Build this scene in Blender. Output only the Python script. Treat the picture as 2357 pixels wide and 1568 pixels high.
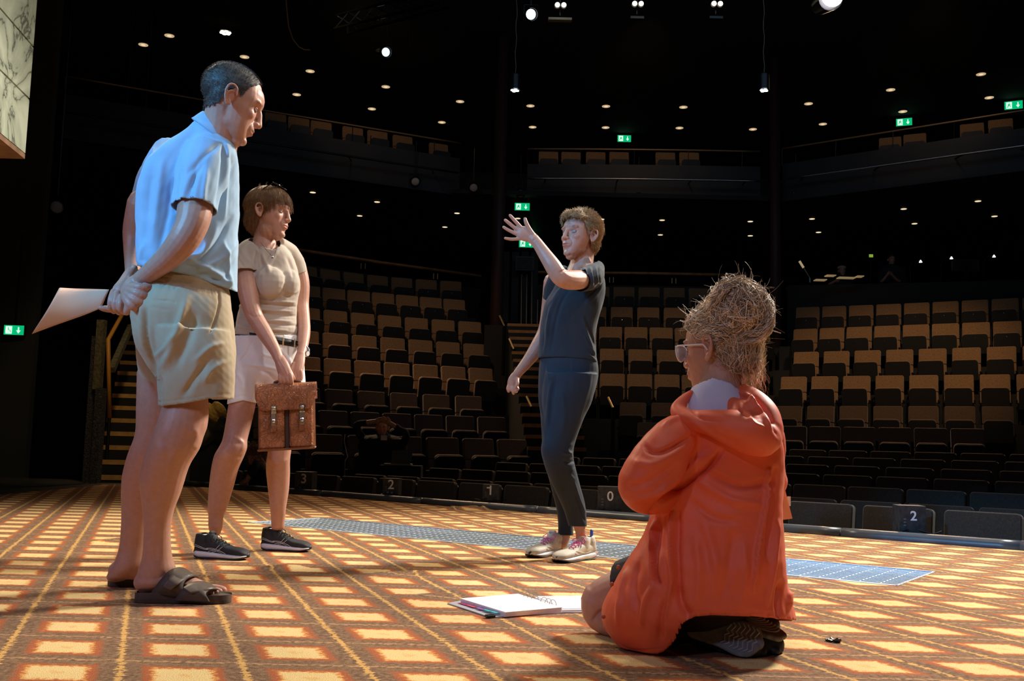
import bpy, bmesh, math, random
import numpy as np
from mathutils import Vector, Matrix, Quaternion
random.seed(7); np.random.seed(7)
sc = bpy.context.scene
for o in list(bpy.data.objects): bpy.data.objects.remove(o, do_unlink=True)

# ------------------------------------------------------------------ camera
W, H, FPX, HC = 2357.0, 1568.0, 2291.0, 0.53
PITCH, ROLL = math.atan2(243.0, FPX), math.atan(0.024)
F_ = np.array([0.0, math.cos(PITCH), math.sin(PITCH)])
U0 = np.array([0.0, -math.sin(PITCH), math.cos(PITCH)])
E1 = np.array([1.0, 0.0, 0.0])
XC = math.cos(ROLL)*E1 + math.sin(ROLL)*U0
YC = math.cos(ROLL)*U0 - math.sin(ROLL)*E1
CAM = np.array([0.0, 0.0, HC])
cam = bpy.data.cameras.new('camera'); cam.lens = FPX/W*36.0; cam.sensor_width = 36.0; cam.sensor_fit = 'HORIZONTAL'
cam.clip_end = 200
cob = bpy.data.objects.new('camera', cam); sc.collection.objects.link(cob)
M = Matrix(((XC[0], YC[0], -F_[0], CAM[0]), (XC[1], YC[1], -F_[1], CAM[1]), (XC[2], YC[2], -F_[2], CAM[2]), (0, 0, 0, 1)))
cob.matrix_world = M
sc.camera = cob

def ray(px, py):
    return XC*(px-W/2)/FPX - YC*(py-H/2)/FPX + F_
def P(px, py, d):
    r = ray(px, py); return CAM + r*(d/r[1])
def P_opt(px, py, d): return CAM + ray(px, py)*d   # d measured along the lens axis
P_y = P
def PZ(px, py, z):
    r = ray(px, py); return CAM + r*((z-HC)/r[2])
def proj(V):
    D = V-CAM; x = D@XC; y = D@YC; f = D@F_
    return W/2+FPX*x/f, H/2-FPX*y/f
def S(d): return d/FPX      # metres per pixel at depth d

# ------------------------------------------------------------------ render look, world, lights
sc.view_settings.view_transform = 'Standard'; sc.view_settings.look = 'None'
sc.view_settings.exposure = 0.0; sc.view_settings.gamma = 1.0
sc.view_settings.use_curve_mapping = False
try:
    sc.cycles.use_denoising = True; sc.cycles.max_bounces = 5; sc.cycles.sample_clamp_indirect = 6.0
except Exception: pass
wd = bpy.data.worlds.new('world'); sc.world = wd; wd.use_nodes = True
wd.node_tree.nodes['Background'].inputs[0].default_value = (0.35, 0.55, 0.8, 1)
wd.node_tree.nodes['Background'].inputs[1].default_value = 0.004

def aim(o, tgt):
    d = Vector(tgt)-o.location
    o.rotation_euler = d.to_track_quat('-Z', 'Y').to_euler()
def spot(name, loc, tgt, e, col, size, blend=0.5, rad=0.15):
    l = bpy.data.lights.new(name, 'SPOT'); l.energy = e; l.color = col; l.spot_size = math.radians(size)
    l.spot_blend = blend; l.shadow_soft_size = rad
    o = bpy.data.objects.new(name, l); sc.collection.objects.link(o); o.location = loc; aim(o, tgt); return o
def area(name, loc, tgt, e, col, sx, sy):
    l = bpy.data.lights.new(name, 'AREA'); l.energy = e; l.color = col; l.shape = 'RECTANGLE'; l.size = sx; l.size_y = sy
    o = bpy.data.objects.new(name, l); sc.collection.objects.link(o); o.location = loc; aim(o, tgt); return o

# stage lighting
spot('key_spot', (5.6, 8.2, 6.4), (-0.2, 4.0, 0.8), 6200, (1.0, 0.92, 0.80), 56, 0.6, 0.75)
spot('back_spot', (-4.5, 9.5, 7.0), (0.2, 4.0, 0.6), 1300, (1.0, 0.82, 0.58), 60, 0.6, 0.5)
spot('floor_spot', (0.8, 4.6, 8.0), (0.4, 4.4, 0.0), 520, (1.0, 0.86, 0.66), 80, 0.7, 0.4)
spot('blue_spot', (-4.8, -0.6, 4.4), (-0.98, 3.35, 1.66), 2000, (0.08, 0.50, 1.0), 19, 0.45, 0.2)
spot('lavender_spot', (-4.4, -0.2, 2.9), (-1.0, 3.6, 0.75), 230, (0.55, 0.55, 1.0), 34, 0.7, 0.3)
spot('side_spot', (3.6, 0.6, 5.6), (-1.0, 4.5, 1.25), 520, (1.0, 0.95, 0.90), 24, 0.7, 0.3)
spot('fill_spot', (0.8, -1.4, 6.2), (0.1, 3.6, 0.4), 190, (0.92, 0.84, 1.0), 38, 0.5, 0.5)
# house light over the rows, thrown from the ceiling in front of them
spot('house_spot_left', (-3.6, 12.0, 8.2), (-1.6, 18.4, 2.4), 430, (1.0, 0.66, 0.36), 38, 0.8, 0.3)
spot('house_spot_middle', (1.8, 13.5, 8.6), (3.2, 19.4, 2.2), 460, (1.0, 0.66, 0.36), 38, 0.8, 0.3)
spot('house_spot_right', (6.0, 12.5, 8.3), (7.0, 17.9, 2.3), 980, (1.0, 0.64, 0.32), 40, 0.8, 0.3)
spot('row_spot_left', (-3.5, 19.0, 8.3), (-0.8, 14.2, 0.0), 1500, (1.0, 0.62, 0.34), 60, 0.8, 0.4)
spot('row_spot_right', (6.5, 18.5, 8.3), (4.5, 11.5, 0.0), 1800, (1.0, 0.62, 0.34), 70, 0.8, 0.4)
spot('balcony_spot_left', (-3.4, 18.0, 8.9), (-2.6, 22.6, 7.3), 60, (1.0, 0.66, 0.38), 80, 0.9, 0.3)  # balcony lights: unseen, added to brighten the seats up there
spot('balcony_spot_middle', (2.6, 19.0, 8.9), (2.8, 23.8, 7.2), 60, (1.0, 0.66, 0.38), 80, 0.9, 0.3)  # unseen, added to brighten the balcony seats
spot('balcony_spot_right', (7.8, 17.5, 8.9), (9.0, 21.5, 7.3), 60, (1.0, 0.66, 0.38), 80, 0.9, 0.3)  # unseen, added to brighten the balcony seats
spot('stairs_spot_left', (-3.2, 8.6, 7.0), (-5.0, 12.6, 0.6), 330, (1.0, 0.70, 0.36), 34, 0.8, 0.3)
spot('cool_spot', (-2.6, -2.0, 3.4), (0.75, 2.7, 0.55), 150, (0.62, 0.62, 1.0), 24, 0.6, 0.2)
area('hall_glow', (3.0, 14.0, 8.9), (3.0, 22.0, 3.0), 62, (0.45, 0.70, 1.0), 9, 3)  # unseen area light added to lift the dark hall
spot('marble_spot', (-1.0, 3.0, 3.9), (-3.4, 5.2, 3.0), 11, (0.86, 1.0, 0.86), 80, 0.6, 0.1)
sc.view_settings.exposure = 0.0

# ------------------------------------------------------------------ helpers
def link(o, parent=None):
    sc.collection.objects.link(o)
    if parent is not None: o.parent = parent
    return o
def tag(o, label=None, cat=None, group=None, kind=None):
    if label: o['label'] = label
    if cat: o['category'] = cat
    if group: o['group'] = group
    if kind: o['kind'] = kind
    return o
def thing(name, label, cat, loc=(0, 0, 0), rz=0, group=None):
    o = bpy.data.objects.new(name, None); o.empty_display_size = 0.1
    link(o); o.location = loc; o.rotation_euler = (0, 0, rz); return tag(o, label, cat, group)

_mats = {}
def mat(name, col, rough=0.6, metal=0.0, emit=None, es=1.0, spec=0.5, noise=None, bump=None, sheen=0.0, attr=False, sss=0.0, aniso=None):
    """noise=(scale, amount) value variation; bump=(scale,strength,dist)"""
    if name in _mats: return _mats[name]
    m = bpy.data.materials.new(name); m.use_nodes = True; nt = m.node_tree; b = nt.nodes['Principled BSDF']
    b.inputs['Base Color'].default_value = (*col, 1); b.inputs['Roughness'].default_value = rough; b.inputs['Metallic'].default_value = metal
    b.inputs['Specular IOR Level'].default_value = spec
    if sheen: b.inputs['Sheen Weight'].default_value = sheen
    if sss:
        b.inputs['Subsurface Weight'].default_value = sss; b.inputs['Subsurface Radius'].default_value = (0.012, 0.004, 0.002); b.inputs['Subsurface Scale'].default_value = 1.0
    if emit: m.cycles.emission_sampling = 'NONE'
    if emit: b.inputs['Emission Color'].default_value = (*emit, 1); b.inputs['Emission Strength'].default_value = es
    tc = nt.nodes.new('ShaderNodeTexCoord'); out = None
    if noise or attr:
        src = nt.nodes.new('ShaderNodeRGB'); src.outputs[0].default_value = (*col, 1); out = src.outputs[0]
        if attr:
            a = nt.nodes.new('ShaderNodeAttribute'); a.attribute_name = 'tint'
            mx = nt.nodes.new('ShaderNodeMix'); mx.data_type = 'RGBA'; mx.blend_type = 'MULTIPLY'; mx.inputs[0].default_value = 1
            nt.links.new(out, mx.inputs[6]); nt.links.new(a.outputs['Color'], mx.inputs[7]); out = mx.outputs[2]
        if noise:
            n = nt.nodes.new('ShaderNodeTexNoise'); n.inputs['Scale'].default_value = noise[0]; n.inputs['Detail'].default_value = 3
            nt.links.new(tc.outputs['Object'], n.inputs['Vector'])
            mr = nt.nodes.new('ShaderNodeMapRange'); mr.inputs[1].default_value = 0.3; mr.inputs[2].default_value = 0.7
            mr.inputs[3].default_value = 1-noise[1]; mr.inputs[4].default_value = 1+noise[1]
            nt.links.new(n.outputs[0], mr.inputs[0])
            mx = nt.nodes.new('ShaderNodeMix'); mx.data_type = 'RGBA'; mx.blend_type = 'MULTIPLY'; mx.inputs[0].default_value = 1
            nt.links.new(out, mx.inputs[6]); nt.links.new(mr.outputs[0], mx.inputs[7]); out = mx.outputs[2]
        nt.links.new(out, b.inputs['Base Color'])
    if bump:
        n = nt.nodes.new('ShaderNodeTexNoise'); n.inputs['Scale'].default_value = bump[0]; n.inputs['Detail'].default_value = 4
        src = tc.outputs['Object']
        if aniso:
            mp = nt.nodes.new('ShaderNodeMapping'); mp.inputs['Scale'].default_value = aniso; nt.links.new(src, mp.inputs[0]); src = mp.outputs[0]
        nt.links.new(src, n.inputs['Vector'])
        bp = nt.nodes.new('ShaderNodeBump'); bp.inputs['Strength'].default_value = bump[1]; bp.inputs['Distance'].default_value = bump[2]
        nt.links.new(n.outputs[0], bp.inputs['Height']); nt.links.new(bp.outputs[0], b.inputs['Normal'])
    _mats[name] = m; return m

class MB:
    """collects shapes and links them as one mesh object"""
    def __init__(s): s.v = []; s.f = []; s.m = []; s.mats = []; s.cur = 0
    def use(s, m):
        if m not in s.mats: s.mats.append(m)
        s.cur = s.mats.index(m); return s
    def add(s, vs, fs, T=None):
        b = len(s.v)
        for v in vs:
            v = Vector(v); s.v.append(tuple(T @ v) if T is not None else tuple(v))
        for f in fs: s.f.append(tuple(b+i for i in f)); s.m.append(s.cur)
        return s
    def box(s, c, d, rz=0, T=None, bev=0.0):
        x, y, z = d[0]/2, d[1]/2, d[2]/2
        R = Matrix.Translation(Vector(c)) @ Matrix.Rotation(rz, 4, 'Z')
        if T is not None: R = T @ R
        if bev <= 0:
            vs = [(-x, -y, -z), (x, -y, -z), (x, y, -z), (-x, y, -z), (-x, -y, z), (x, -y, z), (x, y, z), (-x, y, z)]
            return s.add(vs, [(0, 3, 2, 1), (4, 5, 6, 7), (0, 1, 5, 4), (1, 2, 6, 5), (2, 3, 7, 6), (3, 0, 4, 7)], R)
        b = min(bev, x*.9, y*.9, z*.9); vs = []
        for k in range(8):
            sx, sy, sz = (1 if k & 1 else -1), (1 if k & 2 else -1), (1 if k & 4 else -1)
            vs += [(sx*x, sy*(y-b), sz*(z-b)), (sx*(x-b), sy*y, sz*(z-b)), (sx*(x-b), sy*(y-b), sz*z)]
        bm = bmesh.new(); 
        for v in vs: bm.verts.new(v)
        r = bmesh.ops.convex_hull(bm, input=bm.verts[:]); bm.verts.index_update()
        bmesh.ops.dissolve_limit(bm, angle_limit=0.02, verts=bm.verts[:], edges=bm.edges[:]); bm.verts.index_update()
        s.add([v.co[:] for v in bm.verts], [[v.index for v in f.verts] for f in bm.faces], R); bm.free(); return s
    def prism(s, pts, z0, z1, T=None):
        n = len(pts); vs = [(p[0], p[1], z0) for p in pts]+[(p[0], p[1], z1) for p in pts]
        fs = [tuple(range(n-1, -1, -1)), tuple(range(n, 2*n))]+[(i, (i+1) % n, n+(i+1) % n, n+i) for i in range(n)]
        return s.add(vs, fs, T)
    def cyl(s, a, b, r0, r1=None, n=16, cap=True):
        a, b = Vector(a), Vector(b); r1 = r0 if r1 is None else r1; t = (b-a).normalized()
        u = t.orthogonal().normalized(); w = t.cross(u)
        vs = []
        for p, r in ((a, r0), (b, r1)):
            for i in range(n):
                q = 2*math.pi*i/n; vs.append(p+u*math.cos(q)*r+w*math.sin(q)*r)
        fs = [(i, (i+1) % n, n+(i+1) % n, n+i) for i in range(n)]
        if cap: fs += [tuple(range(n-1, -1, -1)), tuple(range(n, 2*n))]
        return s.add(vs, fs)
    def tube(s, pts, r, n=8):
        pts = [Vector(p) for p in pts]; N = len(pts); rs = r if hasattr(r, '__len__') else [r]*N
        t0 = (pts[1]-pts[0]).normalized(); u = t0.orthogonal().normalized(); vs = []
        for i, p in enumerate(pts):
            t = (pts[min(i+1, N-1)]-pts[max(i-1, 0)]).normalized(); u = (u-t*u.dot(t)).normalized(); w = t.cross(u)
            for k in range(n):
                q = 2*math.pi*k/n; vs.append(p+u*math.cos(q)*rs[i]+w*math.sin(q)*rs[i])
        fs = [(i*n+k, i*n+(k+1) % n, (i+1)*n+(k+1) % n, (i+1)*n+k) for i in range(N-1) for k in range(n)]
        fs += [tuple(range(n-1, -1, -1)), tuple((N-1)*n+k for k in range(n))]
        return s.add(vs, fs)
    def ball(s, c, r, n=12, T=None):
        r = r if hasattr(r, '__len__') else (r, r, r); vs = [(c[0], c[1], c[2]-r[2])]; m = max(4, n//2)
        for j in range(1, m):
            a = -math.pi/2+math.pi*j/m
            for i in range(n):
                q = 2*math.pi*i/n; vs.append((c[0]+r[0]*math.cos(a)*math.cos(q), c[1]+r[1]*math.cos(a)*math.sin(q), c[2]+r[2]*math.sin(a)))
        vs.append((c[0], c[1], c[2]+r[2])); L = len(vs)-1; fs = []
        for i in range(n): fs.append((0, 1+(i+1) % n, 1+i)); fs.append((L, L-n+i, L-n+(i+1) % n))
        for j in range(m-2):
            for i in range(n): a = 1+j*n; fs.append((a+i, a+(i+1) % n, a+n+(i+1) % n, a+n+i))
        return s.add(vs, fs, T)
    def mesh(s, name, m=None, smooth=False):
        me = bpy.data.meshes.new(name); me.from_pydata(s.v, [], s.f)
        for x in (s.mats or ([m] if m else [])): me.materials.append(x)
        if s.mats:
            for p, k in zip(me.polygons, s.m): p.material_index = k
        if smooth:
            for p in me.polygons: p.use_smooth = True
        me.update(); return me
    def build(s, name, m=None, parent=None, smooth=False, bevel=0.0, seg=2):
        o = bpy.data.objects.new(name, s.mesh(name, m, smooth)); link(o, parent)
        if bevel:
            b = o.modifiers.new('b', 'BEVEL'); b.width = bevel; b.segments = seg; b.limit_method = 'ANGLE'
        return o
def struct(o): o['kind'] = 'structure'; return o
def copy_tree(o, parent=None):
    c = o.copy(); sc.collection.objects.link(c)
    if parent is not None: c.parent = parent
    for ch in list(_kids.get(o.name, [])): copy_tree(ch, c)
    return c
_kids = {}
def kids_index():
    _kids.clear()
    for o in bpy.data.objects:
        if o.parent: _kids.setdefault(o.parent.name, []).append(o)
ORD = ['zeroth', 'first', 'second', 'third', 'fourth', 'fifth', 'sixth', 'seventh', 'eighth', 'ninth', 'tenth', 'eleventh', 'twelfth', 'thirteenth', 'fourteenth', 'fifteenth', 'sixteenth', 'seventeenth', 'eighteenth', 'nineteenth', 'twentieth', 'twenty-first', 'twenty-second', 'twenty-third', 'twenty-fourth', 'twenty-fifth', 'twenty-sixth', 'twenty-seventh', 'twenty-eighth']
# ------------------------------------------------------------------ materials
BLACK = mat('black_paint', (0.010, 0.011, 0.012), 0.7, noise=(3, 0.2))
WALLM = mat('dark_wall_paint', (0.026, 0.030, 0.033), 0.8, noise=(0.8, 0.3))
CEILM = mat('black_ceiling', (0.018, 0.020, 0.023), 0.9, noise=(1.0, 0.2))
BLKMET = mat('black_metal', (0.02, 0.02, 0.022), 0.35, 0.6)
STEEL = mat('dull_steel', (0.45, 0.46, 0.48), 0.35, 1.0)
CHROME = mat('bright_metal', (0.75, 0.75, 0.76), 0.2, 1.0)
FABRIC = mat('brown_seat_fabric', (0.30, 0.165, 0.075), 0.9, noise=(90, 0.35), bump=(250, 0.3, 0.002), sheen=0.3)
FABRIC3 = mat('mid_brown_seat_fabric', (0.105, 0.060, 0.034), 0.9, noise=(90, 0.35), bump=(250, 0.3, 0.002), sheen=0.3)  # same fabric darkened: shade of the lower raised rows put into colour
FABRIC2 = mat('dark_brown_seat_fabric', (0.036, 0.024, 0.019), 0.9, noise=(90, 0.35), bump=(250, 0.3, 0.002), sheen=0.3)  # darkest copy: low rows out of the light, shade put into colour
PAN = mat('black_seat_shell', (0.012, 0.011, 0.012), 0.55)
WOODR = mat('warm_rail_wood', (0.42, 0.2, 0.07), 0.4, noise=(6, 0.3))
NOSE = mat('yellow_step_nosing', (0.62, 0.36, 0.11), 0.6, noise=(12, 0.2))
NOSEB = mat('brown_step_nosing', (0.45, 0.21, 0.07), 0.6, noise=(12, 0.2))
REDCOL = mat('dark_red_column_paint', (0.055, 0.018, 0.014), 0.6)
LAMPW = mat('warm_lamp_glow', (1, 1, 1), emit=(1.0, 0.80, 0.50), es=0.9)
LAMPH = mat('bright_lamp_glow', (1, 1, 1), emit=(1.0, 0.90, 0.72), es=9.0)
LAMPC = mat('cool_lens_glow', (1, 1, 1), emit=(0.85, 0.97, 1.0), es=4.0)
LENS = mat('unlit_lens_glass', (0.45, 0.43, 0.43), 0.5, bump=(60, 0.6, 0.01))
GREEN = mat('green_sign_face', (0.0, 0.3, 0.12), emit=(0.0, 0.55, 0.20), es=0.9)
WHITEE = mat('white_sign_symbol', (1, 1, 1), emit=(0.75, 1.0, 0.85), es=1.0)
PAPER = mat('white_paper', (0.82, 0.80, 0.82), 0.8, noise=(3, 0.03))

# ------------------------------------------------------------------ carpet
def carpet_material():
    m = bpy.data.materials.new('patterned_carpet'); m.use_nodes = True; nt = m.node_tree; b = nt.nodes['Principled BSDF']
    N, L = nt.nodes, nt.links
    def val(x): n = N.new('ShaderNodeValue'); n.outputs[0].default_value = x; return n.outputs[0]
    def mth(op, a, c=None, d=None):
        n = N.new('ShaderNodeMath'); n.operation = op
        for i, x in enumerate((a, c, d)):
            if x is None: continue
            if isinstance(x, (int, float)): n.inputs[i].default_value = x
            else: L.new(x, n.inputs[i])
        return n.outputs[0]
    def mix(f, a, c):
        n = N.new('ShaderNodeMix'); n.data_type = 'RGBA'; L.new(f, n.inputs[0])
        for i, x in ((6, a), (7, c)):
            if isinstance(x, tuple): n.inputs[i].default_value = (*x, 1)
            else: L.new(x, n.inputs[i])
        return n.outputs[2]
    def ss(x, lo, hi):   # smooth step
        n = N.new('ShaderNodeMapRange'); n.interpolation_type = 'SMOOTHSTEP'
        L.new(x, n.inputs[0]); n.inputs[1].default_value = lo; n.inputs[2].default_value = hi; return n.outputs[0]
    tc = N.new('ShaderNodeTexCoord'); sp = N.new('ShaderNodeSeparateXYZ'); L.new(tc.outputs['Object'], sp.inputs[0])
    nz = N.new('ShaderNodeTexNoise'); nz.inputs['Scale'].default_value = 70; nz.inputs['Detail'].default_value = 2; L.new(tc.outputs['Object'], nz.inputs[0])
    j = mth('MULTIPLY', mth('SUBTRACT', nz.outputs[0], 0.5), 0.16)
    x = mth('ADD', sp.outputs[0], 1.201); y = mth('SUBTRACT', sp.outputs[1], 2.440)
    v = mth('DIVIDE', y, 0.2715)
    u = mth('DIVIDE', mth('ADD', x, mth('MULTIPLY', v, 0.0985)), 0.2885)
    fu = mth('ABSOLUTE', mth('SUBTRACT', mth('FRACT', u), 0.5)); fv = mth('ABSOLUTE', mth('SUBTRACT', mth('FRACT', v), 0.5))
    fu = mth('ADD', fu, j); fv = mth('ADD', fv, j)
    r = mth('MAXIMUM', fu, fv)
    base = mix(ss(nz.outputs[0], 0.3, 0.7), (0.155, 0.086, 0.050), (0.29, 0.175, 0.105))
    # fine stripes that run with the rows
    st = mth('MULTIPLY', mth('ADD', mth('SINE', mth('MULTIPLY', v, 2*math.pi*7)), 1.0), 0.5)
    base = mix(mth('MULTIPLY', st, mth('MULTIPLY', ss(fv, 0.30, 0.36), 0.30)), base, (0.33, 0.19, 0.10))
    red = ss(r, 0.35, 0.29); col = mix(mth('MULTIPLY', red, 0.80), base, (0.46, 0.115, 0.04))
    col = mix(ss(r, 0.275, 0.225), col, (0.72, 0.32, 0.09))
    col = mix(ss(r, 0.245, 0.195), col, (0.80, 0.585, 0.27))
    rr = mth('SQRT', mth('ADD', mth('MULTIPLY', fu, fu), mth('MULTIPLY', fv, fv)))
    col = mix(mth('MULTIPLY', ss(rr, 0.075, 0.02), 0.45), col, (0.75, 0.36, 0.10))
    lu = ss(fu, 0.462, 0.488); lv = ss(fv, 0.472, 0.492)
    col = mix(mth('MULTIPLY', lv, 0.6), col, (0.62, 0.35, 0.17))
    col = mix(mth('MULTIPLY', lu, 0.75), col, (0.80, 0.46, 0.14))
    n2 = N.new('ShaderNodeTexNoise'); n2.inputs['Scale'].default_value = 330; n2.inputs['Detail'].default_value = 2; L.new(tc.outputs['Object'], n2.inputs[0])
    mr = N.new('ShaderNodeMapRange'); L.new(n2.outputs[0], mr.inputs[0]); mr.inputs[1].default_value = .3; mr.inputs[2].default_value = .7; mr.inputs[3].default_value = .72; mr.inputs[4].default_value = 1.2
    mx = N.new('ShaderNodeMix'); mx.data_type = 'RGBA'; mx.blend_type = 'MULTIPLY'; mx.inputs[0].default_value = 1; L.new(col, mx.inputs[6]); L.new(mr.outputs[0], mx.inputs[7])
    L.new(mx.outputs[2], b.inputs['Base Color']); b.inputs['Roughness'].default_value = 0.95; b.inputs['Specular IOR Level'].default_value = 0.15
    bp = N.new('ShaderNodeBump'); bp.inputs['Strength'].default_value = 0.5; bp.inputs['Distance'].default_value = 0.004
    L.new(n2.outputs[0], bp.inputs['Height']); L.new(bp.outputs[0], b.inputs['Normal'])
    return m
CARPET = carpet_material()

# grating rectangle on the stage
gA = np.array(PZ(566, 1203, 0)[:2]); gB = np.array(PZ(2066, 1349.6, 0)[:2]); gC = np.array(PZ(2145.7, 1316.5, 0)[:2])
gs = (gB-gA)/np.linalg.norm(gB-gA); gt = np.array([-gs[1], gs[0]]); gL = np.linalg.norm(gB-gA); gWd = float((gC-gB)@gt)
# stage boundary (pipe side), sampled from the photograph on the stage plane
edge_px = [(420, 1118), (700, 1138), (868, 1151), (1055, 1169), (1260, 1182), (1795, 1224), (2114, 1251), (2357, 1265)]
edge = [PZ(x, y, 0)[:2] for x, y in edge_px]
ex = np.polyfit([e[0] for e in edge], [e[1] for e in edge], 2)
def edge_y(x): return float(np.polyval(ex, x))
XL = -4.45
def stage_far(x):
    return edge_y(x)
def carpet():
    bm = bmesh.new(); xs = np.linspace(XL, 5.2, 190); rows = 190; vs = {}
    for i, x in enumerate(xs):
        far = min(stage_far(x), 11.2)
        for j in range(rows+1):
            y = -1.5+(far+1.5)*j/rows; vs[i, j] = bm.verts.new((x, y, 0))
    for i in range(len(xs)-1):
        for j in range(rows): bm.faces.new((vs[i, j], vs[i+1, j], vs[i+1, j+1], vs[i, j+1]))
    for (p, n) in ((gA, gt), (gA+gt*gWd, gt), (gA, gs), (gB, gs)):
        g = bm.verts[:]+bm.edges[:]+bm.faces[:]
        bmesh.ops.bisect_plane(bm, geom=g, plane_co=(p[0], p[1], 0), plane_no=(n[0], n[1], 0), dist=1e-5)
    kill = []
    for f in bm.faces:
        c = f.calc_center_median(); q = np.array([c.x, c.y])-gA
        if 0 < q@gs < gL and 0 < q@gt < gWd: kill.append(f)
    bmesh.ops.delete(bm, geom=kill, context='FACES')
    # ripples where the carpet does not lie flat
    rip = [((600, 1312), (680, 1306), 0.03, 0.016), ((230, 1247), (330, 1240), 0.035, 0.013), ((860, 1328), (960, 1322), 0.04, 0.017), ((940, 1378), (1010, 1372), 0.04, 0.012),
           ((1040, 1172), (1110, 1172), 0.05, 0.03), ((1180, 1305), (1260, 1292), 0.03, 0.01), ((440, 1330), (520, 1325), 0.03, 0.01)]
    for (a, b, w, h) in rip:
        A = PZ(*a, 0)[:2]; B = PZ(*b, 0)[:2]; AB = B-A
        for v in bm.verts:
            q = np.array([v.co.x, v.co.y]); 
            if abs(q[0]-A[0]) > 1.2 or abs(q[1]-A[1]) > 1.2: continue
            t = min(1, max(0, (q-A)@AB/(AB@AB))); d = np.linalg.norm(q-A-AB*t)
            v.co.z += h*math.exp(-(d/w)**2)
    me = bpy.data.meshes.new('floor'); bm.to_mesh(me); bm.free(); me.materials.append(CARPET)
    for p in me.polygons: p.use_smooth = True
    o = bpy.data.objects.new('floor', me); link(o); struct(o)
carpet()
# stage body under the carpet and the black floor around it
DARKF = mat('black_stage_floor', (0.022, 0.021, 0.02), 0.6, noise=(6, 0.4))
m = MB()
pts = [(-9, -4), (9, -4), (9, 2)]+[(x, edge_y(x)-0.02) for x in np.linspace(5.1, -4.3, 30)]+[(-5.2, 12.6), (-9, 12.9)]
m.prism(pts, -1.0, -0.10); struct(m.build('floor_stage_base', DARKF))
m = MB(); m.prism([(-9, -4), (XL, -4), (XL, 10.55), (-3.9, 11.35), (-4.6, 12.3), (-9, 12.6)], -0.1, -0.004); struct(m.build('floor_stage_side', DARKF))
m = MB(); m.box((2, 15, -0.82), (40, 44, 0.1)); struct(m.build('floor_auditorium', mat('dark_hall_floor', (0.012, 0.011, 0.011), 0.8)))
# grating
def grating():
    R = Matrix.Translation((gA[0], gA[1], 0)) @ Matrix.Rotation(math.atan2(gs[1], gs[0]), 4, 'Z')
    t = thing('floor_grating', 'long steel floor grating set into the patterned carpet', 'grating')
    GM = mat('galvanised_bars', (0.66, 0.76, 0.84), 0.5, 0.1)
    m = MB()
    for (c, d) in (((gL/2, .004, -.012), (gL, .008, .03)), ((gL/2, gWd-.004, -.012), (gL, .008, .03)), ((.004, gWd/2, -.012), (.008, gWd, .03)), ((gL-.004, gWd/2, -.012), (.008, gWd, .03))): m.box(c, d, T=R)
    m.build('grating_frame', GM, t)
    m = MB(); n = 14
    for i in range(1, n): m.box((gL/2, gWd*i/n, -.0015), (gL-.01, .0085, .003), T=R)
    nx = int(gL/0.085)
    for i in range(1, nx): m.box((gL*i/nx, gWd/2, -.0025), (.0035, gWd-.01, .002), T=R)
    tag(m.build('grating_bars', GM, t), kind='stuff')
    m = MB(); m.box((gL/2, gWd/2, -.095), (gL, gWd, .01), T=R); m.build('pit_bottom', mat('blue_black_pit', (0.02, 0.04, 0.07), 0.6), t)
grating()
# rounded grey edging along the stage front, in lengths
PIPE = mat('blue_grey_edging', (0.065, 0.08, 0.105), 0.35, 0.0, noise=(5, 0.2))
epx = [(424, 450), (455, 552), (554, 740), (745, 970), (975, 1238), (1243, 1520), (1530, 1940), (1944, 2357), (2357, 2700)]
def edge_at_px(px):
    lo, hi = -4.0, 5.6
    for _ in range(40):
        mid = (lo+hi)/2
        p, _q = proj(np.array([mid, edge_y(mid), 0.0]))
        if p < px: lo = mid
        else: hi = mid
    return (lo+hi)/2
for k, (a, b) in enumerate(epx):
    xa, xb = edge_at_px(a), min(edge_at_px(b), 5.1)
    pts = [(x, edge_y(x)+0.028, 0.012) for x in np.linspace(xa, xb, 10)]
    o = MB().tube(pts, 0.042, 14).build('stage_edging', PIPE, None, True)
    tag(o, f'blue-grey rounded edging strip of the stage, {ORD[k+1]} length from the stairs', 'edging', 'edging lengths along the stage front')
o = MB().tube([(x, edge_y(x)+0.11, -0.16) for x in np.linspace(-3.8, 5.1, 40)], 0.09, 10).build('trim_1', mat('black_stage_front', (0.02, 0.022, 0.028), 0.5), None, True); struct(o)

# ------------------------------------------------------------------ shell
m = MB(); m.box((2, 31.5, 4.5), (46, 0.2, 11)); struct(m.build('wall_back', WALLM))
m = MB(); m.box((-13.5, 15, 4.5), (0.2, 36, 11)); struct(m.build('wall_left', WALLM))
m = MB(); m.box((19, 15, 4.5), (0.2, 36, 11)); struct(m.build('wall_right', WALLM))
m = MB(); m.box((2, -5.2, 4.5), (46, 0.2, 11)); struct(m.build('wall_front', WALLM))
ZC = HC+8.75
m = MB(); m.box((2, 22.5, ZC+.06), (34, 18.5, 0.1)); struct(m.build('ceiling', CEILM))
m = MB(); m.box((2, 4.0, 10.05), (34, 18.6, 0.1)); struct(m.build('ceiling_over_stage', CEILM))

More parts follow.
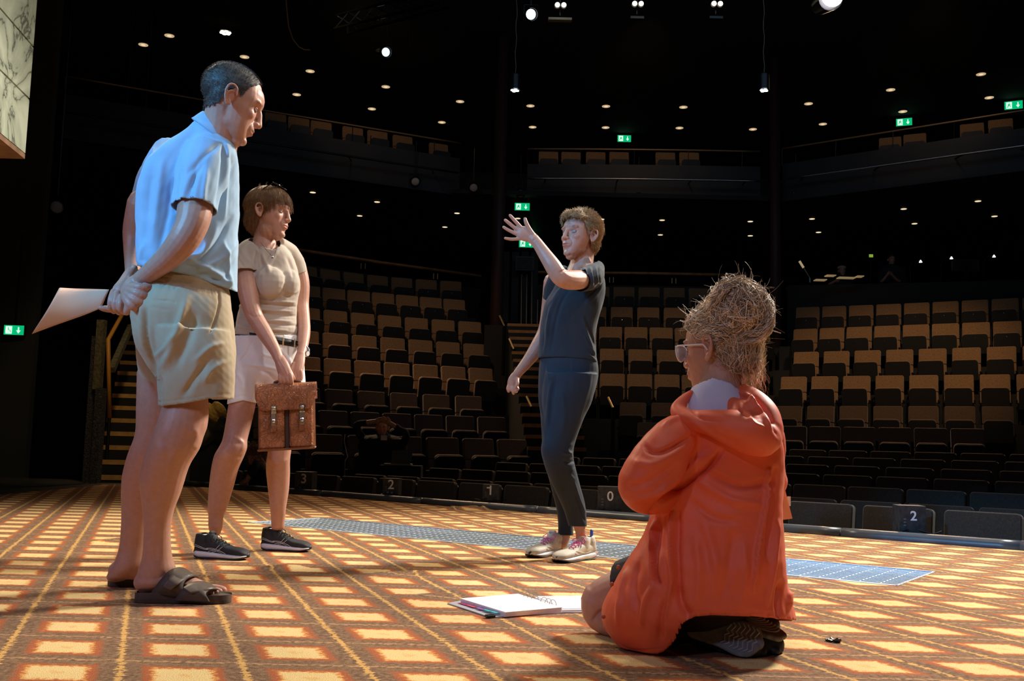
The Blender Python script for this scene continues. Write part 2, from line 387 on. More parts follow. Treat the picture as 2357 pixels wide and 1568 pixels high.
# ------------------------------------------------------------------ theatre seats
def make_chair(name, fab):
    t = thing(name, 'seat', 'theatre seat')
    def slab(w, h, th, r, top_only=True):
        pts = []; n = 4
        for cx, cz, a0 in ((w/2-r, h-r, 0), (-w/2+r, h-r, 90)):
            for i in range(n+1):
                a = math.radians(a0+90*i/n); pts.append((cx+r*math.cos(a), cz+r*math.sin(a)))
        pts += [(-w/2, 0), (w/2, 0)]
        return pts
    def plate(m, pts, y0, y1, T):
        vs = [(p[0], y0, p[1]) for p in pts]+[(p[0], y1, p[1]) for p in pts]; n = len(pts)
        m.add(vs, [tuple(range(n)), tuple(range(2*n-1, n-1, -1))]+[(i, n+i, n+(i+1) % n, (i+1) % n) for i in range(n)], T)
    T = Matrix.Translation((0, 0.05, 0.40)) @ Matrix.Rotation(math.radians(-9), 4, 'X')
    m = MB(); plate(m, slab(0.475, 0.30, 0.07, 0.03), -0.035, 0.03, T @ Matrix.Translation((0, 0, 0.18)))
    plate(m, slab(0.475, 0.20, 0.07, 0.012), -0.035, 0.03, T @ Matrix.Translation((0, 0, -0.028)))
    m.build('backrest', fab, t, bevel=0.008, seg=1)
    m = MB(); plate(m, slab(0.465, 0.46, 0.03, 0.03), 0.03, 0.05, T @ Matrix.Translation((0, 0, 0.0))); m.build('back_shell', PAN, t)
    T2 = Matrix.Translation((0, -0.10, 0.27)) @ Matrix.Rotation(math.radians(8), 4, 'X')
    m = MB(); plate(m, slab(0.43, 0.375, 0.06, 0.06), -0.005, 0.055, T2); m.build('seat', fab, t, bevel=0.012, seg=2)
    m = MB(); plate(m, slab(0.435, 0.362, 0.03, 0.06), -0.03, -0.006, T2); m.build('seat_shell', PAN, t)
    m = MB(); m.ball((0, -0.032, 0.30), 0.006, 6, T2); m.build('bolt', CHROME, t)
    for s in (-1, 1):
        m = MB(); m.box((s*0.246, 0.03, 0.16), (0.02, 0.10, 0.32)); m.box((s*0.246, 0.0, 0.40), (0.02, 0.26, 0.06), bev=.01); m.box((s*0.246, 0.02, 0.01), (0.02, 0.2, 0.02)); m.build('leg', PAN, t)
    return t
chairA = make_chair('theatre_seat', FABRIC); chairB = make_chair('theatre_seat', FABRIC2); chairC = make_chair('theatre_seat', FABRIC3)
kids_index(); used = {id(chairA): False, id(chairB): False, id(chairC): False}
def resample(pl, pitch, z, n=None):
    pl = np.array([p[:2] for p in pl]); seg = np.linalg.norm(np.diff(pl, axis=0), axis=1); cum = np.r_[0, np.cumsum(seg)]; Lt = cum[-1]
    n = n or max(1, int(round(Lt/pitch))); out = []
    for i in range(n):
        s = (i+.5)*Lt/n; x = np.interp(s, cum, pl[:, 0]); y = np.interp(s, cum, pl[:, 1])
        s0, s1 = max(0, s-.3), min(Lt, s+.3)
        d = np.array([np.interp(s1, cum, pl[:, 0])-np.interp(s0, cum, pl[:, 0]), np.interp(s1, cum, pl[:, 1])-np.interp(s0, cum, pl[:, 1])])
        out.append((x, y, math.atan2(d[1], d[0])))
    return out
SEAT_TOP = 0.872
TIER = mat('black_tier_board', (0.014, 0.013, 0.013), 0.75)
def smooth_pl(pl, n=24):
    pl = np.array([p[:2] for p in pl]); t = np.r_[0, np.cumsum(np.linalg.norm(np.diff(pl, axis=0), axis=1))]; k = min(2, len(pl)-1)
    cx, cy = np.polyfit(t, pl[:, 0], k), np.polyfit(t, pl[:, 1], k); tt = np.linspace(0, t[-1], n)
    return np.stack([np.polyval(cx, tt), np.polyval(cy, tt)], 1)
def place_row(pl, z, proto, phrase, group, look, pitch=0.545, skip=(), tier=True, n=None):
    pl = smooth_pl(pl); zf = z-SEAT_TOP
    for i, (x, y, a) in enumerate(resample(pl, pitch, z, n)):
        if i in skip: continue
        if not used[id(proto)]: c = proto; used[id(proto)] = True
        else: c = copy_tree(proto)
        c.location = (x, y, zf); c.rotation_euler = (0, 0, a)
        tag(c, f'{look}, {ORD[i+1]} from left, {phrase}', 'theatre seat', group)
    if tier and zf > -0.74:
        d = np.gradient(pl, axis=0); d /= np.linalg.norm(d, axis=1)[:, None]; nrm = np.stack([-d[:, 1], d[:, 0]], 1)
        a = pl-nrm*0.42; b = pl+nrm*0.62; a[0] -= d[0]*.25; b[0] -= d[0]*.25; a[-1] += d[-1]*.25; b[-1] += d[-1]*.25
        m = MB(); m.prism([tuple(p) for p in a]+[tuple(p) for p in b[::-1]], -0.77, zf-0.002); struct(m.build('floor_tier', TIER))
rowz = {'A': 3.65, 'B': 3.06, 'C': 2.51, 'D': 1.97, 'E': 1.42, 'F': 0.84, 'G': 0.46, 'H': 0.09}
topn = {'A': 'top row', 'B': 'second row from top', 'C': 'third row from top', 'D': 'fourth row from top', 'E': 'fifth row from top', 'F': 'sixth row from top', 'G': 'seventh row from top', 'H': 'eighth row from top'}
blocks = {
 'side block by the stairs': {'A': [(640, 598), (700, 610), (1067, 648)], 'B': [(625, 648), (700, 656), (1076, 691)], 'C': [(620, 697), (700, 706.5), (1115, 742)], 'D': [(605, 752), (711, 761.6), (1129, 793.7)],
   'E': [(600, 814), (700, 821), (1143, 850)], 'F': [(600, 885), (733, 894), (1119.6, 913.8)], 'G': [(590, 937), (728, 944), (1172, 962)]},
 'middle block': {'A': [(1350, 659), (1393, 660), (1592, 662.5), (1640, 664)], 'B': [(1340, 705), (1398, 706.5), (1576, 708), (1770, 712)], 'C': [(1318, 751.5), (1372, 752), (1539, 754), (1779, 763)], 'D': [(1310, 801), (1373, 802), (1520, 805), (1772, 811)],
   'E': [(1315, 859), (1379, 859.7), (1492, 861.5), (1757, 868)], 'F': [(1419, 926.5), (1493.6, 927.4), (1717, 931)], 'G': [(1461, 973), (1560, 974.5), (1752, 978)]},
 'far block by the desk': {'B': [(1827, 707), (2008, 702), (2212, 690.5), (2357, 684), (2420, 681)], 'C': [(1820.8, 758), (2014.7, 750.5), (2156, 745), (2357, 737.7), (2430, 735)],
   'D': [(1818, 810.4), (2021, 806.6), (2249, 798), (2357, 796.4), (2430, 794)], 'E': [(1789, 867.8), (1991.7, 865), (2225, 862.7), (2357, 861.4), (2420, 861)], 'F': [(1776, 935), (1998, 935), (2249, 935.7), (2341, 936.2)], 'G': [(1782, 981), (2004.3, 984), (2272, 988)]}}
for bn, rows in blocks.items():
    for rn, pxs in rows.items():
        z = HC+(rowz[rn] if (rn, bn[:3]) != ('G', 'far') else .425); pl = [PZ(x, y, z) for x, y in pxs]
        place_row(pl, z, chairA if rn in 'ABCDE' else chairC, f'{topn[rn]}, {bn}', f'seats of the {bn}', 'brown theatre seat' if rn in 'ABCDE' else 'dark theatre seat')  # dark seats: same brown fabric, shade put into colour
# eighth raised row of the side block
zH = HC+rowz['H']; pl = [(P(600, 995, 12.7)), P(738, 1000.5, 13.0), P(1225, 1015.8, 14.5)]
place_row([(p[0], p[1]) for p in pl], zH, chairC, 'eighth row from top, side block by the stairs', 'seats of the side block by the stairs', 'dark theatre seat')  # dark seats: same brown fabric, shade put into colour
# low rows that follow the stage edge
zf0 = HC-0.357
front = [PZ(x, y, zf0)[:2] for x, y in ((480, 1080.5), (601, 1087.5), (757, 1097.5), (940, 1106), (1260, 1123), (1346, 1129.6), (1819.5, 1156), (2202, 1179), (2357, 1188))]
front = smooth_pl(front, 60)
def shifted(s, x0, x1):
    q = front+np.array([.62, .78])*s; px = np.array([proj(np.array([a, b, zf0]))[0] for a, b in q]); 
    q = q[(px >= x0) & (px <= x1)]; return q
lowrows = [(0.0, -0.357, 470, 2400, 'the front row at the stage edge'), (0.85, -0.368, 790, 2420, 'the low second row'), (1.8, -0.29, 965, 2420, 'the low third row'),
           (2.7, -0.212, 1110, 2440, 'the low fourth row'), (3.6, -0.13, 1240, 2440, 'the low fifth row'), (4.5, -0.043, 1480, 2440, 'the low sixth row'), (5.4, 0.04, 1700, 2440, 'the low seventh row')]
for s, zr, x0, x1, ph in lowrows:
    place_row(shifted(s, x0, x1), HC+zr, chairB, ph, 'seats of the low rows before the stage', 'dark theatre seat', pitch=0.53, tier=(s > 1))  # dark seats: same brown fabric, shade put into colour
# ------------------------------------------------------------------ centre stairs, side stairs
def stairs(name, lab, L0, L1, R0, R1, z0, r, n, mt, tread=BLACK):
    """L0,R0 = left and right foot of the first riser, L1,R1 of the last; one object per step"""
    t = thing(name, lab, 'stairs')
    for k in range(n):
        f = k/(n-1); g = 1/(n-1)
        a = np.array(L0)*(1-f)+np.array(L1)*f; b = np.array(R0)*(1-f)+np.array(R1)*f
        a2 = a+(np.array(L1)-np.array(L0))*g; b2 = b+(np.array(R1)-np.array(R0))*g
        z = z0+r*(k+1)
        m = MB(); m.prism([tuple(a), tuple(b), tuple(b2), tuple(a2)], z0-0.2, z-0.004); s = m.build('step', tread, t)
        d = (a2-a)/np.linalg.norm(a2-a)*0.035; o = d*0.15
        m = MB(); m.prism([tuple(a-o), tuple(b-o), tuple(b+d), tuple(a+d)], z-0.052, z+0.003); m.build('nosing', mt, s)
    return t
stairs('stairs', 'aisle stairs with brown nosings between the side and middle seat blocks', (0.26, 14.3), (-0.10, 19.3), (1.10, 14.3), (1.02, 19.3), HC-0.17, 0.17, 15, NOSEB)
stairs('stairs', 'steep stairs with yellow nosings beside the orange handrail', (-4.80, 11.6), (-5.86, 15.06), (-3.82, 11.85), (-4.85, 15.3), HC-0.62, 0.17, 13, NOSE)
# aisle handrail posts with a bright slanted grip
for i, (px, py, d, w) in enumerate(((1155, 739, 19.6, 'beside the top step of the aisle stairs'), (1177, 792, 18.2, 'beside the upper steps of the aisle stairs'), (1217, 925, 15.8, 'beside the lower steps of the aisle stairs'), (1405, 927, 16.2, 'at the aisle end of the middle block'))):
    t = thing('handrail_post', 'black handrail post with a short bright grip '+w, 'handrail')
    a = P(px-5, py-12, d); b = P(px+6, py+12, d-.15)
    MB().tube([a, b], .018, 8).build('grip', mat('brass_grip', (0.7, 0.5, 0.22), 0.4, 0.3), t)
    lo = b.copy(); lo[2] = b[2]-(0.95 if i < 3 else 1.98)
    m = MB(); m.tube([b, lo], .035, 8); m.build('post', BLKMET, t)
# orange handrail and the grey post left of the steep stairs
t = thing('handrail', 'orange handrail bent at the top beside the steep stairs', 'handrail')
ORG = mat('orange_handrail_paint', (0.75, 0.33, 0.04), 0.45)
a, b, c = P(252, 962, 12.1), P(249, 782, 12.1), P(292, 705, 13.3)
MB().tube([a, b, b*.5+c*.5, c], .026, 10).build('rail', ORG, t, True)
low = a.copy(); low[2] = HC-0.3; MB().tube([a, low], .02, 8).build('post', BLKMET, t)
t = thing('timber_post', 'rough grey-green timber post left of the steep stairs', 'post')
OLIVE = mat('olive_grey_wood', (0.15, 0.135, 0.075), 0.8, noise=(25, 0.5), bump=(40, 0.6, 0.01)); GREYW = mat('grey_rough_wood', (0.055, 0.055, 0.058), 0.85, noise=(40, 0.6), bump=(60, 0.8, 0.02))
pb = P(218, 1115, 11.45); pt = P(231, 736, 11.45)
m = MB(); m.box(((pb[0]+pt[0])/2+.035, 11.45, (HC-.0+P(231, 897, 11.45)[2]-.75)/2), (0.085, 0.12, P(231, 897, 11.45)[2]+.25)); m.build('lower_post', GREYW, t)
m = MB(); z1, z0 = P(228, 737, 11.45)[2], P(231, 897, 11.45)[2]; m.box((P(229.5, 820, 11.45)[0], 11.45, (z0+z1)/2), (0.082, 0.10, z1-z0)); m.build('upper_post', OLIVE, t)
m = MB(); m.box((P(212, 950, 11.52)[0], 11.5, (P(212, 780, 11.5)[2]-.2)/2), (0.05, 0.14, P(212, 780, 11.5)[2]+.25)); m.build('side_board', GREYW, t)
t = MB().tube([P(257, 852, 12.3), P(301, 752, 13.6)], [.05, .05], 4).build('stair_stringer', OLIVE); tag(t, 'olive grey sloping timber behind the orange handrail', 'beam')

# ------------------------------------------------------------------ columns
for i, (px, d, r) in enumerate(((1139, 20.6, 0.135), (1787, 21.4, 0.12))):
    b = P(px, 900, d); o = MB().cyl((b[0], b[1], -.8), (b[0]-.02, b[1], ZC), r, n=20).build('column', REDCOL, None, True)
    tag(o, ('dark red round column beside the aisle stairs', 'dark red round column behind the woman with the messy bun')[i], 'column')

# ------------------------------------------------------------------ rails behind the top seats
def rail(name, lab, pts, r, brackets):
    t = thing(name, lab, 'railing'); MB().tube(pts, r, 8).build('rail', WOODR, t, True)
    P0 = np.array(pts[0]); P1 = np.array(pts[-1])
    for f in brackets:
        q = P0*(1-f)+P1*f
        for s in (-.045, .045): m = MB(); m.box((q[0]+s, q[1]-.03, q[2]-.16), (.018, .02, .13)); m.build('bracket', mat('brass_grip', (0,0,0)), t)
    pl = smooth_pl(pts, 14); a = [tuple(p+np.array([0, .10])) for p in pl]; b = [tuple(p+np.array([0, .16])) for p in pl[::-1]]
    m = MB(); m.prism(a+b, -.77, min(P0[2], P1[2])-.28); m.build('panel', BLACK, t)
    for k in (0, 4, 9, 13): m = MB(); m.tube([(pl[k][0], pl[k][1], P0[2]), (pl[k][0], pl[k][1]+.12, P0[2]-.3)], .012, 6); m.build('stay', BLKMET, t)
rail('back_railing', 'warm wooden rail behind the top row of the side block', [PZ(648, 569, HC+3.98), PZ(880, 605, HC+3.98), PZ(1107, 636, HC+3.98)], .035, (0.38, .75))
rail('back_railing', 'warm wooden rail behind the top row of the middle block', [PZ(1226, 627, HC+4.12), PZ(1460, 629, HC+4.12), PZ(1720, 634, HC+4.12)], .035, (0.37, 0.66, .92))
m = MB(); m.box((.4, 21.3, 1.07), (1.9, 3.7, 3.64)); struct(m.build('floor_landing', TIER))
m = MB(); m.box((-9.8, 12.72, 4.0), (7.4, .12, 10)); struct(m.build('wall_side_stage', WALLM))
# landing wall with bars between the blocks
t = thing('landing_wall', 'grey ribbed wall panel beside the dark red column', 'wall panel')
GP = mat('dark_grey_panel', (0.035, 0.034, 0.030), 0.8)
for i in range(4):
    a = P(1153+i*22, 742, 21.8); b = P(1153+i*22+20.5, 580, 21.8); m = MB(); m.box(((a[0]+b[0])/2, 21.8+.03*(i % 2), (a[2]+b[2])/2), (b[0]-a[0], .05, b[2]-a[2])); m.build('panel', GP, t)
t = thing('landing_railing', 'thin grey railing bars on the landing above the aisle stairs', 'railing')
for px, y0 in ((1201, 632), (1213, 632), (1225, 626), (1238, 690)):
    a = P(px, y0, 20.9); b = P(px-1, 740, 20.9); b[2] = 2.89; MB().tube([a, b], .012, 6).build('bar', STEEL, t)
t = thing('wall_speaker', 'grey framed square speaker on the landing wall', 'speaker')
c = P(1208, 607, 21.6); m = MB(); m.box(tuple(c), (.40, .08, .31)); m.build('frame', mat('grey_speaker_frame', (.09, .09, .08), .7), t)
m = MB(); m.box((c[0], c[1]-.045, c[2]), (.34, .02, .25)); m.build('grille', mat('grey_grille', (.05, .052, .05), .8, noise=(20, .4)), t)

# ------------------------------------------------------------------ balcony
def strip(pts, z0, z1, th, name, mt, kind=True):
    a = np.array([p[:2] for p in pts]); m = MB()
    d = np.gradient(a, axis=0); d /= np.linalg.norm(d, axis=1)[:, None]; n = np.stack([-d[:, 1], d[:, 0]], 1); b = a+n*th
    m.prism([tuple(p) for p in a]+[tuple(p) for p in b[::-1]], z0, z1); o = m.build(name, mt)
    if kind: struct(o)
    return o
ZR = HC+6.75
BAL = mat('balcony_black', (0.016, 0.016, 0.017), 0.6, noise=(2, .3))
segs = [('side', [(150, 175), (380, 216), (600, 252), (830, 292), (1060, 330)]), ('middle', [(1215, 343), (1420, 344), (1640, 347), (1750, 349)]), ('far', [(1800, 342), (1890, 330), (2020, 306), (2190, 282), (2400, 247)])]
for nm, pp in segs:
    pl = smooth_pl([PZ(x, y, ZR) for x, y in pp], 14)
    strip(pl, HC+5.55, HC+6.40, .12, 'wall_balcony', BAL)
    strip(pl+np.array([0, .12]), HC+5.55, HC+5.72, 6.0 if nm != 'middle' else 5.5, 'floor_balcony', BAL)
    t = thing('balcony_rail', 'x', 'railing'); DB = mat('dim_brass', (.32, .2, .1), .4, .5); MB().tube([(x, y, ZR) for x, y in pl], .022, 8).build('rail', DB, t, True)
    for x, y in pl[::3]: MB().tube([(x, y, ZR), (x, y+.04, HC+6.38)], .010, 6).build('post', BLKMET, t)
    tag(t, {'side': 'thin rail along the balcony above the side block', 'middle': 'thin rail along the balcony above the middle block', 'far': 'thin rail along the balcony above the far block'}[nm], 'railing')
    lp = pl-np.array([0, .42]); t = thing('lighting_bar', {'side': 'thin black lighting pipe below the balcony above the side block', 'middle': 'thin lighting pipe below the balcony above the middle block', 'far': 'thin lighting pipe below the balcony above the far block'}[nm], 'lighting bar')
    MB().tube([(x, y, HC+5.95) for x, y in lp], .024, 8).build('pipe', STEEL if nm != 'side' else BLKMET, t, True)
    for i in (1, 5, 9, 12): m = MB(); m.tube([(lp[i][0], lp[i][1], HC+5.95), (lp[i][0], lp[i][1]+.43, HC+5.98)], .015, 6); m.build('hook', BLKMET, t)
bal_seats = [(636, 257, 'leftmost above the side block'), (690, 267, 'second above the side block'), (742, 276, 'third above the side block'), (815, 289, 'fourth above the side block'), (872, 298, 'fifth above the side block'), (930, 309, 'sixth above the side block'), (1013, 327, 'last above the side block'),
  (1263, 345, 'first above the middle block'), (1315, 346, 'second above the middle block'), (1372, 346, 'third above the middle block'), (1426, 346, 'fourth above the middle block'), (1533, 347, 'fifth above the middle block'), (1588, 347, 'sixth above the middle block'),
  (2048, 312, 'first above the far block'), (2105, 304, 'second above the far block'), (2237, 280, 'third above the far block'), (2303, 270, 'fourth above the far block')]
zt = HC+7.18
for px, py, w in bal_seats:
    q = PZ(px, py+2, zt); c = copy_tree(chairA); c.location = (q[0], q[1], zt-SEAT_TOP)
    c.rotation_euler = (0, 0, math.radians(24 if px < 1100 else (-24 if px > 1800 else 0))); tag(c, f'brown balcony seat behind the rail, {w}', 'theatre seat', 'balcony seats')
for nm, pp in (('s', [(600, 252), (830, 292), (1060, 330)]), ('m', [(1225, 343), (1420, 344), (1640, 347)]), ('f', [(2000, 314), (2100, 297), (2340, 258)])):
    pl = smooth_pl([PZ(x, y+4, zt) for x, y in pp], 10); strip(pl+np.array([0, -.45]), HC+5.72, zt-SEAT_TOP-.001, 1.3, 'floor_balcony_step', BAL)

# ------------------------------------------------------------------ ceiling lamps
near = [(390, 80), (563, 129), (714, 162), (888, 198), (1059, 232), (1221, 242), (1395, 243), (1573, 245), (1861, 237), (2050, 205), (2258, 169)]
far = [(330, 101), (683, 216), (856, 249), (1017, 280), (1226, 291), (1394, 292), (1564, 293), (1733, 296), (1894, 284), (2078, 255), (2277, 223)]
under = [(720, 441), (868, 463), (828, 495), (1052, 489), (1024, 521), (1192, 501), (1152, 560), (1385, 503), (1524, 505), (1520, 539), (1727, 508), (1727, 541), (1869, 502), (1884, 533), (2080, 479), (2105, 513), (2251, 461), (2289, 496)]
DIMW = mat('dim_downlight_glow', (1, 1, 1), emit=(1.0, 0.70, 0.38), es=0.55)
def downlight(c, r, lab, grp, face):
    t = thing('ceiling_downlight', lab, 'ceiling lamp', tuple(c), 0, grp)
    vs = []; n = 20
    m = MB(); m.cyl((0, 0, 0), (0, 0, -.02), r*1.18, r*1.12, n); m.build('trim_ring', BLKMET, t)
    m = MB(); m.cyl((0, 0, -.02), (0, 0, -.026), r, n=n); f = m.build('lamp_face', face, t)
    m = MB(); m.cyl((0, 0, -.026), (0, 0, -.028), r*.45, n=12); m.build('bulb', LAMPW, t)
for ring, lst in (('nearer', near), ('farther', far)):
    for i, (px, py) in enumerate(sorted(lst)): downlight(PZ(px, py, ZC+.01), 0.105, f'small warm downlight in the black ceiling, {ORD[i+1]} from left in the {ring} ring', 'ceiling downlights', DIMW)
for i, (px, py) in enumerate(sorted(under)):
    c = PZ(px, py, HC+5.56); downlight(c, 0.065, f'tiny downlight under the balcony, {ORD[i+1]} from the left', 'downlights under the balcony', mat('warm_lamp_glow', (1, 1, 1)))
m = MB(); m.box((1.6, 26.6, HC+5.62), (30, 9.8, .1)); struct(m.build('ceiling_under_balcony', CEILM))
c = PZ(519, 72, ZC+.01); t = thing('ceiling_floodlight', 'large bright round floodlight in the ceiling above the man', 'ceiling lamp', tuple(c))
m = MB(); m.cyl((0, 0, 0), (0, 0, -.03), .16, n=24); m.build('rim', BLKMET, t)
for k in range(6):
    q = math.pi*k/3; m = MB(); m.cyl((.08*math.cos(q), .08*math.sin(q), -.03), (.08*math.cos(q), .08*math.sin(q), -.04), .042, n=12); m.build('bulb', LAMPH, t)
# pendant cans
for i, (px, py, d) in enumerate(((1185, 190, 17.6), (1758.5, 190, 17.2))):
    c = P(px, py+17, d); t = thing('pendant_lamp', ('black cylindrical pendant lamp hanging by a wire above the dark red column by the aisle', 'black cylindrical pendant lamp hanging by a wire below the green lens spot')[i], 'pendant lamp', tuple(c))
    m = MB(); m.cyl((0, 0, 0), (0, 0, .27), .10, n=24, cap=False); m.cyl((0, 0, .27), (0, 0, .30), .10, .06, n=24); m.build('can', BLKMET, t, True)
    m = MB(); m.cyl((0, 0, -.012), (0, 0, 0), .106, n=24); m.build('rim', CHROME, t)
    for k in range(4):
        q = math.pi*k/2+.3; m = MB(); m.ball((.045*math.cos(q), .045*math.sin(q), -.013), (.034, .034, .012), 10); m.build('bulb', LAMPH, t)
    pts = [(0.012*math.sin(k*1.7)*(1 if k < 14 else .3), 0, .30+k*.14) for k in range(20)]; pts[-1] = (0, 0, ZC-c[2])
    MB().tube(pts, .006, 5).build('wire', mat('pale_wire', (.25, .2, .15), .6), t)
# theatre lanterns with round lenses
def lantern(px, py, d, r, lab, lit, yaw=0.0, up=None):
    c = P(px, py, d); t = thing('stage_lantern', lab, 'stage light', tuple(c))
    dirv = Vector((CAM[0]-c[0], CAM[1]-c[1], CAM[2]+1-c[2])); dirv.rotate(Quaternion((0, 0, 1), yaw)); dirv.normalize()
    a = Vector((0, 0, 0)); b = -dirv*r*4
    m = MB(); m.cyl(a+dirv*r*.5, a, r*1.25, r*1.2, 24, cap=False); m.cyl(a, b, r*1.2, r*.8, 24, cap=False); m.cyl(b, b-dirv*r*.4, r*.8, r*.4, 24); m.build('body', BLKMET, t, True)
    m = MB(); R = dirv.to_track_quat('Z', 'Y').to_matrix().to_4x4(); m.ball((0, 0, 0), (r, r, r*.25), 20, R); m.build('lens', lit, t, True)
    h = up or .5
    if px < 400: h = (ZC if c[1] > 13.3 else 10.0)-c[2]
    m = MB(); m.tube([(-r*1.35, 0, 0), (-r*1.35, 0, r*1.9), (r*1.35, 0, r*1.9), (r*1.35, 0, 0)], r*.09, 6); m.tube([(0, 0, r*1.9), (0, 0, h)], r*.12, 6); m.build('yoke', BLKMET, t)
lantern(1222, 33, 16.0, 0.085, 'lit stage light with a white round lens beside the twin floodlights', LAMPC, .35, 1.3)
lantern(888, 120, 16.5, 0.075, 'lit stage light with a small white lens hanging left of the pendant lamps', mat('blue_white_lens_glow', (1, 1, 1), emit=(.7, .92, 1.0), es=1.3), .45, 2.2)
for i, (px, py, d, r, w) in enumerate(((290, 270, 19, .10, 'smaller of the pair behind the man'), (333, 282, 19, .12, 'larger of the pair behind the man'), (67, 450, 17, .11, 'on the dark wall below the marble'), (131, 477, 17, .11, 'on the dark side wall nearest the man'),
     (850, 405, 21, .085, 'first below the side balcony'), (956, 418, 21.3, .09, 'second below the side balcony'), (1090, 432, 21.6, .09, 'third below the side balcony'), (1198, 446, 21.8, .09, 'above the green exit sign'), (1470, 452, 22, .07, 'below the middle balcony'), (1832, 447, 21.5, .07, 'beside the far column'), (2277, 394, 20, .09, 'below the far balcony'))):
    lantern(px, py, d, r, f'unlit black stage light with round lens, {w}', LENS, 0, .9 if px > 800 else 1.6)
# twin floodlights high above
for i, (px, py) in enumerate(((1290.5, 11), (1468.5, 8), (1651, 8))):
    c = P(px, py, 15.5); t = thing('twin_floodlight', f'warm twin floodlight at the top, {("first", "second", "third")[i]} from the white-lensed stage light', 'stage light', tuple(c), 0, 'twin floodlights')
    for s in (-.052, .052):
        m = MB(); m.ball((s, 0, 0), (.04, .03, .04), 14); m.build('bulb', mat('flood_glow', (1, 1, 1), emit=(1.0, .86, .55), es=6.0), t)
        m = MB(); m.cyl((s, .03, 0), (s, .22, .03), .052, .04, 14); m.build('reflector', BLKMET, t)
    m = MB(); m.tube([(0, .12, 0), (0, .12, -.13)], .01, 6); m.tube([(0, .12, .04), (0, .12, .45)], .012, 6); m.build('stem', BLKMET, t)
    m = MB(); m.box((0, .12, -.2), (.38 if i == 0 else .22, .1, .04)); m.build('hanging_bar', mat('khaki_bar', (.3, .25, .15), .6) if i == 0 else BLKMET, t)
# bright key lamp just above the frame
c = P(1915, -8, 12.5); t = thing('stage_spotlight', 'very bright white spotlight at the very top of the picture', 'stage light', tuple(c))
m = MB(); m.ball((0, 0, 0), (.14, .04, .14), 20); m.build('lens', mat('key_glow', (1, 1, 1), emit=(1, .97, 1), es=20), t)
m = MB(); m.cyl((0, .05, 0), (0, .5, .1), .16, .12, 20); m.tube([(0, .3, .1), (0, .3, .8)], .02, 6); m.build('body', BLKMET, t)
# roof truss with glints
t = thing('lighting_truss', 'black lighting truss with small metal glints at the top left of the twin floodlights', 'truss')
A0, A1 = P(770, 66, 14), P(1010, 8, 12.2); B0, B1 = P(775, 35, 14.4), P(990, -18, 12.6); C0, C1 = P(800, 78, 13.6), P(1030, 18, 11.9)
DS = mat('worn_black_steel', (.05, .05, .05), .25, .9)
for a, b in ((A0, A1), (B0, B1), (C0, C1)): MB().tube([a, b], .022, 8).build('chord', DS, t)
for k in range(7):
    f, g = k/7, (k+1)/7; 
    for (a0, a1), (b0, b1) in (((A0, A1), (B0, B1)), ((B0, B1), (C0, C1)), ((C0, C1), (A0, A1))): MB().tube([a0*(1-f)+a1*f, b0*(1-g)+b1*g], .01, 5).build('brace', DS, t)
# hanging cables
o = MB().tube([P(658, -10, 12), P(660, 20, 12), P(664, 60, 12), P(674, 90, 12), P(688, 108, 12), P(700, 114, 12), P(714, 115, 12)], .008, 5).build('hanging_cable', mat('pale_wire', (0, 0, 0))); tag(o, 'thin pale cable hanging from the roof with its end curling up', 'cable')
o = MB().tube([P(938, -10, 13), P(939, 60, 13), P(941, 95, 13), P(944, 104, 13)], .009, 5).build('hanging_cable', BLKMET); tag(o, 'short black cable hanging beside the small white-lensed light', 'cable')

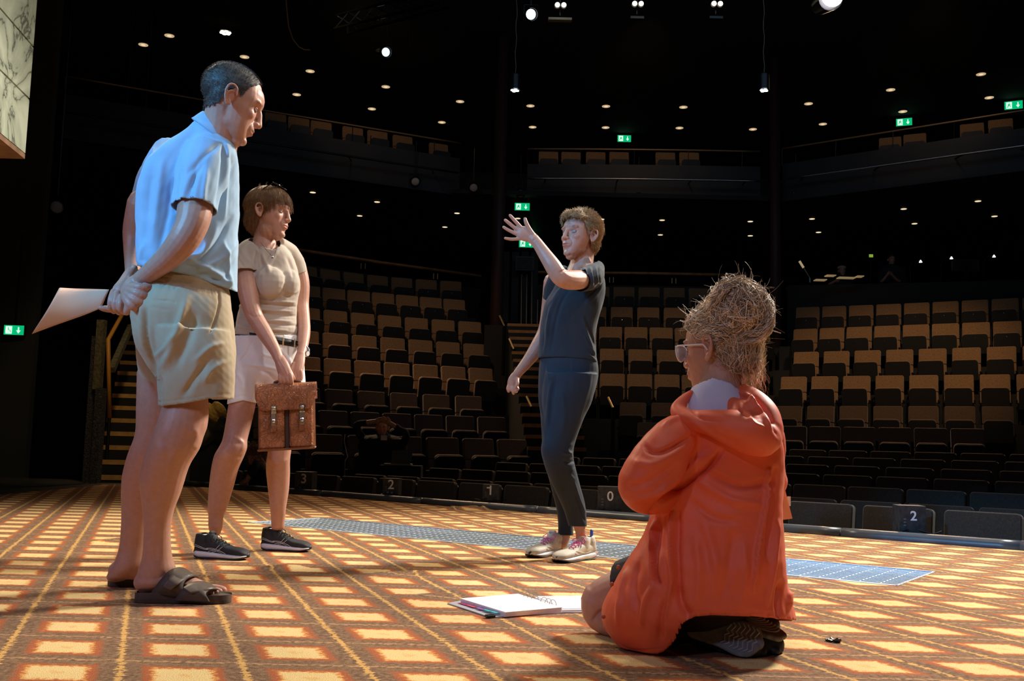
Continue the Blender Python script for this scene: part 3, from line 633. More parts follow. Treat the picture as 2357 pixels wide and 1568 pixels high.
# ------------------------------------------------------------------ exit signs
def exit_sign(px, py, d, w, yaw, lab, chair=False, drop=None):
    c = P(px, py, d); t = thing('exit_sign', lab, 'exit sign', tuple(c), yaw); h = w*.5
    m = MB(); m.box((0, .03, 0), (w+.02, .05, h+.02)); m.build('case', BLKMET, t)
    m = MB(); m.box((0, 0, 0), (w, .01, h)); m.build('green_face', GREEN, t)
    m = MB(); m.box((-w*.25, -.008, 0), (w*.32, .005, h*.8)); m.build('white_field', WHITEE, t)
    y = -.0125; q = h*.8
    def pl(m, pts): m.add([(p[0], y, p[1]) for p in pts]+[(p[0], y+.002, p[1]) for p in pts], [tuple(range(len(pts))), tuple(range(2*len(pts)-1, len(pts)-1, -1))]+[(i, len(pts)+i, len(pts)+(i+1) % len(pts), (i+1) % len(pts)) for i in range(len(pts))])
    m = MB(); k = q/2; X = -w*.25
    if not chair:
        m.ball((X+.02*w, y, .62*k), (.13*k, .004, .13*k), 8)
        pl(m, [(X-.05*w, .45*k), (X+.05*w, .4*k), (X+.03*w, -.05*k), (X-.07*w, -.1*k)])
        pl(m, [(X-.05*w, .0*k), (X+.02*w, .0*k), (X-.09*w, -.75*k), (X-.12*w, -.7*k)]); pl(m, [(X, .0*k), (X+.05*w, .02*k), (X+.10*w, -.5*k), (X+.07*w, -.55*k)])
        pl(m, [(X+.04*w, .38*k), (X+.12*w, .1*k), (X+.10*w, .02*k), (X+.03*w, .25*k)])
    else:
        m.ball((X-.02*w, y, .65*k), (.12*k, .004, .12*k), 8); pl(m, [(X-.04*w, .5*k), (X, .5*k), (X+.01*w, 0), (X-.03*w, 0)]); pl(m, [(X-.03*w, .05*k), (X+.08*w, .05*k), (X+.08*w, -.06*k), (X-.03*w, -.06*k)]); pl(m, [(X+.06*w, 0), (X+.09*w, 0), (X+.12*w, -.6*k), (X+.09*w, -.6*k)])
        ring = [(X-.02*w+.35*k*math.cos(a)*1.0, -.3*k+.35*k*math.sin(a)) for a in np.linspace(2.2, 6.0, 12)]
        for a, b in zip(ring[:-1], ring[1:]): pl(m, [a, b, (b[0]*.97+(X-.02*w)*.03, b[1]+.04*k), (a[0]*.97+(X-.02*w)*.03, a[1]+.04*k)])
    m.build('figure_symbol', GREEN, t)
    m = MB(); X = w*.24; y = -.008; pl(m, [(X-.03*w, .32*h), (X+.03*w, .32*h), (X+.03*w, -.02*h), (X+.11*w, -.02*h), (X, -.36*h), (X-.11*w, -.02*h), (X-.03*w, -.02*h)]); m.build('arrow_symbol', WHITEE, t)
    m = MB(); m.tube([(0, .04, h*.5), (0, .04, h*.5+(drop or .35))], .012, 6); m.build('hanger', BLKMET, t)
exit_sign(1437, 319, 27.0, .375, 0, 'lit green exit sign with white arrow above the middle balcony seats', drop=.95)
exit_sign(2081, 281, 25, .385, math.radians(-20), 'lit green exit sign with white arrow above the far balcony seats', drop=.45)
exit_sign(2333, 242, 23.6, .40, math.radians(-22), 'lit green exit sign with white arrow at the right picture edge', drop=.45)
exit_sign(1202, 476, 22.0, .335, 0, 'upper green exit sign behind the raised hand', drop=.55)
exit_sign(1212, 561, 26, .40, 0, 'lower green exit sign half hidden by the raised hand', drop=.45)
exit_sign(32, 760, 12.6, .24, 0.1, 'green exit sign with a wheelchair symbol on the dark side wall', True, 1.2)

# ------------------------------------------------------------------ marble block at the upper left
def marble():
    m = bpy.data.materials.new('veined_marble'); m.use_nodes = True; nt = m.node_tree; b = nt.nodes['Principled BSDF']; N, L = nt.nodes, nt.links
    tc = N.new('ShaderNodeTexCoord'); mp = N.new('ShaderNodeMapping'); mp.inputs['Rotation'].default_value = (.5, .3, .6); L.new(tc.outputs['Object'], mp.inputs[0])
    n1 = N.new('ShaderNodeTexNoise'); n1.inputs['Scale'].default_value = 2.2; n1.inputs['Detail'].default_value = 8; n1.inputs['Distortion'].default_value = 1.2; L.new(mp.outputs[0], n1.inputs[0])
    sb = N.new('ShaderNodeMath'); sb.operation = 'SUBTRACT'; sb.inputs[1].default_value = .5; L.new(n1.outputs[0], sb.inputs[0])
    ab = N.new('ShaderNodeMath'); ab.operation = 'ABSOLUTE'; L.new(sb.outputs[0], ab.inputs[0])
    cr = N.new('ShaderNodeValToRGB'); cr.color_ramp.elements[0].color = (.10, .11, .085, 1); cr.color_ramp.elements[1].position = .018; cr.color_ramp.elements[1].color = (.42, .47, .36, 1)
    e = cr.color_ramp.elements.new(.14); e.color = (.62, .68, .54, 1); L.new(ab.outputs[0], cr.inputs[0])
    n2 = N.new('ShaderNodeTexNoise'); n2.inputs['Scale'].default_value = 1.3; n2.inputs['Detail'].default_value = 3; L.new(mp.outputs[0], n2.inputs[0])
    mr = N.new('ShaderNodeMapRange'); L.new(n2.outputs[0], mr.inputs[0]); mr.inputs[1].default_value = .35; mr.inputs[2].default_value = .65; mr.inputs[3].default_value = .55; mr.inputs[4].default_value = 1.05
    mx = N.new('ShaderNodeMix'); mx.data_type = 'RGBA'; mx.blend_type = 'MULTIPLY'; mx.inputs[0].default_value = 1; L.new(cr.outputs[0], mx.inputs[6]); L.new(mr.outputs[0], mx.inputs[7]); L.new(mx.outputs[2], b.inputs['Base Color'])
    b.inputs['Roughness'].default_value = .3; return m
MARB = marble()
t = thing('marble_block', 'hanging block clad in veined pale green marble slabs at the upper corner', 'marble block')
c = P(58, 355, 6.0); dirx = np.array([-0.134, 1.0, 0]); dirx /= np.linalg.norm(dirx)
x0, y0, zb = c[0], c[1], c[2]
def side(y): return x0-(y-y0)*0.134*1.0
zs = [zb, P(68, 228, 6.0)[2], P(76, 108, 6.0)[2], P(80, -20, 6.0)[2], P(80, -160, 6.0)[2]]
for k in range(4):
    ya, yb = 2.0, 6.0
    m = MB(); g = .006; m.prism([(side(ya), ya), (side(yb), yb), (side(yb)-.05, yb), (side(ya)-.05, ya)], zs[k]+g, zs[k+1]-g); m.build('slab', MARB, t)
m = MB(); m.prism([(side(2.0)-.03, 2.0), (side(6)-.03, 5.98), (side(6)-1.4, 5.98), (side(2)-1.4, 2.0)], zb, zs[-1]); m.build('core', mat('dark_core', (.03, .03, .025), .8), t)
m = MB(); m.prism([(side(2.0), 2.0), (side(6), 6.0), (side(6)-1.5, 6.0), (side(2)-1.5, 2.0)], zb-.03, zb); m.build('underside', mat('brown_underside', (.30, .17, .10), .6, noise=(6, .4)), t)
m = MB(); m.tube([(x0-.7, 4, zs[-1]), (x0-.7, 4, 10.0)], .03, 6); m.build('hanger', BLKMET, t)

# ------------------------------------------------------------------ numbered monitor boxes on the stage edge
def text_mesh(s, size, ext, mt, parent, loc, rx=math.radians(90), bold=.0):
    cu = bpy.data.curves.new('number', 'FONT'); cu.body = s; cu.size = size; cu.extrude = ext; cu.align_x = 'CENTER'; cu.align_y = 'CENTER'; cu.offset = bold
    o = bpy.data.objects.new('number', cu); sc.collection.objects.link(o); bpy.context.view_layer.update()
    me = bpy.data.meshes.new_from_object(o.evaluated_get(bpy.context.evaluated_depsgraph_get())); bpy.data.objects.remove(o, do_unlink=True)
    q = bpy.data.objects.new('number', me); me.materials.clear(); me.materials.append(mt); link(q, parent); q.location = loc; q.rotation_euler = (rx, 0, 0); return q
NUMW = mat('grey_white_numeral', (.85, .85, .9), .6)
BOXM = mat('scuffed_black_box', (.030, .030, .034), .6, noise=(30, .6))
for i, (px, py, w, s, lab) in enumerate(((698, 1108, 40, '3', 'black box with a white 3 on the stage edge, between the woman and the seats'), (899, 1121, 36, '2', 'small black box with a white 2 on the stage edge below the seated laptop user'), (1128, 1134, 34, '1', 'small black box with a white 1 on the stage edge left of the dark-clad woman'),
      (1403, 1150, 54, '0', 'black box with a white 0 on the stage edge by the orange elbow'), (2101, 1196, 58, '2', 'black box with a white 2 on the stage edge in front of the far block'))):
    xx = edge_at_px(px+4); d = edge_y(xx)+.20; c = P(px, py, d); sw = w*S(d)
    t = thing('monitor_box', lab, 'box', (c[0], c[1], c[2]), math.radians(-6)); zb_ = c[2]-sw*.55
    m = MB(); m.box((0, sw*.5, -.0), (sw, sw, sw*1.05)); m.box((0, sw*.5, -sw*.5-.05), (sw*.8, sw*.8, .1)); m.build('case', BOXM, t)
    text_mesh(s, 26*S(d)*1.15, .001, NUMW, t, (0.03*sw, -.003, .12*sw), bold=.0015)
    if s == '1': m = MB(); z_ = 26*S(d)*1.15; m.box((.03*sw-z_*.16, -.003, .12*sw+z_*.22), (z_*.26, .003, z_*.10), T=None); m.build('number', NUMW, t)
    m = MB(); 
    for k in range(3): m.ball((-.3*sw, -.001, (-.0-.12*k)*sw), (.06*sw, .002, .035*sw), 6)
    m.build('small_label', mat('dim_label', (.12, .12, .13), .7), t)
    m = MB(); m.tube([(-.2*sw, -.01, -.4*sw), (-.6*sw, -.05, -.5*sw), (-1.0*sw, 0, -.45*sw)], .004, 5); m.tube([(.2*sw, -.01, -.4*sw), (.7*sw, -.05, -.52*sw), (1.1*sw, 0, -.42*sw)], .004, 5); m.build('cable', BLKMET, t)
    if i in (0, 1):
        m = MB(); m.ball((.12*sw, -.02, -.38*sw), .012, 8); m.ball((-.14*sw, -.02, -.36*sw), .012, 8); m.build('plug', mat('blue_plug', (.12, .16, .4), .4), t)

# ------------------------------------------------------------------ control desk in the far block
bpts = [PZ(1812, 655, HC+3.80), PZ(2050, 650, HC+3.80), PZ(2420, 640, HC+3.80)]
strip(smooth_pl(bpts, 10), HC+2.2, HC+3.78, .1, 'wall_desk_front', BLACK)
o = strip(smooth_pl(bpts, 10)+np.array([0, .13]), HC+3.70, HC+3.76, .8, 'control_desk', BLKMET, False); tag(o, 'long black control desk behind the far seat block', 'desk')
t = thing('music_stand', 'tilted lit music stand at the near end of the control desk', 'stand')
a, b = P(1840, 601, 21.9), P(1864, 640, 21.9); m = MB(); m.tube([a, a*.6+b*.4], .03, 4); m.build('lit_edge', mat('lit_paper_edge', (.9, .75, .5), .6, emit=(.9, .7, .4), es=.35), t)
m = MB(); m.tube([a*.6+b*.4, b], .014, 5); m.tube([b, b-np.array([0, 0, .1])], .02, 5); m.build('stem', STEEL, t)
for i, (px, py, w, lab) in enumerate(((1888, 645, 26, 'lit white papers at the near end of the control desk'), (1911, 635, 22, 'thin lit script on the control desk left of the capped person'), (1948, 640, 40, 'long lit script on the control desk before the capped person'), (1978, 637, 16, 'pale folded paper on the control desk beside the capped person'))):
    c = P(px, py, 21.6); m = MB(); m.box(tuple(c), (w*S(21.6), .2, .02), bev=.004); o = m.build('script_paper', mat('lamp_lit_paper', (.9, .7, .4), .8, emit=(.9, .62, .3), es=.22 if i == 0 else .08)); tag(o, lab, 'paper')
for i, (px, py, lab) in enumerate(((2119, 602, 'small white desk lamp beside the second seated operator'), (2190, 594, 'small white desk lamp in the middle of the control desk'), (2288, 590, 'small white desk lamp at the far end of the control desk'))):
    c = P(px, py, 21.3); t = thing('desk_lamp', lab, 'lamp', tuple(c)); m = MB(); m.cyl((0, 0, -.02), (0, 0, .03), .035, .01, 10); m.build('lamp_shade', mat('desk_lamp_glow', (1, 1, 1), emit=(1, .85, .8), es=3), t)
    m = MB(); m.tube([(0, .02, .02), (-.12 if i else -.15, .05, 0), (-.2, .08, -.12), (-.2, .08, c[2]*-1+HC+3.75)], .008, 5); m.build('gooseneck', BLKMET, t)
c = P(2005, 589, 22); t = thing('desk_monitor', 'small yellow-green lit display above the control desk', 'monitor', tuple(c)); m = MB(); m.box((0, 0, 0), (.085, .02, .065)); m.build('screen', mat('yellow_green_screen', (1, 1, 1), emit=(.3, .55, .02), es=.6), t)
m = MB(); m.box((0, .02, 0), (.11, .02, .09)); m.tube([(0, .03, 0), (0, .05, HC+3.75-c[2])], .012, 5); m.build('stand', BLKMET, t)
c = P(2222, 612, 21.5); t = thing('desk_monitor', 'black rounded monitor on the control desk between two small lamps', 'monitor', tuple(c)); m = MB(); m.box((0, 0, 0), (.62, .05, .28), bev=.03); m.build('screen', PAN, t); m = MB(); m.box((0, .02, (HC+3.75-c[2])/2), (.1, .1, c[2]-HC-3.75)); m.build('stand', BLKMET, t)
P = P_opt
# ------------------------------------------------------------------ figure toolkit
def nrm(v): v = np.asarray(v, float); return v/max(1e-9, np.linalg.norm(v))
def crom(pts, k=4):
    """smooth a list of rows (any width) with Catmull-Rom, k steps per span"""
    p = np.asarray(pts, float); n = len(p)
    if n < 3: return np.array([p[0]*(1-t)+p[-1]*t for t in np.linspace(0, 1, k+1)])
    out = []
    for i in range(n-1):
        a, b, c, d = p[max(i-1, 0)], p[i], p[i+1], p[min(i+2, n-1)]
        for j in range(k):
            t = j/k; out.append(.5*((2*b)+(-a+c)*t+(2*a-5*b+4*c-d)*t*t+(-a+3*b-3*c+d)*t**3))
    out.append(p[-1]); return np.array(out)
class Body:
    """closed pieces, later fused by a voxel remesh into one surface"""
    def __init__(s): s.v = []; s.f = []; s.n = 0
    def add(s, V, Fs): s.v.append(np.asarray(V, float)); s.f += [tuple(s.n+i for i in f) for f in Fs]; s.n += len(V)
    def rings(s, C, A, B, n=20, power=2.0, rnd=True):
        """C centres, A and B half-axis vectors (N,3)"""
        C, A, B = map(lambda q: np.asarray(q, float), (C, A, B)); th = np.linspace(0, 2*math.pi, n, endpoint=False)
        c, si = np.cos(th), np.sin(th); e = 2.0/power
        c = np.sign(c)*np.abs(c)**e; si = np.sign(si)*np.abs(si)**e
        if rnd:
            def cap(i, j):
                t = C[i]-C[j]; t = t/max(1e-9, np.linalg.norm(t)); r = min(np.linalg.norm(A[i]), np.linalg.norm(B[i]))
                return [(C[i]+t*r*.5, .86), (C[i]+t*r*.86, .5), (C[i]+t*r*.98, .15)]
            pre = [(p, k, 0) for p, k in cap(0, 1)][::-1]; post = [(p, k, -1) for p, k in cap(-1, -2)]
            C = np.vstack([[p for p, _, _ in pre], C, [p for p, _, _ in post]])
            A = np.vstack([[A[i]*k for _, k, i in pre], A, [A[i]*k for _, k, i in post]]); B = np.vstack([[B[i]*k for _, k, i in pre], B, [B[i]*k for _, k, i in post]])
        N = len(C); V = C[:, None]+A[:, None]*c[None, :, None]+B[:, None]*si[None, :, None]; V = V.reshape(-1, 3)
        Fs = [(i*n+k, i*n+(k+1) % n, (i+1)*n+(k+1) % n, (i+1)*n+k) for i in range(N-1) for k in range(n)]
        Fs += [tuple(range(n-1, -1, -1)), tuple((N-1)*n+k for k in range(n))]
        s.add(V, Fs)
    def limb(s, pts, n=14, k=5, flat=None, fd=None, rnd=True):
        """pts rows (x,y,z,r); flat = thickness ratio along direction fd"""
        q = crom([list(p[:3])+[p[3]] for p in pts], k); C, r = q[:, :3], q[:, 3]
        T = np.gradient(C, axis=0); T /= np.linalg.norm(T, axis=1)[:, None]+1e-9
        u = nrm(np.cross(T[0], [0.3, .2, .9])) if fd is None else nrm(fd); A = []; B = []
        for t, ri in zip(T, r):
            u = nrm(u-t*(u@t)); w = np.cross(t, u); A.append(u*ri*(flat or 1)); B.append(w*ri)
        s.rings(C, A, B, n, rnd=rnd)
    def ell(s, c, r, R=None, n=16):
        m = MB(); m.ball((0, 0, 0), r, n); V = np.array(m.v); 
        if R is not None: V = V@np.asarray(R).T
        s.add(V+np.asarray(c), m.f)
    def merge(s, o):
        for v in o.v: s.v.append(v)
        s.f += [tuple(s.n+i for i in f) for f in o.f]; s.n += o.n
    def fuse(s, voxel, smooth=3, fac=0.5):
        me = bpy.data.meshes.new('tmp'); me.from_pydata(np.vstack(s.v).tolist(), [], s.f); o = bpy.data.objects.new('tmp', me); sc.collection.objects.link(o)
        r = o.modifiers.new('r', 'REMESH'); r.mode = 'VOXEL'; r.voxel_size = voxel; r.adaptivity = 0
        if smooth: q = o.modifiers.new('s', 'SMOOTH'); q.iterations = smooth; q.factor = fac
        bpy.context.view_layer.update(); ev = o.evaluated_get(bpy.context.evaluated_depsgraph_get()); m2 = bpy.data.meshes.new_from_object(ev)
        V = np.empty(len(m2.vertices)*3); m2.vertices.foreach_get('co', V); V = V.reshape(-1, 3)
        L = np.empty(len(m2.loops), int); m2.loops.foreach_get('vertex_index', L)
        cnt = np.empty(len(m2.polygons), int); m2.polygons.foreach_get('loop_total', cnt)
        if (cnt == 4).all(): Q = L.reshape(-1, 4)
        else:
            st = np.r_[0, np.cumsum(cnt)[:-1]]; Q = np.array([list(L[a:a+c])+[L[a+c-1]]*(4-c) for a, c in zip(st, cnt) if c in (3, 4)])
        bpy.data.objects.remove(o, do_unlink=True); bpy.data.meshes.remove(m2); bpy.data.meshes.remove(me)
        return V, Q
def vnormals(V, Q):
    a, b, c, d = (V[Q[:, i]] for i in range(4)); fn = np.cross(c-a, d-b); N = np.zeros_like(V)
    for i in range(4): np.add.at(N, Q[:, i], fn)
    return N/(np.linalg.norm(N, axis=1)[:, None]+1e-12)
def keep(V, Q, mask):
    """drop faces that hold a vertex outside mask"""
    Q = Q[mask[Q].all(axis=1)]; u = np.unique(Q); re = -np.ones(len(V), int); re[u] = np.arange(len(u)); return V[u], re[Q]
def boundary(Q):
    E = np.vstack([Q[:, [0, 1]], Q[:, [1, 2]], Q[:, [2, 3]], Q[:, [3, 0]]]); E = E[E[:, 0] != E[:, 1]]; k = np.sort(E, axis=1); u, c = np.unique(k, axis=0, return_counts=True); return np.unique(u[c == 1])
def cut(V, Q, c, n, r):
    """open the shell beyond the plane (c,n) within radius r; snap the hem to the plane"""
    c, n = np.asarray(c, float), nrm(n); d = (V-c)@n; dist = np.linalg.norm((V-c)-d[:, None]*n, axis=1)
    V, Q = keep(V, Q, ~((d > 0) & (dist < r) & (d < r))); d = (V-c)@n; dist = np.linalg.norm((V-c)-d[:, None]*n, axis=1); b = boundary(Q); b = b[(np.abs(d[b]) < .02) & (dist[b] < r*1.1)]
    V[b] -= n*d[b][:, None]; return V, Q
def cutcap(V, Q, c, n, r, tol=.013, dot=.45):
    """open a flat end cap at the plane (c,n) and square the hem"""
    c, n = np.asarray(c, float), nrm(n); N = vnormals(V, Q); d = (V-c)@n; dist = np.linalg.norm((V-c)-d[:, None]*n, axis=1)
    V, Q = keep(V, Q, ~((np.abs(d) < tol) & (dist < r) & (N@n > dot))); d = (V-c)@n; dist = np.linalg.norm((V-c)-d[:, None]*n, axis=1); b = boundary(Q); b = b[(np.abs(d[b]) < tol*1.3) & (dist[b] < r*1.2)]
    V[b] -= n*(d[b]-np.median(d[b]) if len(b) else 0)[:, None]; return V, Q
def ribbon(name, A, Bp, mt, parent, th=.004, k=6, nj=4, bulge=0.0):
    A, Bp = crom([P(*q) for q in A], k), crom([P(*q) for q in Bp], k); V = []
    for i in range(len(A)):
        for j in range(nj+1):
            t = j/nj; V.append(A[i]*(1-t)+Bp[i]*t+(CAM-A[i])/np.linalg.norm(CAM-A[i])*bulge*math.sin(math.pi*t))
    Q = np.array([(i*(nj+1)+j, i*(nj+1)+j+1, (i+1)*(nj+1)+j+1, (i+1)*(nj+1)+j) for i in range(len(A)-1) for j in range(nj)])
    return mk(name, np.array(V), Q, mt, parent, thick=th)
def noise3(V, sc_, seed=0):
    rs = np.random.RandomState(seed); o = np.zeros(len(V))
    for k in range(5):
        w = rs.normal(size=3)*sc_*(1+.5*k); o += np.sin(V@w+rs.uniform(0, 6.28))/(1+.35*k)
    return o/2.6
def folds(V, Q, strokes, cloth=None):
    """ridge (+) or crease (-) strokes along polylines seen by the camera: (points px, width px, height m)"""
    N = vnormals(V, Q); px, py = proj(V); face = ((CAM-V)*N).sum(1) > 0; D = np.zeros(len(V))
    for pts, w, h in strokes:
        pts = crom(pts, 4) if len(pts) > 2 else np.array(pts, float); best = np.full(len(V), 1e9); tt = np.zeros(len(V)); L = len(pts)-1
        lo, hi = pts.min(0)-3*w, pts.max(0)+3*w; idx = np.where(face & (px > lo[0]) & (px < hi[0]) & (py > lo[1]) & (py < hi[1]))[0]
        if not len(idx): continue
        X = np.stack([px[idx], py[idx]], 1); bb = np.full(len(idx), 1e9); t_ = np.zeros(len(idx))
        for i in range(L):
            a, b = pts[i], pts[i+1]; ab = b-a; t = np.clip((X-a)@ab/(ab@ab+1e-9), 0, 1); d = np.linalg.norm(X-a-t[:, None]*ab, axis=1)
            m = d < bb; bb[m] = d[m]; t_[m] = (i+t[m])/L
        D[idx] += h*np.exp(-(bb/w)**2)*np.clip(np.sin(np.pi*np.clip(t_*.86+.07, 0, 1))*1.4, 0, 1)
    if cloth:
        for s_, h, sd, stretch in cloth: D += h*noise3(V*np.array(stretch), s_, sd)
    return V+N*D[:, None]
def mk(name, V, Q, mt, parent, tint=None, thick=0.0):
    me = bpy.data.meshes.new(name); me.vertices.add(len(V)); me.vertices.foreach_set('co', V.astype(np.float32).ravel())
    tri = Q[:, 2] == Q[:, 3]; nq = (~tri).sum(); Qs, Ts = Q[~tri], Q[tri][:, :3]
    me.loops.add(len(Qs)*4+len(Ts)*3); me.loops.foreach_set('vertex_index', np.r_[Qs.ravel(), Ts.ravel()].astype(np.int32))
    me.polygons.add(len(Qs)+len(Ts)); st = np.r_[np.arange(len(Qs))*4, len(Qs)*4+np.arange(len(Ts))*3]
    me.polygons.foreach_set('loop_start', st.astype(np.int32)); me.polygons.foreach_set('use_smooth', np.ones(len(st), bool))
    me.update(calc_edges=True); me.validate(); me.materials.append(mt)
    if tint is not None:
        a = me.color_attributes.new('tint', 'FLOAT_COLOR', 'POINT'); a.data.foreach_set('color', np.c_[tint, np.ones(len(V))].astype(np.float32).ravel())
    o = bpy.data.objects.new(name, me); link(o, parent)
    if thick: q = o.modifiers.new('t', 'SOLIDIFY'); q.thickness = thick; q.offset = -1
    return o
def join(parts):
    Vs, Qs, n = [], [], 0
    for V, Q in parts: Vs.append(V); Qs.append(Q+n); n += len(V)
    return np.vstack(Vs), np.vstack(Qs)
def strands(name, lines, r, mt, parent, tip=.25, tint=None):
    """thin three-sided hairs as one mesh; lines (N,K,3)"""
    Ls = np.asarray(lines, float); N, K, _ = Ls.shape; T = np.gradient(Ls, axis=1); T /= np.linalg.norm(T, axis=2)[..., None]+1e-9
    u = np.cross(T, np.array([.31, .52, .79])); u /= np.linalg.norm(u, axis=2)[..., None]+1e-9; w = np.cross(T, u)
    rr = (np.linspace(1, tip, K)*r)[None, :, None] if np.isscalar(r) else np.asarray(r)[:, None, None]*np.linspace(1, tip, K)[None, :, None]
    V = np.stack([Ls+(u*math.cos(a)+w*math.sin(a))*rr for a in (0, 2.094, 4.189)], 2).reshape(-1, 3)
    base = (np.arange(N)*K*3)[:, None, None]+(np.arange(K-1)*3)[None, :, None]; Q = []
    for k in range(3):
        k2 = (k+1) % 3; Q.append(np.stack([base[..., 0]+k, base[..., 0]+k2, base[..., 0]+3+k2, base[..., 0]+3+k], -1).reshape(-1, 4))
    if tint is not None: tint = np.repeat(np.asarray(tint, float), K*3, axis=0)
    return mk(name, V, np.vstack(Q), mt, parent, tint)

def hug(name, V, Q, C0, dirf, n, l0, l1, off, r, mt, parent, seed=1, pal_=None, K=7, curl=.0):
    """strands that lie along a surface: dirf(points, normals) gives the flow"""
    rs = np.random.RandomState(seed); N = vnormals(V, Q); idx = rs.randint(0, len(V), n); X = V[idx].copy(); Nn = N[idx]; rad = np.linalg.norm(X-C0, axis=1); L = [X+Nn*off*.2]; ln_ = rs.uniform(l0, l1, (n, 1)); jit = rs.normal(size=(n, 3))*.35; ph = rs.uniform(0, 6.28, (n, 1)); oo = off*rs.uniform(.4, 1.5, (n, 1)); cur = X
    for k in range(1, K):
        d = dirf(cur, Nn)+jit; d -= Nn*(d*Nn).sum(1)[:, None]; d /= np.linalg.norm(d, axis=1)[:, None]+1e-9; sd = np.cross(Nn, d); cur = cur+d*ln_/K+sd*np.cos(ph+k*1.2)*curl
        rv = cur-C0; rn = np.linalg.norm(rv, axis=1); k0 = np.clip(rn/rad, .93, 1.07); cur = C0+rv/rn[:, None]*(rad*k0)[:, None]; L.append(cur+Nn*oo*math.sin(math.pi*(.15+.7*k/K)))
    L = np.stack(L, 1); T_ = None if pal_ is None else np.array([pal_[i] for i in rs.randint(0, len(pal_), n)])*rs.uniform(.75, 1.15, (n, 1))
    return strands(name, L, r*rs.uniform(.6, 1.3, n), mt, parent, .5, T_)
# ---- head in its own frame: x to its left, y forward, z up; origin between the ears at eye height
class Head:
    def __init__(s, c, fwd, up, size=1.0):
        s.c = np.asarray(c, float); s.y = nrm(fwd); s.x = nrm(np.cross(np.asarray(up, float), s.y))*-1; s.z = np.cross(s.x, s.y); s.k = size
        s.R = np.stack([s.x, s.y, s.z], 1)
    def w(s, p): return s.c+(np.asarray(p, float)*s.k)@s.R.T
    def loc(s, V): return ((V-s.c)@s.R)/s.k
def head_body(h, jaw=1.0, nose=1.0, lipopen=0.0, thin=1.0):
    b = Body(); E = lambda c, r, n=18: b.ell(h.w(c), np.array(r)*h.k, h.R, n)
    E((0, -.018, .040), (.074, .094, .078), 24); E((0, .020, .028), (.066, .070, .062), 20)
    sec = [(.045, .064, .074, -.03), (.022, .066, .082, -.03), (.0, .0655, .080, -.035), (-.025, .064, .080, -.035), (-.05, .058*thin, .080, -.03), (-.075, .049*jaw, .080, -.02), (-.098, .037*jaw, .078, .0), (-.112, .023*jaw, .070, .018)]
    q = crom(sec, 3); C = [h.w((0, (f+bk)/2, z)) for z, wd, f, bk in q]; A = [h.x*wd*h.k for z, wd, f, bk in q]; B = [h.y*(f-bk)/2*h.k for z, wd, f, bk in q]
    b.rings(C, A, B, 26, 2.35)
    b.limb([(*h.w((0, .078, .014)), .0085*h.k), (*h.w((0, .088, .002)), .008*h.k), (*h.w((0, .0935*nose**.3, -.018)), .0095*h.k), (*h.w((0, .0985*nose**.4, -.033)), .0112*h.k)], 12, 4)
    for sx in (-1, 1):
        E((sx*.0115, .090, -.036), (.0085, .010, .0075), 10)
        E((sx*.030, .070, .021), (.026, .013, .008)); E((sx*.038, .056, -.024), (.019, .020, .020)); E((sx*.036, .016, -.066), (.014*jaw, .036, .026))
    E((0, .072, -.104), (.021*jaw, .015, .014)); E((0, .079, -.058), (.030, .0125, .024))
    lo = lipopen
    E((0, .0875, -.0595+lo*.003), (.021-lo*.008, .0075+lo*.004, .0052)); E((0, .086, -.0705-lo*.008), (.018-lo*.005, .0080+lo*.003, .0060))
    return b
def ear(h, sx, sz=1.0):
    """rim, lobe and bowl of one ear, as closed pieces"""
    b = Body(); o = np.array([sx*.069, -.006, -.008]); 
    def pt(u, v, w): return h.w(o+np.array([sx*(.004+w), u*.9-.004, v])*1.0)
    rim = [(.012, .008, .004), (.008, .024, .008), (-.006, .031, .013), (-.018, .024, .017), (-.021, .006, .017), (-.014, -.014, .012), (-.003, -.027, .006), (.005, -.024, .004)]
    b.limb([(*pt(u*sz, v*sz, w), .0042*h.k) for u, v, w in rim], 8, 4)
    b.limb([(*pt(.000, .016*sz, .006), .0032*h.k), (*pt(-.012, .008, .011), .0034*h.k), (*pt(-.010, -.010, .009), .0032*h.k), (*pt(0, -.016, .006), .003*h.k)], 8, 3)
    b.ell(pt(-.004, .0, -.001), np.array((.006, .016, .026))*h.k, h.R, 12); b.ell(pt(.001, -.024, .004), np.array((.005, .008, .009))*h.k, h.R, 10)
    return b
def face_dents(V, h, lipopen=0.0):
    p = h.loc(V); D = np.zeros_like(V)
    for sx in (-1, 1):
        d2 = ((p-np.array([sx*.031, .078, .001]))**2/np.array([.017, .02, .0105])**2).sum(1); D -= (.0075*np.exp(-d2))[:, None]*np.array([0, 1, 0])
        d2 = ((p-np.array([sx*.0065, .093, -.0445]))**2/np.array([.0045, .006, .0035])**2).sum(1); D += (.003*np.exp(-d2))[:, None]*np.array([0, -.3, 1])
        d2 = ((p-np.array([sx*.027, .078, -.052]))**2/np.array([.006, .02, .018])**2).sum(1); D -= (.0022*np.exp(-d2))[:, None]*np.array([0, 1, 0])
        d2 = ((p-np.array([sx*.072, -.004, -.004]))**2/np.array([.02, .008, .010])**2).sum(1)
    d2 = ((p-np.array([0, .088, -.065-lipopen*.003]))**2/np.array([.019-lipopen*.008, .012, .0020+lipopen*.006])**2).sum(1); D -= ((.0035+lipopen*.010)*np.exp(-d2))[:, None]*np.array([0, 1, 0])
    return V+(D*h.k)@h.R.T
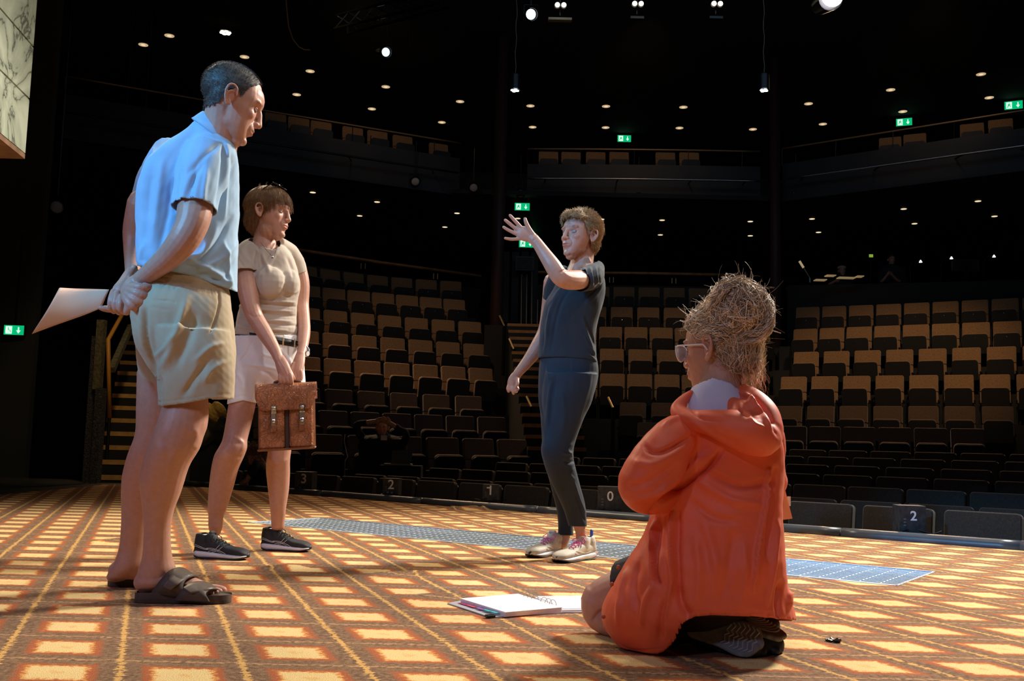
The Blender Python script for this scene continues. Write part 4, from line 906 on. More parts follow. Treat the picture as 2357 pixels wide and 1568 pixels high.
def face_tint(V, h, T, brow=(.35, .25, .2), lip=(.80, .42, .42)):
    p = h.loc(V); near = np.linalg.norm(p, axis=1) < .2
    def blob(c, r, col, a):
        d2 = ((p-np.array(c))**2/np.array(r)**2).sum(1); w = (a*np.exp(-d2**1.5)*near)[:, None]; return w, np.array(col)
    L = []
    L.append(blob((0, .092, -.0655), (.023, .014, .0105), lip, .8))
    for sx in (-1, 1):
        L.append(blob((sx*.032, .082, .0225), (.019, .014, .0042), brow, .95)); L.append(blob((sx*.031, .078, .001), (.019, .02, .011), (.80, .62, .58), .45)); L.append(blob((sx*.045, .07, -.03), (.022, .03, .018), (1.0, .80, .78), .5))
        L.append(blob((sx*.075, -.01, -.006), (.012, .02, .03), (1.0, .72, .66), .55))
    L.append(blob((0, .105, -.033), (.013, .014, .012), (1.0, .74, .70), .6))
    for w, c in L: T = T*(1-w)+T*w*c
    return T
EYEW = mat('eye_white', (.34, .31, .31), .4); IRIS = mat('eye_iris', (.03, .045, .07), .35); SKINL = mat('eyelid_skin', (.48, .25, .19), .55)
def eyes(h, parent, look=(0, 1, 0), openess=1.0):
    for sx in (-1, 1):
        c = np.array([sx*.030, .0632, .001]); m = MB(); T = Matrix.Translation(Vector(h.w(c))) @ Matrix([list(r)+[0] for r in h.R]+[[0, 0, 0, 1]])
        r = .0118*h.k; m.ball((0, 0, 0), r, 16, T); e = m.build('eyeball', EYEW, parent, True)
        l = nrm(look); q = Vector(l).to_track_quat('Z', 'Y').to_matrix().to_4x4(); m = MB(); m.ball((0, 0, 0), (.0066*h.k, .0066*h.k, .0016*h.k), 12, T @ Matrix.Translation(Vector(l*.0112*h.k)) @ q); m.build('iris', IRIS, e, True)
        m = MB(); 
        for up, hh in ((1, .0078*openess), (-1, .0062)):
            pts = [h.w(c+np.array([.0135*math.cos(a), .0118*math.sin(a)*.9+.001, up*hh*math.sin(a)])) for a in np.linspace(.15, math.pi-.15, 9)]; m.tube(pts, .0021*h.k, 7)
        m.build('eyelid', SKINL, parent, True)

def core(b, rows, k=.78):
    torso_ring([(m_-h*k, m_+h*k, y, d, (r[0] if r else .62)*.92) for m_, h, y, d, r in [((a+c)/2, (c-a)/2, y, d, rest) for a, c, y, d, *rest in rows]], b=b, n=18)
# ---- hand: wrist point, direction of the fingers, palm normal (towards the palm side), thumb side vector
def hand(b, wr, fdir, pn, size=1.0, curl=(.3, .3, .3, .3), spread=(.22, .07, -.07, -.22), thumb=(.5, .5), side=1, wrist_r=.026, tuck=0.0, lens=None):
    f = nrm(fdir); n = nrm(np.asarray(pn)-f*(np.asarray(pn)@f)); s = np.cross(n, f)*side   # s points to the thumb side
    wr = np.asarray(wr, float); k = size; q = lambda a, bb, c: wr+f*a*k+s*bb*k+n*c*k
    C = [q(-.02, 0, 0), q(.005, 0, 0), q(.03, .002, 0), q(.06, 0, .001), q(.085, -.002, .002)]
    Wd = [wrist_r/k, .027, .036, .041, .040]; Th = [.021, .0175, .017, .015, .012]
    b.rings(C, [s*w*k for w in Wd], [n*t*k for t in Th], 16, 2.4)
    fl = lens or (.072, .080, .074, .058); base = (.030, .010, -.011, -.030); bl = (.086, .092, .087, .078); rad = (.0092, .0095, .0090, .0080)
    tips = []
    for i in range(4):
        a = spread[i]; d = nrm(f*math.cos(a)+s*math.sin(a)); p = q(bl[i]-.012, base[i], .002); c = curl[i]; pts = [(*p, rad[i]*1.12*k)]; seg = (.44, .31, .25); ang = 0
        for j in range(3):
            ang += c*(.8, 1.1, .7)[j]; dd = nrm(d*math.cos(ang)+n*math.sin(ang)); p = p+dd*fl[i]*seg[j]*k+(d*.012*k if j == 0 else 0); pts.append((*p, rad[i]*(1.0, .93, .78)[j]*k))
        b.limb(pts, 10, 3); tips.append(p)
    sp, cu = thumb
    p = q(.018, .022, .004); d0 = nrm(f*math.cos(sp)+s*math.sin(sp)+n*.25); pts = [(*p, .014*k)]
    for j, L in enumerate((.036, .032, .024)):
        dd = nrm(d0*math.cos(cu*j*.6)+(-s*.6+n*.8)*math.sin(cu*j*.6)); p = p+dd*L*k; pts.append((*p, (.0115, .0105, .0085)[j]*k))
    b.limb(pts, 10, 3); return tips
SKIN = mat('skin', (.50, .265, .195), .48, attr=True, noise=(55, .06), bump=(160, .12, .002), sss=.12)
def torso_ring(rows, ratio_default=.62, n=28, power=2.2, b=None, yaw=0.0, rnd=True):
    """rows (xl, xr, y, depth, ratio): silhouette edges in pixels"""
    b = b or Body(); rr = crom([list(r)+[ratio_default]*(5-len(r)) for r in rows], 4); C, A, B = [], [], []
    for xl, xr, y, d, ra in rr:
        c = P((xl+xr)/2, y, d); w = (xr-xl)/2*S(d); v = nrm(np.array([c[0], c[1], 0])); s = np.array([v[1], -v[0], 0])
        C.append(c); A.append(s*w); B.append(v*w*ra)
    b.rings(C, A, B, n, power, rnd=rnd); return b
def tint0(V, c=(1, 1, 1)): return np.ones_like(V)*np.array(c)
# ------------------------------------------------------------------ the man seen from behind
man = thing('person', 'man in pale blue short-sleeved shirt, beige shorts and brown sandals, hands clasped behind his back', 'person')
for_parent = []
def adopt(root):
    for o in list(bpy.data.objects):
        if o.parent == root and o.get('_a') is None: pass
DM = 3.32
hM = Head(P(537, 237, DM), (0.905, .33, -.34), (.30, .12, .92), 1.05)
def px4(px, py, d, r): return (*P(px, py, d), r*S(d))
b = head_body(hM, 1.05); b.merge(ear(hM, -1, 1.1)); b.merge(ear(hM, 1, 1.1))
b.limb([px4(520, 215, DM-.02, 40), px4(512, 268, DM-.01, 41), px4(505, 312, DM, 44), px4(490, 350, DM+.02, 54)], 20)
b.ell(P(519, 262, DM), (.062, .066, .062))
hv, hq = b.fuse(.0030, 4); hv = face_dents(hv, hM)
# near arm, hidden shoulder inside the sleeve
b = Body(); dA = 3.26
b.limb([px4(474, 350, 3.30, 32), px4(466, 400, 3.26, 34), px4(457, 440, 3.225, 36), px4(449, 482, 3.195, 40), px4(441, 518, 3.17, 37), px4(420, 556, 3.16, 34.5), px4(388, 592, 3.19, 29), px4(352, 622, 3.22, 23), px4(322, 646, 3.25, 19.5)], 18)
wrM = P(318, 650, 3.25)
fd = nrm(P(285, 700, 3.27)-P(330, 640, 3.24))
# near hand: back of the hand to the camera, fingers wrapped round the other hand
b.limb([px4(322, 646, 3.25, 20), px4(306, 660, 3.24, 22), px4(296, 676, 3.235, 20)], 14, flat=.75, fd=(0, 1, 0))
b.limb([px4(300, 662, 3.225, 11), px4(318, 661, 3.205, 10.5), px4(336, 663, 3.21, 10), px4(350, 661, 3.232, 8.5)], 10, 3)
b.limb([px4(297, 669, 3.222, 11), px4(314, 675, 3.20, 10.5), px4(332, 681, 3.205, 10), px4(347, 681, 3.228, 8.5)], 10, 3)
b.limb([px4(293, 677, 3.22, 10.5), px4(306, 688, 3.197, 10.3), px4(323, 697, 3.20, 9.8), px4(338, 699, 3.225, 8.3)], 10, 3)
b.limb([px4(289, 684, 3.22, 10.2), px4(298, 698, 3.197, 10), px4(310, 709, 3.20, 9.2), px4(322, 711, 3.225, 7.8)], 10, 3)
# far hand and forearm (seen left of the back), holding the paper
b.limb([px4(330, 470, 3.50, 36), px4(316, 530, 3.52, 32), px4(309, 570, 3.50, 24), px4(306, 600, 3.46, 19), px4(305, 628, 3.40, 16.5)], 16)
b.limb([px4(304, 628, 3.38, 17), px4(290, 654, 3.33, 20), px4(278, 672, 3.30, 21), px4(280, 692, 3.29, 19)], 14, flat=.8, fd=(0, 1, 0))
b.limb([px4(262, 672, 3.285, 8.5), px4(256, 690, 3.262, 8.2), px4(255, 706, 3.262, 7.6), px4(262, 717, 3.28, 6.8)], 10, 3)
b.limb([px4(270, 676, 3.27, 8.5), px4(266, 694, 3.25, 8.2), px4(266, 710, 3.25, 7.6), px4(274, 720, 3.27, 6.8)], 10, 3)
b.limb([px4(280, 684, 3.26, 8.5), px4(277, 700, 3.24, 8), px4(279, 714, 3.245, 7.4), px4(288, 720, 3.26, 6.6)], 10, 3)
b.limb([px4(296, 688, 3.25, 11), px4(300, 705, 3.24, 11.5), px4(292, 718, 3.25, 9)], 10, 3)
b.limb([px4(286, 708, 3.29, 10), px4(262, 712, 3.28, 8.5), px4(242, 711, 3.27, 7.6), px4(232, 709, 3.265, 6)], 10, 3)
b.limb([px4(308, 640, 3.335, 10), px4(306, 625, 3.31, 9.8), px4(309, 617, 3.30, 8)], 10, 3)
av, aq = b.fuse(.0029, 2)
# legs
b = Body()
def legrow(rows, d, ratio, **k): torso_ring([(a, c, y, dd, ratio) for a, c, y, dd in rows], b=b, power=2.0, n=22, **k)
legrow([(392, 470, 850, 3.27), (378, 478, 925, 3.25), (364, 476, 975, 3.24), (352, 466, 1005, 3.235), (341, 455, 1035, 3.23), (331, 437, 1065, 3.23), (326, 428, 1088, 3.235), (323, 421, 1112, 3.24), (326, 412, 1140, 3.245), (329, 399, 1175, 3.25), (332, 392, 1214, 3.255), (331, 392, 1255, 3.26), (328, 396, 1285, 3.265), (320, 404, 1312, 3.27), (314, 398, 1332, 3.27)], 0, 1.0)
legrow([(318, 420, 860, 3.47), (316, 412, 940, 3.47), (313, 400, 1000, 3.47), (296, 384, 1048, 3.47), (284, 372, 1094, 3.48), (281, 362, 1134, 3.49), (281, 348, 1180, 3.50), (280, 338, 1214, 3.50), (275, 332, 1262, 3.51), (262, 330, 1300, 3.51), (252, 318, 1316, 3.51)], 0, 1.0)
# feet: near foot with toes
b.limb([px4(336, 1337, 3.265, 25), px4(362, 1334, 3.26, 26), px4(400, 1340, 3.265, 22), px4(440, 1348, 3.27, 19), px4(470, 1355, 3.28, 14)], 16, flat=1.45, fd=(0, 1, .1))
for i, (y0, y1, x1, r, dd) in enumerate(((1356, 1360, 514, 9.5, 3.34), (1358, 1362, 506, 7.2, 3.31), (1360, 1364, 498, 6.8, 3.285), (1362, 1366, 488, 6.5, 3.26), (1364, 1368, 474, 6.2, 3.238))):
    b.limb([px4(452-6*i, y0-2, dd, r+1), px4(x1-16, y0-1, dd, r), px4(x1, y1-1, dd, r*.95)], 10, 3)
b.limb([px4(270, 1312, 3.51, 20), px4(300, 1312, 3.52, 22), px4(345, 1318, 3.54, 19), px4(400, 1328, 3.57, 14)], 14, flat=1.3, fd=(0, 1, .1))
b.ell(P(352, 1322, 3.245), (.02, .016, .02)); 
core(b, [(430, 536, 305, 3.33, .75), (392, 541, 335, 3.33, .62), (345, 545, 375, 3.34, .62), (325, 545, 425, 3.35, .68), (318, 546, 480, 3.36, .72), (318, 542, 530, 3.36, .76), (318, 543, 580, 3.36, .78), (322, 541, 620, 3.36, .80), (352, 543, 660, 3.36, .80), (372, 546, 690, 3.36, .78)], .72); lv, lq = b.fuse(.0036, 4)
lv = folds(lv, lq, [([(372, 1010), (386, 1035), (382, 1065)], 9, -.004), ([(447, 985), (452, 1012), (442, 1034)], 10, .006), ([(372, 1085), (366, 1130), (350, 1170)], 14, -.004), ([(362, 1240), (358, 1290)], 7, -.003), ([(340, 1240), (336, 1300)], 5, .003), ([(430, 1340), (470, 1352)], 4, -.002)])
V, Q = join([(hv, hq), (av, aq), (lv, lq)])
T = face_tint(V, hM, tint0(V), brow=(.5, .4, .35), lip=(.9, .6, .55)); T[:] *= 1.0
mk('body', V, Q, SKIN, man, T)
eyes(hM, man, (0, 1, -.35), .5)
# cropped hair: cap plus short bristles
HAIRM = mat('short_dark_brown_hair', (.045, .036, .030), .55, noise=(90, .5), bump=(300, .5, .002))
def hair_cap(h, ctr, rad, mask, voxel=.0032, n=28, more=()):
    b = Body(); b.ell(h.w(ctr), np.array(rad)*h.k, h.R, n)
    for c_, r_ in more: b.ell(h.w(c_), np.array(r_)*h.k, h.R, 18)
    V, Q = b.fuse(voxel, 1); p = h.loc(V); return keep(V, Q, mask(p))
def mM(p):
    x, y, z = p[:, 0], p[:, 1], p[:, 2]
    line = np.interp(y, [-.14, -.09, -.055, -.035, -.022, -.005, .012, .020, .032, .050, .075], [-.062, -.062, -.056, -.040, .0, .024, .010, .012, .045, .078, .125]); return (z > line+.004*np.sin(x*300+y*200)) & (y < .08)
N = vnormals(hv, hq); cv = hv+N*.0032; cv, cq = keep(cv, hq, mM(hM.loc(cv)) & (np.abs(hM.loc(cv)[:, 0]) < .078) & (hM.loc(cv)[:, 1] < .08))
hob = mk('hair', cv, cq, HAIRM, man)
N = vnormals(cv, cq); idx = np.random.RandomState(3).randint(0, len(cv), 5200); r0 = cv[idx]; dn = N[idx]
tmp = (dn+hM.y*.25-hM.z*.3*(hM.loc(r0)[:, 2:3] < .06)+np.random.RandomState(4).normal(size=dn.shape)*.25); tmp /= np.linalg.norm(tmp, axis=1)[:, None]
ln = np.random.RandomState(5).uniform(.004, .0085, (len(idx), 1)); strands('bristles', np.stack([r0, r0+tmp*ln*.5, r0+tmp*ln], 1), .0005, HAIRM, hob)

# shirt
def shirt_material(name, col, **k): return mat(name, col, .85, sheen=.15, bump=(420, .25, .0015), noise=(14, .05), **k)
SHIRT = shirt_material('pale_blue_cotton', (.33, .52, .72))
b = torso_ring([(430, 536, 305, 3.33, .75), (392, 541, 335, 3.33, .62), (345, 545, 375, 3.34, .62), (325, 545, 425, 3.35, .68), (318, 546, 480, 3.36, .72), (318, 542, 530, 3.36, .76), (318, 543, 580, 3.36, .78), (322, 541, 620, 3.36, .80), (352, 543, 660, 3.36, .80), (372, 546, 690, 3.36, .78)], n=36, power=2.3)
b.limb([px4(452, 326, 3.32, 36), px4(480, 338, 3.30, 44), px4(500, 352, 3.29, 42)], 16)
b.limb([px4(480, 345, 3.29, 52), px4(466, 395, 3.25, 57), px4(455, 440, 3.215, 54), px4(447, 482, 3.19, 51)], 22, rnd=False)
b.limb([px4(400, 360, 3.44, 52), px4(370, 410, 3.52, 50), px4(345, 470, 3.56, 42), px4(336, 500, 3.56, 40)], 18, rnd=False)
b.limb([px4(478, 330, 3.32, 50), px4(492, 312, 3.325, 50), px4(508, 292, 3.33, 47)], 22, rnd=False)
sv, sq = b.fuse(.0045, 5)
# neck opening, sleeve hems, tail
sv, sq = cutcap(sv, sq, P(508, 292, 3.33), nrm(P(508, 292, 3.33)-P(478, 330, 3.32)), .085)
sv, sq = cutcap(sv, sq, P(447, 482, 3.19), nrm(P(447, 482, 3.19)-P(455, 440, 3.215)), .10)
sv, sq = cutcap(sv, sq, P(336, 500, 3.56), nrm(P(336, 500, 3.56)-P(345, 470, 3.56)), .10)
pz = lambda x: np.interp(x, [315, 350, 380, 440, 500, 545], [612, 618, 622, 634, 656, 672])
px, py = proj(sv); kill = (py > pz(px)) ; sv, sq = keep(sv, sq, ~kill); px, py = proj(sv); bd = boundary(sq); bd = bd[np.abs(py[bd]-pz(px[bd])) < 8]; sv[bd, 2] += (py[bd]-pz(px[bd]))*S(3.36)
sv = folds(sv, sq, [([(452, 380), (432, 470), (405, 560), (380, 620)], 7, -.012), ([(470, 372), (440, 420), (420, 470)], 6, -.007), ([(418, 386), (408, 430), (404, 484)], 6, -.012), ([(515, 330), (512, 400), (497, 480)], 5, -.010), ([(505, 332), (470, 360), (430, 400)], 6, -.006), ([(524, 345), (520, 420), (515, 500)], 5, .008),
   ([(500, 520), (470, 580), (430, 600)], 8, .012), ([(530, 500), (500, 560), (460, 600)], 6, -.010), ([(540, 560), (505, 600), (450, 620)], 7, .010), ([(538, 600), (520, 640), (480, 640)], 6, -.008), ([(345, 400), (338, 480), (332, 560)], 10, -.010), ([(375, 370), (366, 450), (352, 560)], 9, .010), ([(395, 420), (385, 500), (360, 600)], 7, -.007),
   ([(515, 560), (525, 610), (530, 660)], 5, .010), ([(440, 600), (490, 625), (530, 655)], 6, .010), ([(330, 560), (322, 600), (345, 616)], 6, .008), ([(404, 478), (450, 470), (487, 466)], 2.2, -.003), ([(515, 325), (500, 318), (470, 312)], 3, -.003), ([(478, 385), (470, 430), (468, 466)], 6, .006)],
   [(18, .0035, 3, (1, 1, .5)), (45, .0012, 5, (1, 1, .6))])
mk('shirt', sv, sq, SHIRT, man, thick=.0025)
# collar: folded band round the neck
cc = []
for a in np.linspace(-.2, 2*math.pi-.9, 26):
    cc.append(a)
def collar(name, ctr, up, fr, ra, rb, h0, h1, mt, parent, a0=0.5, a1=5.8):
    up = nrm(up); fr = nrm(fr-up*(fr@up)); sd = np.cross(up, fr); Vv = []; n = 40; rows = [(0, 1.06), (h0*.5, 1.01), (h0, .985), (h0*.98, 1.035), (h0*.4, 1.10), (-h1*.5, 1.17), (-h1, 1.22)]
    for (hh, k) in rows:
        for a in np.linspace(a0, a1, n): Vv.append(ctr+fr*math.cos(a)*ra*k+sd*math.sin(a)*rb*k+up*(hh-.018*max(0, math.cos(a))))
    Qs = np.array([(i*n+j, i*n+j+1, (i+1)*n+j+1, (i+1)*n+j) for i in range(len(rows)-1) for j in range(n-1)]); return mk(name, np.array(Vv), Qs, mt, parent, thick=.0025)
collar('collar', P(500, 303, 3.33), nrm(P(538, 255, 3.335)-P(500, 303, 3.33)), np.array([.7, .25, -.6]), .072, .064, .024, .018, SHIRT, man, .25, 6.05)

# shorts
KHAKI = mat('beige_cotton_twill', (.44, .36, .24), .85, noise=(10, .06), bump=(500, .25, .0015), sheen=.1)
b = torso_ring([(352, 520, 596, 3.35, .74), (348, 522, 618, 3.35, .76), (345, 524, 640, 3.35, .79), (322, 525, 665, 3.35, .84), (306, 531, 705, 3.34, .88), (308, 535, 750, 3.33, .86), (318, 537, 800, 3.33, .80), (345, 537, 845, 3.33, .72)], n=34, power=2.3)
torso_ring([(352, 530, 760, 3.28, .82), (362, 536, 810, 3.265, .80), (367, 537, 860, 3.26, .78), (369, 536, 900, 3.26, .78), (369, 535, 950, 3.26, .78)], b=b, n=28, power=2.4, rnd=False)
torso_ring([(306, 430, 745, 3.43, .9), (314, 420, 800, 3.45, .95), (323, 418, 870, 3.46, .95), (331, 416, 960, 3.47, .95)], b=b, n=26, power=2.3, rnd=False)
kv, kq = b.fuse(.0048, 4)
px, py = proj(kv); near_ = kv[:, 1] < 3.37
hem = np.where(px < 369, 933.0, np.interp(px, [369, 400, 440, 484, 490, 537], [935, 932, 926, 917, 920, 919])); hem = np.where(kv[:, 1] > 3.42, 930, hem)
kv, kq = keep(kv, kq, (py < hem) & (py > 608+(px-352)*.16)); px, py = proj(kv); hem = np.where(px < 369, 933.0, np.interp(px, [369, 400, 440, 484, 490, 537], [935, 932, 926, 917, 920, 919])); hem = np.where(kv[:, 1] > 3.42, 930, hem)
bd = boundary(kq); bb = bd[np.abs(py[bd]-hem[bd]) < 8]; kv[bb, 2] += (py[bb]-hem[bb])*S(3.3)
st = [([(336, 715), (335, 770), (345, 820), (362, 872)], 6, -.014), ([(366, 872), (368, 905), (369, 935)], 5, -.020), ([(402, 770), (382, 800), (354, 824)], 6, .009), ([(430, 690), (412, 750), (392, 810), (372, 850)], 9, .012), ([(450, 730), (430, 790), (400, 850)], 10, -.008),
      ([(480, 830), (450, 870), (420, 915)], 8, -.009), ([(520, 790), (485, 800), (450, 830)], 6, .006), ([(528, 830), (490, 850), (470, 880)], 6, .006), ([(502, 662), (504, 700), (493, 745), (484, 765)], 2.5, -.007), ([(330, 690), (322, 740), (330, 800)], 6, .005), ([(350, 690), (395, 694), (403, 700)], 2, -.003), ([(345, 708), (395, 714)], 2, -.002), ([(372, 925), (440, 917), (484, 908)], 1.6, -.0025), ([(492, 908), (534, 908)], 1.6, -.002), ([(332, 922), (366, 924)], 1.6, -.002)]
for i in range(26):
    x = 358+i*5.6; y = 634+(x-352)*.16; st.append(([(x, y), (x-1+random.random()*3, y+16+random.random()*10)], 1.6, -.0035))
st += [([(354, 633), (490, 656)], 1.5, -.003), ([(350, 645), (492, 668)], 1.5, -.003)]
kv = folds(kv, kq, st, [(16, .004, 8, (1, 1, .6)), (50, .0012, 9, (1, 1, 1))])
mk('shorts', kv, kq, KHAKI, man, thick=.003)
m = MB(); pts = [P(505, 668, 3.17), P(506, 700, 3.165), P(497, 740, 3.165), P(485, 765, 3.17)]
# sandals
SOLE = mat('dark_brown_sandal', (.060, .042, .032), .6, noise=(20, .15), bump=(120, .2, .002))
def sole(pts_c, widths, heights, z0, mt, parent, name='sole', cup=.006):
    C = crom([list(c)+[w, h] for c, w, h in zip(pts_c, widths, heights)], 5); V = []; n = len(C)
    T = np.gradient(C[:, :2], axis=0); T /= np.linalg.norm(T, axis=1)[:, None]; Nn = np.stack([-T[:, 1], T[:, 0]], 1)
    for i in range(n):
        w, h = C[i, 3], C[i, 4]; c = C[i, :2]
        for s, z in ((-1, z0), (-1.03, z0+h*.5), (-1, z0+h+cup), (-.8, z0+h), (0, z0+h), (.8, z0+h), (1, z0+h+cup), (1.03, z0+h*.5), (1, z0)): V.append((*(c+Nn[i]*w*s), z))
    k = 9; Q = [(i*k+j, i*k+(j+1) % k, (i+1)*k+(j+1) % k, (i+1)*k+j) for i in range(n-1) for j in range(k)]
    V = np.array(V); m = MB(); m.add(V.tolist(), Q+[tuple(range(k-1, -1, -1)), tuple((n-1)*k+j for j in range(k))]); return m.build(name, mt, parent, False, bevel=.003)
hz, tz = PZ(303, 1391, 0), PZ(527, 1392, 0); ax = nrm((tz-hz)[:2]); side_ = np.array([-ax[1], ax[0]])
def along(f, s=0): return np.array([*(hz[:2]+ax*f*np.linalg.norm((tz-hz)[:2])+side_*s), 0])
L_ = np.linalg.norm((tz-hz)[:2])
s1 = tag(thing('sandal', 'near brown double-strap sandal worn by the man', 'sandal', (0, 0, 0)), group='brown sandals of the man')
wid = [.012, .032, .036, .034, .040, .048, .046, .030, .008]; sole([along(f, .045) for f in (0, .06, .2, .4, .58, .74, .88, .97, 1.0)], wid, [.026, .027, .028, .030, .028, .024, .022, .022, .022], .001, SOLE, s1)
def strap(pa, pb, hgt, wd, mt, parent, n=14, lean=0.0, name='strap', tab=True):
    pa, pb = np.asarray(pa, float), np.asarray(pb, float); ax3 = np.array([ax[0], ax[1], 0]); V = []
    for i in range(n+1):
        t = i/n; c = pa*(1-t)+pb*t; z = hgt*math.sin(math.pi*t)**.6
        for s in (-1, -.9, 0, .9, 1): V.append(c+ax3*(wd*.5*s+lean*t)+np.array([0, 0, z-(.003 if abs(s) == 1 else 0)-max(0, s)*.018*math.sin(math.pi*t)]))
    Q = np.array([(i*5+j, i*5+j+1, (i+1)*5+j+1, (i+1)*5+j) for i in range(n) for j in range(4)]); return mk(name, np.array(V), Q, mt, parent, thick=.004)
z_ = np.array([0, 0, .014])
ribbon('strap', [(345, 1368, 3.20), (362, 1344, 3.197), (385, 1317, 3.215), (408, 1306, 3.262), (428, 1309, 3.32), (440, 1325, 3.37)], [(428, 1378, 3.195), (420, 1358, 3.188), (427, 1336, 3.21), (447, 1325, 3.255), (458, 1330, 3.32), (458, 1345, 3.37)], SOLE, s1, .005, bulge=.004)
ribbon('strap', [(400, 1384, 3.185), (418, 1358, 3.187), (440, 1341, 3.215), (462, 1338, 3.27), (480, 1343, 3.32), (486, 1355, 3.36)], [(482, 1386, 3.18), (474, 1366, 3.187), (487, 1356, 3.222), (500, 1355, 3.27), (505, 1360, 3.32), (500, 1370, 3.36)], SOLE, s1, .005, bulge=.004)
ribbon('strap_tab', [(372, 1350, 3.180), (388, 1330, 3.192), (412, 1312, 3.245)], [(392, 1360, 3.176), (410, 1345, 3.184), (440, 1324, 3.24)], mat('brown_strap_flap', (.085, .062, .05), .5), s1, .004)
ribbon('strap_tab', [(421, 1353, 3.178), (440, 1342, 3.208), (465, 1338, 3.26), (484, 1342, 3.31)], [(440, 1366, 3.174), (466, 1362, 3.19), (488, 1355, 3.215), (502, 1356, 3.262)], mat('brown_strap_flap', (0, 0, 0)), s1, .004)
hz2 = PZ(241, 1352, 0); hz, tz = hz2, hz2+np.array([ax[0], ax[1], 0])*L_
s2 = tag(thing('sandal', 'far brown sandal worn by the man, half hidden by his leg', 'sandal', (0, 0, 0)), group='brown sandals of the man')
sole([along(f, .045) for f in (0, .06, .2, .4, .58, .74, .88, .97, 1.0)], wid, [.028, .029, .03, .030, .028, .024, .022, .022, .022], .001, SOLE, s2)
strap(along(.52, .0)+z_, along(.48, .095)+z_, .072, .075, SOLE, s2); strap(along(.76, .0)+z_, along(.74, .095)+z_, .044, .055, SOLE, s2)
# script paper in his hand
PAP = mat('warm_white_paper', (.72, .44, .30), .8)
cu = [(250, 668, 3.30), (210, 667, 3.30), (170, 666, 3.29), (136, 664, 3.27)]; lo_ = [(232, 710, 3.265), (190, 727, 3.22), (130, 748, 3.15), (73, 769, 3.07)]
V = []; nr = 12
A_ = crom([P(*q) for q in cu], 5); B_ = crom([P(*q) for q in lo_], 5)
for i in range(len(A_)):
    for j in range(nr+1):
        t = j/nr; V.append(A_[i]*(1-t)+B_[i]*t+np.array([0.02*math.sin(math.pi*t)*(i/len(A_))*1.1, -.035*math.sin(math.pi*t)*(i/len(A_)), .0]))
Q = np.array([(i*(nr+1)+j, i*(nr+1)+j+1, (i+1)*(nr+1)+j+1, (i+1)*(nr+1)+j) for i in range(len(A_)-1) for j in range(nr)])
pp = thing('script_pages', 'sheaf of pale script pages held behind the man\'s back', 'paper')
mk('sheet', np.array(V), Q, PAP, pp, thick=.0008); V2 = np.array(V)+np.array([0, .004, .0025]); mk('sheet', V2, Q, PAP, pp, thick=.0008)
# ------------------------------------------------------------------ woman with the briefcase
w1 = thing('person', 'woman in beige T-shirt and white shorts with short brown hair, holding a briefcase', 'person')
D1 = 4.66
hW = Head(P(622, 490, D1), (.955, -.22, -.05), (.06, .02, 1), 1.0)
def q1(px, py, d, r): return (*P(px, py, d), r*S(d))
b = head_body(hW, .92); b.merge(ear(hW, -1)); b.merge(ear(hW, 1))
b.limb([q1(612, 505, 4.66, 24), q1(610, 535, 4.67, 24), q1(608, 560, 4.67, 27), q1(608, 585, 4.67, 40)], 20); b.ell(P(620, 528, 4.65), (.05, .05, .05))
hv, hq = b.fuse(.0030, 4); hv = face_dents(hv, hW)
hv = folds(hv, hq, [([(640, 545), (634, 560), (626, 574)], 3, .004), ([(612, 530), (618, 560)], 3, -.002)])
b = Body()
b.limb([q1(570, 590, 4.65, 19), q1(567, 628, 4.605, 22.5), q1(570, 665, 4.56, 24), q1(578, 705, 4.53, 21), q1(588, 732, 4.52, 19), q1(610, 768, 4.49, 17.5), q1(632, 805, 4.46, 13.5), q1(642, 828, 4.44, 11.5)], 16)
b.limb([q1(680, 600, 4.80, 20), q1(693, 650, 4.80, 19), q1(694, 700, 4.78, 17), q1(698, 730, 4.74, 15), q1(700, 765, 4.68, 14.5), q1(697, 800, 4.60, 11.5), q1(692, 818, 4.56, 11)], 16)
# hands on the briefcase handle
b.limb([q1(642, 824, 4.445, 12), q1(650, 842, 4.43, 15.5), q1(657, 862, 4.425, 16), q1(658, 872, 4.43, 14)], 14, flat=.7, fd=(0, 1, 0))
for i, (x0, x1, x2) in enumerate(((645, 645, 650), (652, 653, 657), (660, 662, 664), (668, 671, 671))):
    b.limb([q1(x0, 864-i*.5, 4.415, 5.2), q1(x1, 876, 4.412, 5), q1(x2, 885, 4.43, 4.6), q1(x2-1, 882, 4.455, 4)], 8, 3)
b.limb([q1(664, 850, 4.43, 5.5), q1(671, 862, 4.425, 5), q1(676, 872, 4.43, 4.4)], 8, 3)
b.limb([q1(692, 816, 4.56, 11), q1(688, 834, 4.53, 14), q1(683, 854, 4.505, 15), q1(681, 864, 4.50, 13)], 14, flat=.7, fd=(0, 1, 0))
for i, (x0, x1, x2) in enumerate(((672, 671, 668), (679, 679, 675), (687, 688, 682), (693, 693, 688))):
    b.limb([q1(x0, 860-i, 4.49, 5.2), q1(x1, 873-i, 4.48, 5), q1(x2, 883-i*1.5, 4.475, 4.6), q1(x2-2, 880, 4.49, 4)], 8, 3)
b.limb([q1(676, 838, 4.51, 5.5), q1(670, 852, 4.49, 5.2), q1(668, 866, 4.475, 4.5)], 8, 3)
av, aq = b.fuse(.0029, 2)
av = folds(av, aq, [([(572, 722), (584, 730), (600, 726)], 3, -.003), ([(640, 822), (656, 850), (662, 864)], 1.5, .0022), ([(636, 826), (650, 856)], 1.5, .002)])
b = Body()
def leg1(rows): torso_ring([(a, c, y, dd, 1.0) for a, c, y, dd in rows], b=b, power=2.0, n=22)
